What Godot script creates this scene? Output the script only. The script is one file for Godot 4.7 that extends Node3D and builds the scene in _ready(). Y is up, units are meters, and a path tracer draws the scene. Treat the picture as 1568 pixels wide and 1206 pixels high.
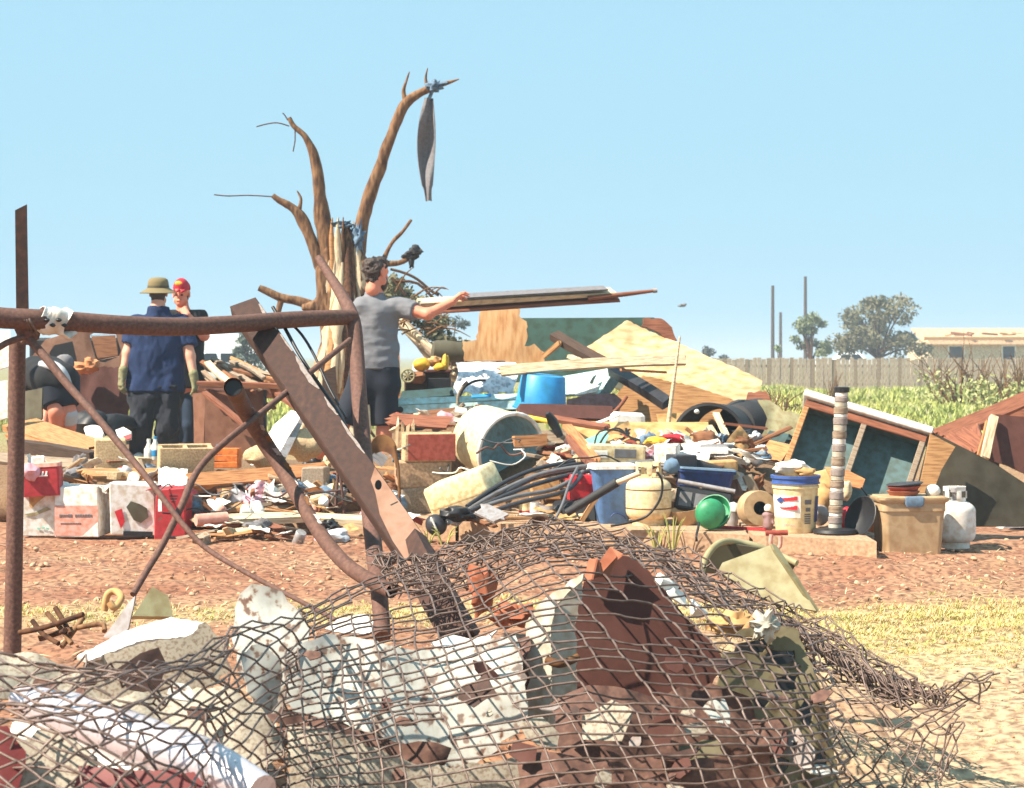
extends Node3D
# A storm-wrecked house on its slab, seen past a torn chain link fence.
const F := 3000.0      # focal length, in pixels of the 1568 x 1206 photograph
const EYE := 1.25      # height of the camera above the ground
const HZ := 545.0      # row of the horizon
const SLAB := 0.12     # top of the concrete slab

var rng := RandomNumberGenerator.new()
var fn := FastNoiseLite.new()
var T := {}
var M := {}
var used := {}

# ------------------------------------------------------------------ mesh building
class MB:
	var v := PackedVector3Array()
	var n := PackedVector3Array()
	var c := PackedColorArray()
	var ix := PackedInt32Array()
	var col := Color(1, 1, 1)
	var tinted := false

	func pt(p: Vector3, q: Vector3) -> int:
		v.append(p)
		n.append(q)
		if tinted:
			c.append(col)
		return v.size() - 1

	func tri(a: int, b: int, d: int) -> void:      # counterclockwise seen from outside
		ix.append(a)
		ix.append(d)
		ix.append(b)

	func face(ps: Array, away: Vector3) -> void:
		var nn: Vector3 = (ps[1] - ps[0]).cross(ps[2] - ps[0])
		if nn.length_squared() < 1e-16:
			return
		var flip := nn.dot(away) < 0.0
		nn = nn.normalized() * (-1.0 if flip else 1.0)
		var first := v.size()
		for p in ps:
			pt(p, nn)
		for i in range(1, ps.size() - 1):
			if flip:
				tri(first, first + i + 1, first + i)
			else:
				tri(first, first + i, first + i + 1)

	func box(t: Transform3D, size: Vector3, bev := 0.004, jit := 0.0, r: RandomNumberGenerator = null) -> void:
		var h := size * 0.5
		var b: float = min(bev, min(h.x, min(h.y, h.z)) * 0.6)
		var off := []
		for i in 8:
			off.append(Vector3(r.randfn(), r.randfn(), r.randfn()) * jit if jit > 0.0 and r else Vector3.ZERO)
		var q := func(i: int, k: int) -> Vector3:
			var s := Vector3(1 if i & 1 else -1, 1 if i & 2 else -1, 1 if i & 4 else -1)
			var w := Vector3(h.x - b, h.y - b, h.z - b)
			w[k] = h[k]
			return t * (s * w + off[i])
		for k in 3:
			var a1 := 1 << ((k + 1) % 3)
			var a2 := 1 << ((k + 2) % 3)
			for s in 2:
				var base: int = (1 << k) if s else 0
				var o := Vector3.ZERO
				o[k] = 1 if s else -1
				face([q.call(base, k), q.call(base | a1, k), q.call(base | a1 | a2, k), q.call(base | a2, k)], t.basis * o)
			if b > 0.0005:
				for s1 in 2:
					for s2 in 2:
						var i0: int = (a1 if s1 else 0) | (a2 if s2 else 0)
						var i1: int = i0 | (1 << k)
						var o := Vector3.ZERO
						o[(k + 1) % 3] = 1 if s1 else -1
						o[(k + 2) % 3] = 1 if s2 else -1
						var k1 := (k + 1) % 3
						var k2 := (k + 2) % 3
						face([q.call(i0, k1), q.call(i1, k1), q.call(i1, k2), q.call(i0, k2)], t.basis * o)
		if b > 0.0005:
			for i in 8:
				face([q.call(i, 0), q.call(i, 1), q.call(i, 2)], t.basis * Vector3(1 if i & 1 else -1, 1 if i & 2 else -1, 1 if i & 4 else -1))

	# a sawn board along x, bowed and with broken ends
	func board(l: float, th: float, w: float, r: RandomNumberGenerator) -> void:
		var bow := r.randfn() * minf(l * 0.006, 0.012)
		var side := r.randfn() * minf(l * 0.006, 0.012)
		var rows := []
		for i in 5:
			var f := i / 4.0 * 2.0 - 1.0
			var row := []
			for k in 4:
				var y := (th * 0.5) * (1 if k == 1 or k == 2 else -1)
				var z := (w * 0.5) * (1 if k >= 2 else -1)
				var x := f * l * 0.5
				if i == 0 or i == 4:
					x += r.randf_range(-0.25, 0.1) * w * f
				row.append(Vector3(x, y + bow * (1.0 - f * f) + r.randfn() * th * 0.02, z + side * (1.0 - f * f)))
			rows.append(row)
		for i in 4:
			for k in 4:
				var k2 := (k + 1) % 4
				var away := [Vector3(0, 0, -1), Vector3(0, 1, 0), Vector3(0, 0, 1), Vector3(0, -1, 0)]
				face([rows[i][k], rows[i + 1][k], rows[i + 1][k2], rows[i][k2]], away[k])
		for e in [0, 4]:
			var q: Array = rows[e]
			var o := Vector3(-1 if e == 0 else 1, 0, 0)
			face([q[0], q[1], q[2], q[3]], o)
			var z0 := 0.0
			for s in 3:
				var z1 := z0 + r.randf_range(0.12, 0.4)
				if z1 > 1.0: break
				if r.randf() < 0.6:
					var a: Vector3 = q[0].lerp(q[3], z0)
					var b: Vector3 = q[0].lerp(q[3], z1)
					var c: Vector3 = q[1].lerp(q[2], z1)
					var d: Vector3 = q[1].lerp(q[2], z0)
					var tip: Vector3 = (a + b + c + d) * 0.25 + o * r.randf_range(0.2, 0.7) * w * 0.6
					face([a, b, tip], Vector3(0, -1, 0))
					face([d, c, tip], Vector3(0, 1, 0))
					face([a, d, tip], Vector3(0, 0, -1))
					face([b, c, tip], Vector3(0, 0, 1))
				z0 = z1

	func tube(ps: Array, rad, sides := 7, caps := true, noise: FastNoiseLite = null, amp := 0.0) -> void:
		var m := ps.size()
		var up := Vector3(0.31, 0.87, 0.22)
		var rings := []
		var dirs := []
		for i in m:
			var d: Vector3 = (ps[min(i + 1, m - 1)] - ps[max(i - 1, 0)]).normalized()
			dirs.append(d)
			if i == 0 and absf(d.dot(up.normalized())) > 0.95:
				up = Vector3(1, 0.1, 0)
			up = (up - d * up.dot(d)).normalized()
			var side := d.cross(up)
			var rr := 0.0
			if rad is Array:
				var fi: float = i / float(m - 1) * (rad.size() - 1)
				var ki: int = min(int(fi), rad.size() - 1)
				rr = lerpf(rad[ki], rad[min(ki + 1, rad.size() - 1)], fi - ki)
			else:
				rr = rad
			var first := v.size()
			for k in sides:
				var a := TAU * k / sides
				var o := up * cos(a) + side * sin(a)
				var p: Vector3 = ps[i] + o * rr
				if noise:
					p += o * noise.get_noise_3dv(p * 100.0) * amp * rr
				pt(p, o)
			rings.append(first)
		for i in m - 1:
			for k in sides:
				var k2 := (k + 1) % sides
				var a: int = rings[i]
				var b: int = rings[i + 1]
				tri(a + k, b + k2, b + k)
				tri(a + k, a + k2, b + k2)
		if caps:
			for e in [0, m - 1]:
				var poly := []
				for k in sides:
					poly.append(v[rings[e] + k])
				face(poly, dirs[e] * (-1 if e == 0 else 1))

	func loft(t: Transform3D, rings: Array, closed_a := true, closed_b := true, crease := 0.7) -> void:
		# rings: arrays of points, equally many each, counterclockwise seen from +y, from the bottom up
		var m := rings.size()
		var k: int = rings[0].size()
		var strip := []
		for i in m - 1:
			var ns := PackedVector3Array()
			for j in k:
				var along: Vector3 = rings[i + 1][j] - rings[i][j]
				var tang: Vector3 = (rings[i][(j + 1) % k] - rings[i][(j + k - 1) % k]) + (rings[i + 1][(j + 1) % k] - rings[i + 1][(j + k - 1) % k])
				ns.append(tang.cross(along).normalized() * -1.0)
			strip.append(ns)
		for i in m - 1:
			var first := v.size()
			for e in 2:
				var nb: int = i - 1 if e == 0 else i + 1
				for j in k:
					var nn: Vector3 = strip[i][j]
					if nb >= 0 and nb < m - 1 and nn.dot(strip[nb][j]) > crease:
						nn = (nn + strip[nb][j]).normalized()
					pt(t * rings[i + e][j], (t.basis * -nn).normalized())
			for j in k:
				var j2 := (j + 1) % k
				tri(first + j, first + j2, first + k + j2)
				tri(first + j, first + k + j2, first + k + j)
		for e in 2:
			if (closed_a if e == 0 else closed_b):
				var ring: Array = rings[0 if e == 0 else m - 1]
				var poly := []
				for p in ring:
					poly.append(t * p)
				face(poly, t.basis * Vector3(0, -1 if e == 0 else 1, 0))

	func lathe(t: Transform3D, prof: Array, segs := 20, closed_a := true, closed_b := true, crease := 0.7) -> void:
		var rings := []
		for p in prof:
			var ring := []
			for j in segs:
				var a := -TAU * j / segs
				ring.append(Vector3(cos(a) * p[0], p[1], sin(a) * p[0]))
			rings.append(ring)
		loft(t, rings, closed_a, closed_b, crease)

	func rrect(t: Transform3D, secs: Array, closed_a := true, closed_b := true, crease := 0.8) -> void:
		# secs: [y, half width, half depth, corner radius, x shift, z shift]
		var rings := []
		for s in secs:
			var ring := []
			var r: float = min(s[3], min(s[1], s[2]))
			for q in 4:
				var cx: float = (s[1] - r) * (1 if q == 0 or q == 3 else -1)
				var cz: float = (s[2] - r) * (1 if q >= 2 else -1)
				for i in 4:
					var a := (q + i / 3.0) * PI * 0.5
					ring.append(Vector3(cx + cos(a) * r + (s[4] if s.size() > 4 else 0.0), s[0], cz - sin(a) * r + (s[5] if s.size() > 5 else 0.0)))
			rings.append(ring)
		loft(t, rings, closed_a, closed_b, crease)

	func arc(t: Transform3D, r0: float, y0: float, r1: float, y1: float, a0: float, a1: float, th := 0.002) -> void:
		# a curved label: from angle a0 to a1 (degrees from +z towards +x), proud of the surface by th
		var n_seg := 6
		var inner := []
		for i in n_seg + 1:
			var a := deg_to_rad(lerpf(a0, a1, i / float(n_seg)))
			inner.append(Vector3(sin(a), 0, cos(a)))
		for i in n_seg:
			var p: Vector3 = inner[i]
			var q: Vector3 = inner[i + 1]
			var y := Vector3.UP
			face([t * (p * (r0 + th) + y * y0), t * (q * (r0 + th) + y * y0), t * (q * (r1 + th) + y * y1), t * (p * (r1 + th) + y * y1)], t.basis * (p + q))
			face([t * (p * (r1 + th) + y * y1), t * (q * (r1 + th) + y * y1), t * (q * (r1 - th) + y * y1), t * (p * (r1 - th) + y * y1)], t.basis * y)

	func lump(ce: Vector3, rad: Vector3, noise: FastNoiseLite, amp := 0.3, freq := 1.0, lat := 9, lon := 14) -> void:
		var rings := []
		for i in lat + 1:
			var th := PI * i / lat
			var ring := []
			for j in lon:
				var ph := -TAU * j / lon
				var d := Vector3(sin(th) * cos(ph), -cos(th), sin(th) * sin(ph))
				var k := 1.0 + amp * noise.get_noise_3dv((d * freq + ce * 3.7) * 60.0)
				ring.append(ce + d * rad * k)
			rings.append(ring)
		loft(Transform3D(), rings, false, false, 0.3)

	func grid(nu: int, nv: int, f: Callable, th := 0.004) -> void:
		var ps := []
		for j in nv + 1:
			for i in nu + 1:
				ps.append(f.call(i / float(nu), j / float(nv)))
		var w := nu + 1
		var ns := []
		for j in nv + 1:
			for i in w:
				var du: Vector3 = ps[j * w + min(i + 1, nu)] - ps[j * w + max(i - 1, 0)]
				var dv: Vector3 = ps[min(j + 1, nv) * w + i] - ps[max(j - 1, 0) * w + i]
				ns.append(du.cross(dv).normalized())
		for s in [1.0, -1.0]:
			var first := v.size()
			for k in ps.size():
				pt(ps[k] + ns[k] * th * 0.5 * s, ns[k] * s)
			for j in nv:
				for i in nu:
					var a: int = first + j * w + i
					if s > 0:
						tri(a, a + 1, a + w + 1)
						tri(a, a + w + 1, a + w)
					else:
						tri(a, a + w + 1, a + 1)
						tri(a, a + w, a + w + 1)
		var edge := []
		for i in nu: edge.append([i, i + 1])
		for i in nu: edge.append([nv * w + i, nv * w + i + 1])
		for j in nv: edge.append([j * w, (j + 1) * w])
		for j in nv: edge.append([j * w + nu, (j + 1) * w + nu])
		for e in edge:
			var a: int = e[0]
			var b: int = e[1]
			face([ps[a] + ns[a] * th * 0.5, ps[b] + ns[b] * th * 0.5, ps[b] - ns[b] * th * 0.5, ps[a] - ns[a] * th * 0.5], Vector3(0, 1, 0.1))

	func sheet(outline: PackedVector2Array, th: float, step: float, warp: Callable, holes: Array = []) -> void:
		# a plate in the local xy plane, bent by warp(x, y) -> z, torn where the outline says
		var inner := PackedVector2Array()
		var lo := outline[0]
		var hi := outline[0]
		for p in outline:
			lo = lo.min(p)
			hi = hi.max(p)
		var all := PackedVector2Array()
		var m := outline.size()
		for i in m:
			var a := outline[i]
			var b := outline[(i + 1) % m]
			var parts: int = max(1, int(a.distance_to(b) / step))
			for k in parts:
				all.append(a.lerp(b, k / float(parts)))
		var ring := all.size()
		for hole in holes:
			for i in hole.size():
				all.append(hole[i])
		var y := lo.y + step * 0.6
		var row := 0
		while y < hi.y:
			var x := lo.x + step * (0.6 if row % 2 else 0.2)
			while x < hi.x:
				var p := Vector2(x, y)
				if Geometry2D.is_point_in_polygon(p, outline):
					var ok := true
					for i in m:
						if Geometry2D.get_closest_point_to_segment(p, outline[i], outline[(i + 1) % m]).distance_to(p) < step * 0.4:
							ok = false
							break
					for hole in holes:
						if ok and Geometry2D.is_point_in_polygon(p, hole):
							ok = false
					if ok:
						all.append(p)
				x += step
			y += step
			row += 1
		var bound := PackedVector2Array()
		for i in ring:
			bound.append(all[i])
		var tr := Geometry2D.triangulate_delaunay(all)
		var e := step * 0.25
		for s in [1.0, -1.0]:
			var first := v.size()
			for p in all:
				var z: float = warp.call(p.x, p.y)
				var nn := Vector3(z - warp.call(p.x + e, p.y), z - warp.call(p.x, p.y + e), e).normalized()
				pt(Vector3(p.x, p.y, z + th * 0.5 * s), nn * s)
			for k in range(0, tr.size(), 3):
				var a := all[tr[k]]
				var b := all[tr[k + 1]]
				var d := all[tr[k + 2]]
				var g := (a + b + d) / 3.0
				if not Geometry2D.is_point_in_polygon(g, bound):
					continue
				var skip := false
				for hole in holes:
					if Geometry2D.is_point_in_polygon(g, hole):
						skip = true
				if skip:
					continue
				var ccw := (b - a).cross(d - a) > 0
				if ccw == (s > 0):
					tri(first + tr[k], first + tr[k + 1], first + tr[k + 2])
				else:
					tri(first + tr[k], first + tr[k + 2], first + tr[k + 1])
		var loops := [bound]
		for hole in holes:
			loops.append(hole)
		for lp in loops:
			var g := Vector2.ZERO
			for p in lp:
				g += p / lp.size()
			for i in lp.size():
				var a: Vector2 = lp[i]
				var b: Vector2 = lp[(i + 1) % lp.size()]
				var za: float = warp.call(a.x, a.y)
				var zb: float = warp.call(b.x, b.y)
				var o := (a + b) * 0.5 - g
				face([Vector3(a.x, a.y, za + th * 0.5), Vector3(b.x, b.y, zb + th * 0.5), Vector3(b.x, b.y, zb - th * 0.5), Vector3(a.x, a.y, za - th * 0.5)], Vector3(o.x, o.y, 0.01))

	func mesh() -> ArrayMesh:
		var a := []
		a.resize(Mesh.ARRAY_MAX)
		a[Mesh.ARRAY_VERTEX] = v
		a[Mesh.ARRAY_NORMAL] = n
		if tinted:
			a[Mesh.ARRAY_COLOR] = c
		a[Mesh.ARRAY_INDEX] = ix
		var am := ArrayMesh.new()
		am.add_surface_from_arrays(Mesh.PRIMITIVE_TRIANGLES, a)
		return am

	func moved(t: Transform3D) -> MB:
		for i in v.size():
			v[i] = t * v[i]
			n[i] = (t.basis * n[i]).normalized()
		return self

	func add(o: MB) -> MB:
		var first := v.size()
		v.append_array(o.v)
		n.append_array(o.n)
		for i in o.ix:
			ix.append(i + first)
		return self

	# a body: smooth union of tapered capsules, meshed with surface nets.
	# bones: [from, to, radius, radius, flat end?]; planes: keep what lies behind each
	func nets(bones: Array, cell: float, k: float, planes: Array = [], noise: FastNoiseLite = null, amp := 0.0, nfreq = 100.0) -> void:
		var lo := Vector3(1e9, 1e9, 1e9)
		var hi := -lo
		for b in bones:
			var r: float = max(b[2], b[3]) + cell * 2.5 + amp
			for e in 2:
				lo = lo.min(b[e] - Vector3(r, r, r))
				hi = hi.max(b[e] + Vector3(r, r, r))
		var nx := int((hi.x - lo.x) / cell) + 2
		var ny := int((hi.y - lo.y) / cell) + 2
		var nz := int((hi.z - lo.z) / cell) + 2
		var fld := PackedFloat32Array()
		fld.resize(nx * ny * nz)
		fld.fill(1.0)
		for b in bones:
			var a: Vector3 = b[0]
			var d: Vector3 = b[1] - b[0]
			var l2: float = max(d.length_squared(), 1e-9)
			var dn := d.normalized()
			var flat: bool = b.size() > 4 and b[4]
			var r0: float = b[2]
			var r1: float = b[3]
			var rr: float = max(r0, r1) + k + cell * 2.0
			var p0: Vector3 = (b[0].min(b[1]) - Vector3(rr, rr, rr) - lo) / cell
			var p1: Vector3 = (b[0].max(b[1]) + Vector3(rr, rr, rr) - lo) / cell
			for iz in range(max(0, int(p0.z)), min(nz, int(p1.z) + 1)):
				for iy in range(max(0, int(p0.y)), min(ny, int(p1.y) + 1)):
					for jx in range(max(0, int(p0.x)), min(nx, int(p1.x) + 1)):
						var p := lo + Vector3(jx, iy, iz) * cell
						var q := p - a
						var h: float = clampf(q.dot(d) / l2, 0.0, 1.0)
						var s: float = (q - d * h).length() - lerpf(r0, r1, h)
						if flat:
							s = maxf(s, (q - d).dot(dn))
						var at := (iz * ny + iy) * nx + jx
						var o := fld[at]
						var w: float = clampf(0.5 + 0.5 * (o - s) / k, 0.0, 1.0)
						fld[at] = lerpf(o, s, w) - k * w * (1.0 - w)
		if planes.size() or noise:
			for iz in nz:
				for iy in ny:
					for jx in nx:
						var at := (iz * ny + iy) * nx + jx
						if fld[at] > 0.2:
							continue
						var p := lo + Vector3(jx, iy, iz) * cell
						if noise:
							fld[at] += amp * noise.get_noise_3dv(p * nfreq)
						for pl in planes:
							fld[at] = maxf(fld[at], pl.distance_to(p))
		var id := PackedInt32Array()
		id.resize(nx * ny * nz)
		id.fill(-1)
		var offs := [0, 1, nx, nx + 1, nx * ny, nx * ny + 1, nx * ny + nx, nx * ny + nx + 1]
		var cn := [Vector3(0, 0, 0), Vector3(1, 0, 0), Vector3(0, 1, 0), Vector3(1, 1, 0), Vector3(0, 0, 1), Vector3(1, 0, 1), Vector3(0, 1, 1), Vector3(1, 1, 1)]
		var ed := [0, 1, 2, 3, 4, 5, 6, 7, 0, 2, 1, 3, 4, 6, 5, 7, 0, 4, 1, 5, 2, 6, 3, 7]
		var base := v.size()
		for iz in nz - 1:
			for iy in ny - 1:
				for jx in nx - 1:
					var at := (iz * ny + iy) * nx + jx
					if fld[at] > cell * 3.0:
						continue
					var bits := 0
					for q in 8:
						if fld[at + offs[q]] < 0.0:
							bits |= 1 << q
					if bits == 0 or bits == 255:
						continue
					var sum := Vector3.ZERO
					var cnt := 0
					for q in 12:
						var i0: int = ed[q * 2]
						var i1: int = ed[q * 2 + 1]
						if ((bits >> i0) & 1) != ((bits >> i1) & 1):
							var f0: float = fld[at + offs[i0]]
							var f1: float = fld[at + offs[i1]]
							sum += cn[i0].lerp(cn[i1], f0 / (f0 - f1))
							cnt += 1
					var g := Vector3(fld[at + 1] + fld[at + nx + 1] - fld[at] - fld[at + nx], fld[at + nx] + fld[at + nx + 1] - fld[at] - fld[at + 1], fld[at + nx * ny] + fld[at + nx * ny + nx] - fld[at] - fld[at + nx])
					id[at] = pt(lo + (Vector3(jx, iy, iz) + sum / cnt) * cell, g.normalized())
		for iz in range(1, nz - 1):
			for iy in range(1, ny - 1):
				for jx in range(1, nx - 1):
					var at := (iz * ny + iy) * nx + jx
					if id[at] < 0:
						continue
					var inside := fld[at] < 0.0
					for ax in 3:
						var s1: int = [1, nx, nx * ny][ax]
						if (fld[at + s1] < 0.0) == inside:
							continue
						var s2: int = [nx, nx * ny, 1][ax]
						var s3: int = [nx * ny, 1, nx][ax]
						var a := id[at]
						var b := id[at - s2]
						var cc := id[at - s2 - s3]
						var d := id[at - s3]
						if b < 0 or cc < 0 or d < 0:
							continue
						if inside:
							tri(a, b, cc)
							tri(a, cc, d)
						else:
							tri(a, cc, b)
							tri(a, d, cc)
		if base == v.size():
			push_warning("empty body")

# ------------------------------------------------------------------ places
func P(px: float, py: float, d: float) -> Vector3:
	return Vector3((px - 784.0) / F * d, EYE - (py - HZ) / F * d, -d)

func V(a: Array) -> Vector3:
	return P(a[0], a[1], a[2])

func B(px: float, py: float, h := SLAB) -> Vector3:      # where the line of sight meets the level h
	return P(px, py, F * (EYE - h) / (py - HZ))

func path(list: Array, d: float) -> Array:               # [px, py] or [px, py, depth]
	var r := []
	for q in list:
		r.append(P(q[0], q[1], q[2] if q.size() > 2 else d))
	return r

func smooth(ps: Array, n := 3) -> Array:
	var r := []
	var m := ps.size()
	for i in m - 1:
		for k in n:
			r.append(ps[i].cubic_interpolate(ps[i + 1], ps[max(i - 1, 0)], ps[min(i + 2, m - 1)], k / float(n)))
	r.append(ps[m - 1])
	return r

func radii(list: Array, n: int, total: int) -> Array:
	var r := []
	for i in total:
		var f := i / float(total - 1) * (list.size() - 1)
		var k: int = min(int(f), list.size() - 2)
		r.append(lerpf(list[k], list[k + 1], f - k))
	return r

func turn(p: Vector3, yaw := 0.0, pitch := 0.0, roll := 0.0) -> Transform3D:   # degrees
	return Transform3D(Basis.from_euler(Vector3(deg_to_rad(pitch), deg_to_rad(yaw), deg_to_rad(roll))), p)

# ------------------------------------------------------------------ naming
func numbered(called: String) -> String:
	var k: int = used.get(called, 0)
	used[called] = k + 1
	return called if k == 0 else "%s_%03d" % [called, k]

func tag(o: Node3D, label: String, cat := "", group := "", kind := "") -> Node3D:
	if label: o.set_meta("label", label)
	if cat: o.set_meta("category", cat)
	if group: o.set_meta("group", group)
	if kind: o.set_meta("kind", kind)
	return o

func thing(called: String, label: String, cat: String, t: Transform3D, group := "") -> Node3D:
	var o := Node3D.new()
	o.name = numbered(called)
	add_child(o)
	o.transform = t
	return tag(o, label, cat, group)

func at(p: Vector3) -> Transform3D:
	return Transform3D(Basis(), p)

func part(owner_: Node3D, called: String, mb: MB, m: Material, world := false) -> MeshInstance3D:
	if world:
		mb.moved(full(owner_).affine_inverse())
	var o := MeshInstance3D.new()
	o.name = called
	o.mesh = mb.mesh()
	o.material_override = m
	owner_.add_child(o, true)
	return o

func full(o: Node3D) -> Transform3D:
	var t := o.transform
	var p := o.get_parent()
	while p != self and p is Node3D:
		t = p.transform * t
		p = p.get_parent()
	return t

func solo(called: String, label: String, cat: String, mb: MB, m: Material, t: Transform3D, world := false, group := "") -> MeshInstance3D:
	if world:
		mb.moved(t.affine_inverse())
	var o := MeshInstance3D.new()
	o.name = numbered(called)
	o.mesh = mb.mesh()
	o.material_override = m
	add_child(o)
	o.transform = t
	tag(o, label, cat, group)
	return o

func struct(called: String, mb: MB, m: Material) -> MeshInstance3D:
	var o := MeshInstance3D.new()
	o.name = numbered(called)
	o.mesh = mb.mesh()
	o.material_override = m
	add_child(o)
	o.set_meta("kind", "structure")
	return o

func dup(o: Node3D, t: Transform3D, label := "", group := "") -> Node3D:
	var c: Node3D = o.duplicate()
	var re := RegEx.create_from_string("_[0-9]{3}$")
	c.name = numbered(re.sub(o.name, ""))
	add_child(c)
	c.transform = t
	if label: c.set_meta("label", label)
	if group: c.set_meta("group", group)
	return c

# a frame whose x runs from a to b, y as near to up as can be
func along(a: Vector3, b: Vector3, roll := 0.0, up := Vector3.UP) -> Transform3D:
	var x := (b - a).normalized()
	if absf(x.dot(up)) > 0.97:
		up = Vector3(0.2, 0, 1)
	var z := x.cross(up).normalized()
	var y := z.cross(x)
	return Transform3D(Basis(x, y, z).rotated(x, deg_to_rad(roll)), (a + b) * 0.5)

func plank(called: String, label: String, cat: String, a: Vector3, b: Vector3, w: float, th: float, m: Material, roll := 0.0, group := "") -> MeshInstance3D:
	var mb := MB.new()
	mb.board(a.distance_to(b), th, w, rng)
	return solo(called, label, cat, mb, m, along(a, b, roll), false, group)

func rod(called: String, label: String, cat: String, ps: Array, r, m: Material, sides := 8, group := "") -> MeshInstance3D:
	var mb := MB.new()
	mb.tube(ps, r, sides)
	return solo(called, label, cat, mb, m, at((ps[0] + ps[ps.size() - 1]) * 0.5), true, group)

# a plate: outline given as lines of sight, met with the plane through p with the normal nrm
func plate_frame(p: Vector3, nrm: Vector3) -> Transform3D:
	var z := nrm.normalized()
	var x := Vector3.UP.cross(z)
	x = Vector3.RIGHT if x.length() < 0.05 else x.normalized()
	return Transform3D(Basis(x, z.cross(x), z), p)

func outline(t: Transform3D, px: Array, torn := 0.0) -> PackedVector2Array:
	var r := PackedVector2Array()
	var eye := Vector3(0, EYE, 0)
	var raw := PackedVector2Array()
	for q in px:
		var d := P(q[0], q[1], 1.0) - eye
		var s := (t.origin - eye).dot(t.basis.z) / d.dot(t.basis.z)
		var l := t.affine_inverse() * (eye + d * s)
		raw.append(Vector2(l.x, l.y))
	if torn <= 0.0:
		return raw
	for i in raw.size():
		var a := raw[i]
		var b := raw[(i + 1) % raw.size()]
		var k: int = clampi(int(a.distance_to(b) / (torn * 3.0)), 1, 14)
		for j in k:
			var p := a.lerp(b, j / float(k))
			if j > 0:
				p += Vector2(rng.randf_range(-1, 1), rng.randf_range(-1, 1)) * torn
			r.append(p)
	return r

func plate_mb(t: Transform3D, px: Array, th: float, warp := 0.0, torn := 0.0, wf := 1.0, step := 0.0) -> MB:
	var o := outline(t, px, torn)
	var mb := MB.new()
	var big := 0.0
	for p in o:
		big = max(big, p.distance_to(o[0]))
	var off := rng.randf() * 100.0
	var f := func(x: float, y: float) -> float:
		return fn.get_noise_2d(x * 100.0 * wf + off, y * 100.0 * wf) * warp if warp > 0.0 else 0.0
	mb.sheet(o, th, (step if step > 0.0 else (big / 9.0 if warp > 0.0 else big)), f)
	return mb

func plate(called: String, label: String, cat: String, px: Array, p: Vector3, nrm: Vector3, th: float, m: Material, warp := 0.0, torn := 0.0, wf := 1.0) -> MeshInstance3D:
	var t := plate_frame(p, nrm)
	return solo(called, label, cat, plate_mb(t, px, th, warp, torn, wf), m, t)

func plate_part(o: Node3D, called: String, px: Array, p: Vector3, nrm: Vector3, th: float, m: Material, warp := 0.0, torn := 0.0) -> MeshInstance3D:
	var t := plate_frame(p, nrm)
	var r := part(o, called, plate_mb(t, px, th, warp, torn), m)
	r.transform = full(o).affine_inverse() * t
	return r

# ------------------------------------------------------------------ materials
func ramp(seed_: int, freq: float, stops: Array, size := 256, kind := FastNoiseLite.TYPE_SIMPLEX_SMOOTH, oct := 5) -> ImageTexture:
	var nz := FastNoiseLite.new()
	nz.seed = seed_
	nz.frequency = freq
	nz.noise_type = kind
	nz.fractal_octaves = oct
	var src := nz.get_seamless_image(size, size, false, false, 0.15)
	var g := Gradient.new()
	g.offsets = PackedFloat32Array()
	g.colors = PackedColorArray()
	for s in stops:
		g.add_point(s[0], Color(s[1]))
	var lut := []
	for i in 256:
		lut.append(g.sample(i / 255.0))
	var im := Image.create(size, size, true, Image.FORMAT_RGB8)
	var raw := src.get_data()
	for y in size:
		for x in size:
			im.set_pixel(x, y, lut[raw[y * size + x]])
	im.generate_mipmaps()
	return ImageTexture.create_from_image(im)

func mat(called: String, hex: String, rough: float, tex := "", scale := Vector3.ONE, opt := {}) -> StandardMaterial3D:
	var m := StandardMaterial3D.new()
	m.resource_name = called
	m.albedo_color = Color(hex)
	m.roughness = rough
	m.metallic = opt.get("metal", 0.0)
	if tex:
		m.albedo_texture = T[tex]
	m.uv1_triplanar = true
	m.uv1_scale = scale
	if opt.has("relief"):
		m.heightmap_enabled = true
		m.heightmap_texture = T[opt.get("rtex", "grey")]
		m.heightmap_scale = opt.relief
	if opt.has("clear"):
		m.clearcoat_enabled = true
		m.clearcoat = opt.clear
		m.clearcoat_roughness = 0.25
	if opt.has("spec"):
		m.metallic_specular = opt.spec
	if opt.has("back"):
		m.backlight_enabled = true
		m.backlight = Color(opt.back)
	if opt.has("tint"):
		m.vertex_color_use_as_albedo = true
	m.cull_mode = BaseMaterial3D.CULL_DISABLED
	M[called] = m
	return m

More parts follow.
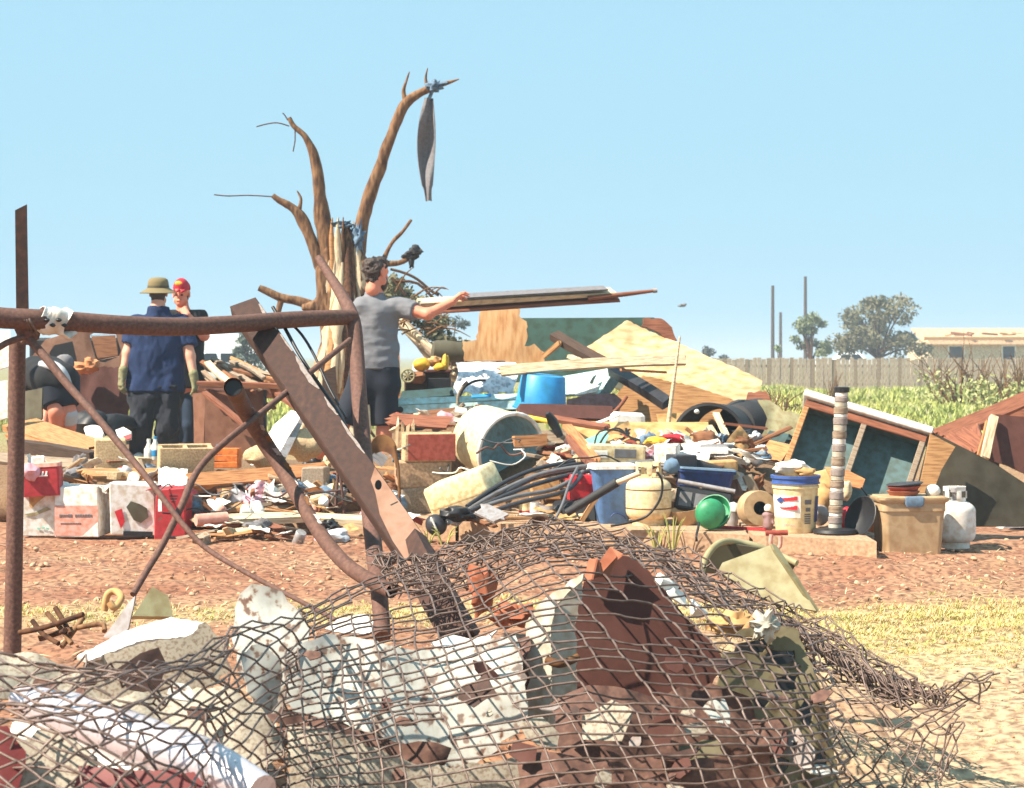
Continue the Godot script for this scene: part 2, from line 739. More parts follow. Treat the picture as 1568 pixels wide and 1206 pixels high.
func make_materials() -> void:
	T.grey = ramp(1, 0.02, [[0.0, "707070"], [0.5, "d0d0d0"], [1.0, "ffffff"]])
	T.dirt = ramp(2, 0.012, [[0.0, "d4c2b0"], [0.3, "e6dacd"], [0.5, "f4f0ec"], [0.75, "ffffff"], [1.0, "eee8e0"]], 512)
	T.dust = ramp(3, 0.018, [[0.0, "d0bca8"], [0.35, "ece4dc"], [0.6, "ffffff"], [1.0, "ded4c8"]], 256)
	T.wood = ramp(4, 0.03, [[0.0, "a08a76"], [0.35, "d2c0ae"], [0.55, "eee2d2"], [1.0, "fffaf0"]])
	T.rust = ramp(5, 0.035, [[0.0, "5c4640"], [0.3, "705850"], [0.5, "806458"], [0.7, "8e7264"], [1.0, "a89488"]], 512)
	T.rustlight = ramp(6, 0.012, [[0.0, "6a4c38"], [0.4, "987048"], [0.6, "b8905c"], [1.0, "d0b488"]], 256)
	T.flake = ramp(7, 0.016, [[0.0, "4e2e22"], [0.2, "7a4832"], [0.27, "a07058"], [0.32, "cfc4ba"], [0.42, "ecebe6"], [0.6, "f6f6f4"], [1.0, "dedcd6"]], 512)
	T.flake2 = ramp(8, 0.05, [[0.0, "988474"], [0.26, "b2a292"], [0.42, "cec4b8"], [0.6, "e4ded4"], [1.0, "ccc4b8"]], 512)
	T.scuff = ramp(9, 0.02, [[0.0, "c4bcb8"], [0.27, "c8c0bc"], [0.31, "ffffff"], [1.0, "f4f4f4"]], 512)
	T.conc = ramp(10, 0.03, [[0.0, "b4a698"], [0.4, "d4c8bc"], [0.7, "ece4da"], [1.0, "fffaf4"]], 512)
	T.bark = ramp(11, 0.02, [[0.0, "4e382c"], [0.4, "a4805f"], [0.6, "d4b08a"], [1.0, "f4dcb8"]], 256)
	T.weave = ramp(12, 0.2, [[0.0, "b0b0b0"], [1.0, "ffffff"]], 128)
	T.earth = ramp(13, 0.025, [[0.0, "705f58"], [0.3, "aa9d96"], [0.5, "dcd5d1"], [1.0, "ffffff"]], 512)
	T.print = ramp(14, 0.05, [[0.0, "7c8290"], [0.3, "b0b6c0"], [0.38, "eceef2"], [0.8, "ffffff"], [1.0, "c8ced6"]], 256)
	T.ply = ramp(15, 0.02, [[0.0, "cfa47e"], [0.3, "e4c8a6"], [0.6, "f4e2c8"], [1.0, "fff6e6"]], 256)
	T.crust = ramp(16, 0.013, [[0.0, "8c6a50"], [0.25, "b89a7c"], [0.42, "dcd2b8"], [0.6, "f4f0e0"], [1.0, "e0dac8"]], 512)
	T.wire = ramp(17, 0.02, [[0.0, "6c564c"], [0.4, "988880"], [0.65, "c0b4b0"], [1.0, "b08c70"]], 256)
	var long := Vector3(0.7, 7, 7)
	mat("wood_pale", "e6d6bc", 0.85, "wood", long)
	mat("wood_tan", "b98f63", 0.85, "wood", long)
	mat("wood_brown", "8a5f42", 0.85, "wood", long)
	mat("wood_dark", "4c3a30", 0.85, "wood", long)
	mat("wood_orange", "c48d60", 0.85, "wood", long)
	mat("wood_grey", "9a8e82", 0.9, "wood", long)
	mat("wood_red", "8e5a44", 0.85, "wood", long)
	mat("ply_pale", "f0dabc", 0.85, "ply", Vector3(1.0, 3.0, 1.0))
	mat("ply_orange", "d8b48e", 0.85, "ply", Vector3(3.0, 0.8, 2.0))
	mat("ply_yellow", "e8c898", 0.85, "ply", Vector3(1.0, 3.0, 3.0))
	mat("rust", "c0aaa2", 0.85, "rust", Vector3.ONE * 2.2, {"relief": 0.15})
	mat("rust_pipe", "c6b0aa", 0.8, "rust", Vector3.ONE * 3.0, {"relief": 0.1})
	mat("rust_beam", "7e5f4f", 0.75, "rust", Vector3.ONE * 1.6, {"relief": 0.1})
	mat("rust_red", "542c22", 0.8, "dust", Vector3.ONE * 1.5)
	mat("brown_paint", "7c5440", 0.8, "dust", Vector3.ONE * 1.2)
	mat("cab_paint", "987460", 0.8, "dust", Vector3.ONE * 1.2)
	mat("rust_wire", "a4968f", 0.5, "wire", Vector3.ONE * 4.0, {"metal": 0.25})
	mat("rust_tan", "a0886c", 0.85, "rustlight", Vector3.ONE * 1.8)
	mat("flake", "c2c1bb", 0.6, "flake", Vector3.ONE * 2.4)
	mat("flake_fine", "b9b3a8", 0.7, "flake2", Vector3.ONE * 2.6)
	mat("scrape", "8f8480", 0.7, "dust", Vector3.ONE * 6.0)
	mat("steel_worn", "a09c9e", 0.6, "dust", Vector3.ONE * 3.0, {"metal": 0.3})
	mat("silver", "cfc6cc", 0.3, "scuff", Vector3.ONE * 3.0, {"metal": 0.45})
	mat("white_grey", "b9b5a9", 0.75, "dirt", Vector3.ONE * 3.0)
	mat("red_dull", "742827", 0.6, "dirt", Vector3.ONE * 3.0)
	mat("conc", "c4a78c", 0.95, "conc", Vector3.ONE * 2.0, {"relief": 0.2})
	mat("conc_tan", "d8c09c", 0.95, "conc", Vector3.ONE * 3.0, {"relief": 0.06})
	mat("conc_grey", "aea294", 0.95, "conc", Vector3.ONE * 3.0, {"relief": 0.06})
	mat("brick", "9c4a3c", 0.9, "dirt", Vector3.ONE * 3.0, {"relief": 0.15})
	mat("clay", "a8654a", 0.9, "dirt", Vector3.ONE * 3.0)
	mat("bark", "9c8a7a", 0.95, "bark", Vector3(3.5, 0.9, 3.5), {"relief": 0.8})
	mat("bark_pale", "e2d4ba", 0.95, "conc", Vector3(6.0, 0.8, 6.0), {"relief": 0.8})
	mat("twig_pale", "94826c", 0.95, "bark", Vector3.ONE * 4.0)
	mat("twig", "6c5444", 0.95, "bark", Vector3.ONE * 4.0)
	mat("white", "e8e6e2", 0.7, "dirt", Vector3.ONE * 2.5)
	mat("white_clean", "eeeeea", 0.6, "dust", Vector3.ONE * 2.0)
	mat("paper", "ece8e0", 0.95, "dirt", Vector3.ONE * 4.0)
	mat("card", "c29a68", 0.95, "dirt", Vector3.ONE * 3.0)
	mat("cream", "ead9ac", 0.6, "dirt", Vector3.ONE * 3.0)
	mat("cream_rust", "e6cfa4", 0.65, "dirt", Vector3.ONE * 4.0)
	mat("olive", "8a8460", 0.7, "dirt", Vector3.ONE * 2.5)
	mat("olive_tan", "9f9874", 0.65, "dirt", Vector3.ONE * 2.0)
	mat("olive_crust", "6e6650", 0.75, "crust", Vector3.ONE * 1.8)
	mat("olive_deep", "3e392b", 0.85, "dirt", Vector3.ONE * 1.2)
	mat("olive_dark", "55503e", 0.8, "dirt", Vector3.ONE * 1.2)
	mat("black", "1e1e22", 0.5, "dust", Vector3.ONE * 3.0)
	mat("black_rubber", "2e2d30", 0.75, "dust", Vector3.ONE * 2.0)
	mat("black_plastic", "34343a", 0.4, "dust", Vector3.ONE * 2.0)
	mat("grey_plastic", "68686c", 0.5, "dust", Vector3.ONE * 2.0)
	mat("grey_felt", "77757a", 0.95, "dust", Vector3.ONE * 3.0)
	mat("glass_dark", "0c0d10", 0.1)
	mat("blue_bright", "2f93d2", 0.45, "dust", Vector3.ONE * 1.2)
	mat("blue_bin", "5580b8", 0.5, "dust", Vector3.ONE * 2.0)
	mat("blue_dark", "2a4480", 0.5, "dust", Vector3.ONE * 2.0)
	mat("blue_lid", "3e5fa6", 0.5, "dust", Vector3.ONE * 2.0)
	mat("blue_rag", "66809a", 0.9, "dust", Vector3.ONE * 3.0)
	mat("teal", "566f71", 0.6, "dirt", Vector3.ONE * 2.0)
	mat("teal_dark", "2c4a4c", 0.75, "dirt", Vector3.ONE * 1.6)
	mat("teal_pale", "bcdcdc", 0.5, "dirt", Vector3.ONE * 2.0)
	mat("teal_board", "3b5a52", 0.85, "dirt", Vector3.ONE * 1.0)
	mat("aqua", "82c9bb", 0.6, "dust", Vector3.ONE * 3.0)
	mat("inner_blue", "aed4e0", 0.55, "dust", Vector3.ONE * 2.5)
	mat("red", "b02a32", 0.6, "dirt", Vector3.ONE * 3.0)
	mat("red_bright", "cc2430", 0.5, "dust", Vector3.ONE * 3.0)
	mat("red_faded", "dca294", 0.8, "dirt", Vector3.ONE * 3.0)
	mat("pink", "dca4b4", 0.8, "dirt", Vector3.ONE * 3.0)
	mat("orange", "e07c34", 0.7, "dirt", Vector3.ONE * 3.0)
	mat("yellow", "e6b32c", 0.6, "dust", Vector3.ONE * 3.0)
	mat("green", "2c8a5c", 0.5, "dust", Vector3.ONE * 3.0)
	mat("tote", "b89c78", 0.6, "dust", Vector3.ONE * 1.6)
	mat("mauve", "8a6e70", 0.7, "dirt", Vector3.ONE * 2.0)
	mat("printed", "e8ecf0", 0.8, "print", Vector3.ONE * 1.4)
	mat("shirt_grey", "8c8c92", 0.95, "weave", Vector3.ONE * 12.0)
	mat("shirt_blue", "1b3360", 0.95, "weave", Vector3.ONE * 12.0)
	mat("shirt_black", "1e1e22", 0.95, "weave", Vector3.ONE * 12.0)
	mat("shirt_white", "d8dae0", 0.95, "weave", Vector3.ONE * 12.0)
	mat("shorts", "262a38", 0.95, "weave", Vector3.ONE * 12.0)
	mat("jeans", "34465f", 0.95, "weave", Vector3.ONE * 10.0)
	mat("trousers", "2a2d38", 0.95, "weave", Vector3.ONE * 10.0)
	mat("hat_olive", "93815a", 0.95, "weave", Vector3.ONE * 12.0)
	mat("cap_red", "dc2440", 0.85, "weave", Vector3.ONE * 12.0)
	mat("glove", "8d8c6a", 0.9, "dirt", Vector3.ONE * 5.0)
	mat("skin", "d69a80", 0.6)
	mat("skin_red", "d88468", 0.6)
	mat("hair", "46352d", 0.7, "weave", Vector3.ONE * 9.0)
	mat("roof_tan", "d8b08c", 0.9, "dirt", Vector3.ONE * 0.6)
	mat("tarp_orange", "d08a5c", 0.8, "dirt", Vector3.ONE * 2.0)
	mat("plaster", "e6d9c0", 0.9, "conc", Vector3.ONE * 0.5)
	mat("fence_wood", "b4aca4", 0.95, "wood", Vector3(6, 0.6, 6))
	mat("car_white", "e8eaec", 0.3, "", Vector3.ONE, {"clear": 0.6})
	mat("leaf", "ffffff", 0.95, "", Vector3.ONE, {"tint": true, "back": "505a30"})
	mat("straw", "ffffff", 0.9, "", Vector3.ONE, {"tint": true, "back": "605030"})
	mat("litter", "ffffff", 0.95, "", Vector3.ONE, {"tint": true})

func _ready() -> void:
	# camera
	var cam := Camera3D.new()
	cam.name = "camera"
	cam.projection = Camera3D.PROJECTION_FRUSTUM
	cam.near = 0.1
	cam.far = 4000.0
	cam.size = 0.1 * 1206.0 / F
	cam.frustum_offset = Vector2(0, -0.1 * (603.0 - HZ) / F)
	cam.position = Vector3(0, EYE, 0)
	var lens := CameraAttributesPhysical.new()
	lens.frustum_focal_length = 60.0
	lens.frustum_focus_distance = 8.2
	lens.exposure_aperture = 9.0
	lens.frustum_near = 0.1
	lens.frustum_far = 4000.0
	cam.attributes = lens
	add_child(cam)
	cam.current = true
	# sky, air and exposure
	var sky := ProceduralSkyMaterial.new()
	var ex := 2.3
	sky.sky_top_color = Color(0.425 / ex, 0.755 / ex, 0.955 / ex).linear_to_srgb()
	sky.sky_horizon_color = Color(0.515 / ex, 0.81 / ex, 0.97 / ex).linear_to_srgb()
	sky.sky_curve = 0.09
	sky.ground_bottom_color = Color(0.30, 0.2, 0.14).linear_to_srgb()
	sky.ground_horizon_color = Color(0.42, 0.36, 0.28).linear_to_srgb()
	sky.sun_angle_max = 2.0
	var env := Environment.new()
	env.background_mode = Environment.BG_SKY
	env.sky = Sky.new()
	env.sky.sky_material = sky
	env.tonemap_mode = Environment.TONE_MAPPER_LINEAR
	env.tonemap_exposure = ex
	env.fog_enabled = true
	env.fog_density = 0.0016
	env.fog_light_color = Color(0.86, 0.92, 0.97)
	env.sdfgi_enabled = true
	env.ssao_enabled = true
	env.ssil_enabled = true
	var we := WorldEnvironment.new()
	we.name = "world"
	we.environment = env
	add_child(we)
	# sun: high, from the left and a little from behind the camera
	var sun := DirectionalLight3D.new()
	sun.name = "sun"
	sun.light_energy = 1.6
	sun.light_color = Color(1.0, 0.955, 0.88)
	sun.light_angular_distance = 0.5
	sun.shadow_enabled = true
	add_child(sun)
	sun.look_at_from_position(Vector3(-0.62, 0.76, 0.27) * 30.0, Vector3.ZERO, Vector3.UP)

	rng.seed = 7
	fn.seed = 5
	fn.frequency = 0.01
	fn.fractal_octaves = 3
	make_materials()
	ground()
	background()
	dead_tree()
	people()
	wreckage_back()
	wreckage_left()
	wreckage_middle()
	wreckage_right()
	gate()
	foreground()
	scatter()
	chain_link()

# ------------------------------------------------------------------ setting
func level(x: float, d: float) -> float:
	var y := fn.get_noise_2d(x * 30.0, d * 30.0) * 0.05 * clampf((40.0 - d) / 20.0, 0.15, 1.0)
	if d < 13.5:
		y += fn.get_noise_2d(x * 180.0, d * 420.0 + 50.0) * 0.032
		y += fn.get_noise_2d(x * 700.0, d * 900.0) * 0.012
	# a scraped hollow and wheel ruts
	y -= 0.09 * exp(-pow((x + 2.35) / 0.3, 2.0) - pow((d - 12.0) / 0.22, 2.0))
	y -= 0.035 * exp(-pow((d - 11.2 - 0.1 * x) / 0.18, 2.0)) + 0.03 * exp(-pow((d - 12.6 - 0.05 * x) / 0.2, 2.0))
	# heap of dirt under the torn fence
	y += 0.24 * exp(-pow((x + 0.1) / 0.8, 4.0) - pow((d - 5.9) / 0.55, 2.0))
	y += 0.20 * exp(-pow((x + 1.1) / 0.7, 4.0) - pow((d - 4.9) / 0.8, 2.0))
	var front := 13.2 - 0.52 * x + 0.12       # under the slab
	if d > front:
		y -= 0.1 * clampf((d - front) / 0.3, 0.0, 1.0) * clampf((24.0 - d) / 2.0, 0.0, 1.0) * clampf((2.3 - x) * 3.0, 0.0, 1.0)
	return y

func grass_share(x: float, d: float) -> float:           # how much straw covers the red earth
	var k := fn.get_noise_2d(x * 45.0 + 300.0, d * 35.0) * 0.9 + fn.get_noise_2d(x * 260.0, d * 200.0 + 90.0) * 0.45
	var band := 0.0
	band += 0.85 * exp(-pow((d - 9.5) / 0.4, 2.0)) * (1.0 if x < 1.0 else 0.6)
	band += 0.8 * exp(-pow((d - 9.0) / (0.9 if d > 9.0 else 1.5), 2.0)) * clampf((x - 1.0) * 2.0, 0.0, 1.0)
	band += 0.62 * clampf((9.0 - d) / 0.8, 0.0, 1.0) * clampf(x * 1.4, 0.0, 1.0)
	band -= 0.25 * exp(-pow((d - 11.6) / 1.3, 2.0)) * clampf(1.0 - x * 0.25, 0.3, 1.0)
	return clampf(band + k * 0.55, 0.0, 1.0)

func ground() -> void:
	var mb := MB.new()
	mb.tinted = true
	var ds := []
	var d := 1.6
	while d < 40.0:
		ds.append(d)
		d *= 1.0 + 0.0085
	while d < 3000.0:
		ds.append(d)
		d *= 1.12
	var cols := 190
	var red := Color(0.36, 0.155, 0.082)
	var red2 := Color(0.46, 0.26, 0.15)
	var straw := Color(0.60, 0.48, 0.24)
	var sand := Color(0.64, 0.53, 0.36)
	var field := Color(0.36, 0.36, 0.13)
	var ps := []
	var cs := []
	for dd in ds:
		var half: float = dd * 1.0 + 5.0
		for i in cols + 1:
			var f := i / float(cols) * 2.0 - 1.0
			var x := half * (f * 0.32 + f * f * f * 0.68)
			ps.append(Vector3(x, level(x, dd), -dd))
			var g := grass_share(x, dd)
			var mix := clampf(0.5 + fn.get_noise_2d(x * 90.0, dd * 160.0), 0.0, 1.0)
			var cc := red.lerp(red2, mix)
			var dry := straw.lerp(sand, clampf((9.0 - dd) / 1.8 + 0.5 * fn.get_noise_2d(x * 60.0, dd * 50.0 + 700.0), 0.0, 1.0) * 0.8)
			cc = cc.lerp(dry, g * 0.85)
			if dd > 16.0:
				cc = cc.lerp(field, clampf((dd - 18.0) / 12.0, 0.0, 1.0) * 0.85)
			cs.append(cc)
	var w := cols + 1
	for k in ps.size():
		var i := k % w
		var j := k / w
		var du: Vector3 = ps[j * w + min(i + 1, cols)] - ps[j * w + max(i - 1, 0)]
		var dv: Vector3 = ps[min(j + 1, ds.size() - 1) * w + i] - ps[max(j - 1, 0) * w + i]
		mb.col = cs[k]
		mb.pt(ps[k], du.cross(dv).normalized())
	for j in ds.size() - 1:
		for i in cols:
			var a := j * w + i
			mb.tri(a, a + 1, a + w + 1)
			mb.tri(a, a + w + 1, a + w)
	var m := mat("earth", "ffffff", 0.95, "earth", Vector3.ONE * 1.3, {"tint": true, "relief": 1.0, "rtex": "earth"})
	m.uv1_world_triplanar = true
	struct("ground", mb, m)

	# the slab of the house, its front edge worn and cracked, in three lengths
	var edge := [[40, 768], [200, 778], [420, 787], [560, 792], [700, 798], [860, 806], [1010, 813], [1150, 819], [1265, 824], [1345, 829]]
	var cuts := [[0, 4], [4, 7], [7, 9]]
	for cut in cuts:
		var poly := PackedVector2Array()
		for i in range(cut[0], cut[1] + 1):
			var p := B(edge[i][0], edge[i][1])
			if i > cut[0]:
				var q := B(edge[i - 1][0], edge[i - 1][1])
				for k in range(1, 5):
					var mm: Vector3 = q.lerp(p, k / 5.0)
					poly.append(Vector2(mm.x, mm.z + rng.randf_range(-0.025, 0.012)))
			poly.append(Vector2(p.x + (0.012 if i == cut[0] else (-0.012 if i == cut[1] else 0.0)), p.z))
		var a := poly[0]
		var b := poly[poly.size() - 1]
		poly.append(Vector2(b.x * 1.0 + 0.2, -21.0))
		poly.append(Vector2(a.x * 1.0 + 0.22, -21.0))
		var sb := MB.new()
		sb.sheet(poly, 0.3, 3.0, func(_x, _y): return 0.0)
		# sheet lies in xy: turn it flat (x, y) -> (x, -, z)
		sb.moved(Transform3D(Basis(Vector3(1, 0, 0), Vector3(0, 0, 1), Vector3(0, -1, 0)), Vector3(0, SLAB - 0.15, 0)))
		struct("concrete_slab", sb, M.conc)

	# dry grass on the bare earth
	var tuft := MB.new()
	tuft.tinted = true
	for i in 7:
		var a := rng.randf() * TAU
		var lean := Vector3(cos(a), 0, sin(a))
		var side := Vector3(-sin(a), 0, cos(a)) * 0.004
		var h := rng.randf_range(0.6, 1.0)
		var o := Vector3(rng.randf_range(-0.03, 0.03), 0, rng.randf_range(-0.03, 0.03))
		var mid := o + lean * 0.02 + Vector3.UP * 0.05 * h
		var tip := o + lean * rng.randf_range(0.05, 0.09) + Vector3.UP * 0.085 * h
		tuft.face([o - side, o + side, mid + side * 0.8, mid - side * 0.8], Vector3(0.1, 0.5, 1))
		tuft.face([mid - side * 0.8, mid + side * 0.8, tip], Vector3(0.1, 0.5, 1))
	var spots := []
	var tints := []
	var n_try := 0
	while spots.size() < 26000 and n_try < 200000:
		n_try += 1
		var dd := 6.0 + pow(rng.randf(), 0.8) * 8.5
		var x := rng.randf_range(-0.29, 0.30) * dd
		var g := grass_share(x, dd)
		if rng.randf() > g * g * (0.4 if x < 1.0 else 0.75) or (dd > 12.2 and x < 2.4 and x > -3.0 and dd > 13.0):
			continue
		var s := rng.randf_range(0.22, 0.6) * lerpf(0.3, 1.0, smoothstep(7.3, 9.6, dd))
		spots.append(Transform3D(Basis.from_euler(Vector3(0, rng.randf() * TAU, 0)).scaled(Vector3(s, s * rng.randf_range(0.3, 0.9), s)), Vector3(x, level(x, dd) - 0.005, -dd)))
		var y := rng.randf()
		tints.append(Color(0.62, 0.46, 0.15).lerp(Color(0.60, 0.50, 0.30), y) if rng.randf() > 0.22 else Color(0.42, 0.43, 0.12))
	copies("dry_grass", tuft, M.straw, spots, tints)

	# rank green field behind the wreck
	var tall := MB.new()
	tall.tinted = true
	for i in 9:
		var a := rng.randf() * TAU
		var lean := Vector3(cos(a), 0, sin(a))
		var side := Vector3(-sin(a), 0, cos(a)) * 0.018
		var h := rng.randf_range(0.6, 1.0)
		var o := Vector3(rng.randf_range(-0.12, 0.12), 0, rng.randf_range(-0.12, 0.12))
		var mid := o + lean * 0.06 + Vector3.UP * 0.26 * h
		var tip := o + lean * rng.randf_range(0.12, 0.24) + Vector3.UP * 0.46 * h
		tall.face([o - side, o + side, mid + side, mid - side], Vector3(0.1, 0.5, 1))
		tall.face([mid - side, mid + side, tip], Vector3(0.1, 0.5, 1))
	spots = []
	tints = []
	for i in 16000:
		var dd := 25.0 + pow(rng.randf(), 0.75) * 41.0
		var x := rng.randf_range(0.10, 0.31) * dd if rng.randf() < 0.8 else rng.randf_range(-0.3, 0.1) * dd
		if dd < 32.0 and x < 3.5 :
			continue
		var s := rng.randf_range(0.45, 0.95) * clampf(0.7 + 0.8 * fn.get_noise_2d(x * 20.0, dd * 20.0), 0.35, 1.3)
		spots.append(Transform3D(Basis.from_euler(Vector3(0, rng.randf() * TAU, 0)).scaled(Vector3(s * 1.2, s, s * 1.2)), Vector3(x, level(x, dd), -dd)))
		var q := clampf(0.5 + fn.get_noise_2d(x * 35.0 + 9.0, dd * 18.0) * 1.5, 0.0, 1.0)
		tints.append(Color(0.50, 0.48, 0.13).lerp(Color(0.32, 0.36, 0.10), q).lerp(Color(0.55, 0.48, 0.28), 0.7 if rng.randf() < 0.15 else 0.0))
	copies("field_grass", tall, M.leaf, spots, tints)

	# pebbles and clods on the red earth
	var clod := MB.new()
	clod.tinted = true
	clod.lump(Vector3.ZERO, Vector3(1, 0.65, 0.9), fn, 0.5, 1.2, 4, 6)
	spots = []
	tints = []
	for i in 2600:
		var dd := 6.2 + pow(rng.randf(), 0.7) * 7.2
		var x := rng.randf_range(-0.29, 0.30) * dd
		var s := 0.005 + 0.018 * pow(rng.randf(), 6.0)
		spots.append(Transform3D(Basis.from_euler(Vector3(0, rng.randf() * TAU, rng.randf() * 0.4)).scaled(Vector3.ONE * s), Vector3(x, level(x, dd) + s * 0.2, -dd)))
		tints.append(Color(0.36, 0.17, 0.09).lerp(Color(0.50, 0.34, 0.22), rng.randf()))
	copies("clods_and_pebbles", clod, M.litter, spots, tints)

func copies(called: String, mb: MB, m: Material, spots: Array, tints: Array) -> MultiMeshInstance3D:
	var mm := MultiMesh.new()
	mm.transform_format = MultiMesh.TRANSFORM_3D
	mm.use_colors = true
	mm.mesh = mb.mesh()
	mm.instance_count = spots.size()
	for i in spots.size():
		mm.set_instance_transform(i, spots[i])
		mm.set_instance_color(i, tints[i])
	var o := MultiMeshInstance3D.new()
	o.name = numbered(called)
	o.multimesh = mm
	o.material_override = m
	add_child(o)
	o.set_meta("kind", "stuff")
	return o

# leaves: many small faces through an uneven volume of clumps
func foliage(mb: MB, clumps: Array, per: int, size: float, c0: Color, c1: Color) -> void:
	mb.tinted = true
	for q in clumps:
		var ce: Vector3 = q[0]
		var r: Vector3 = q[1]
		var own: float = rng.randf()
		for i in per:
			var dir := Vector3(rng.randfn(), rng.randfn(), rng.randfn()).normalized() * pow(rng.randf(), 0.45)
			var p := ce + dir * r
			var a := Vector3(rng.randfn(), rng.randfn(), rng.randfn()).normalized()
			var b := a.cross(Vector3(rng.randfn(), rng.randfn(), rng.randfn())).normalized()
			var s := size * rng.randf_range(0.6, 1.4)
			mb.col = c0.lerp(c1, clampf(own * 0.6 + rng.randf() * 0.4, 0.0, 1.0))
			mb.face([p - a * s, p - b * s * 0.45, p + a * s, p + b * s * 0.45], (dir + Vector3(0, 0.4, 0.2)))

func tree(label: String, px: float, base_d: float, h: float, wide: float, clump_n: int, per: int, size: float, c0: Color, c1: Color, group := "") -> void:
	var x := (px - 784.0) / F * base_d
	var o := thing("tree", label, "tree", at(Vector3(x, 0, -base_d)), group)
	var tb := MB.new()
	var fork := Vector3(0, h * 0.3, 0)
	tb.tube(smooth([Vector3(0, -0.2, 0), Vector3(0.05, h * 0.15, 0), fork]), radii([h * 0.035, h * 0.025], 2, 7), 8)
	var clumps := []
	for i in clump_n:
		var a := rng.randf() * TAU
		var e := pow(rng.randf(), 0.6)
		var y := rng.randf()
		var p := Vector3(cos(a) * e * wide * (1.0 - 0.45 * y), h * (0.3 + 0.6 * y), sin(a) * e * wide * 0.8)
		clumps.append([p, Vector3(wide, wide * 0.7, wide) * rng.randf_range(0.16, 0.34)])
		if i % 2 == 0:
			tb.tube(smooth([fork * rng.randf_range(0.7, 1.0), fork.lerp(p, 0.5) + Vector3(0, h * 0.03, 0), p]), radii([h * 0.016, h * 0.004], 2, 7), 5)
	part(o, "trunk", tb, M.twig)
	var cb := MB.new()
	foliage(cb, clumps, per, size, c0, c1)
	part(o, "crown", cb, M.leaf)

func car(called: String, label: String, px: float, d: float, yaw: float, tall := 0.0) -> void:
	var o := thing(called, label, "van" if tall > 0.0 else "car", turn(Vector3((px - 784.0) / F * d, 0.0, -d), yaw))
	var b := MB.new()
	var top := 1.45 + tall
	b.rrect(turn(Vector3.ZERO, 0), [[0.28, 2.1, 0.84, 0.3], [0.45, 2.2, 0.88, 0.3], [0.85, 2.18, 0.87, 0.3], [0.98, 2.0, 0.82, 0.3]])
	part(o, "body", b, M.car_white)
	b = MB.new()
	if tall > 0.0:
		b.rrect(at(Vector3(0.3, 0, 0)), [[0.975, 1.75, 0.8, 0.2], [top - 0.1, 1.7, 0.78, 0.2], [top, 1.6, 0.7, 0.2]])
	else:
		b.rrect(Transform3D(), [[0.975, 1.15, 0.76, 0.2], [top - 0.06, 0.72, 0.62, 0.2], [top, 0.6, 0.55, 0.2]])
	part(o, "roof", b, M.car_white)
	for s in [-1.0, 1.0]:
		for k in 2:
			b = MB.new()
			var x := -0.45 + k * 0.85
			var y0 := 1.02
			var y1 := 1.36 if tall <= 0.0 else 1.5
			var z0: float = s * (0.775 if tall <= 0.0 else 0.805)
			var z1: float = s * (0.655 if tall <= 0.0 else 0.8)
			b.face([Vector3(x - 0.4, y0, z0), Vector3(x + 0.36, y0, z0), Vector3(x + (0.3 if k == 0 else 0.1), y1, z1), Vector3(x - (0.12 if k == 0 else 0.4), y1, z1)], Vector3(0, 0.2, s))
			part(o, "window", b, M.glass_dark)
	for sx in [-1.3, 1.3]:
		for sz in [-0.78, 0.78]:
			b = MB.new()
			b.lathe(Transform3D(Basis.from_euler(Vector3(PI / 2, 0, 0)), Vector3(sx, 0.32, sz)), [[0.22, -0.1], [0.32, -0.09], [0.32, 0.09], [0.22, 0.1]], 14)
			part(o, "wheel", b, M.black_rubber)

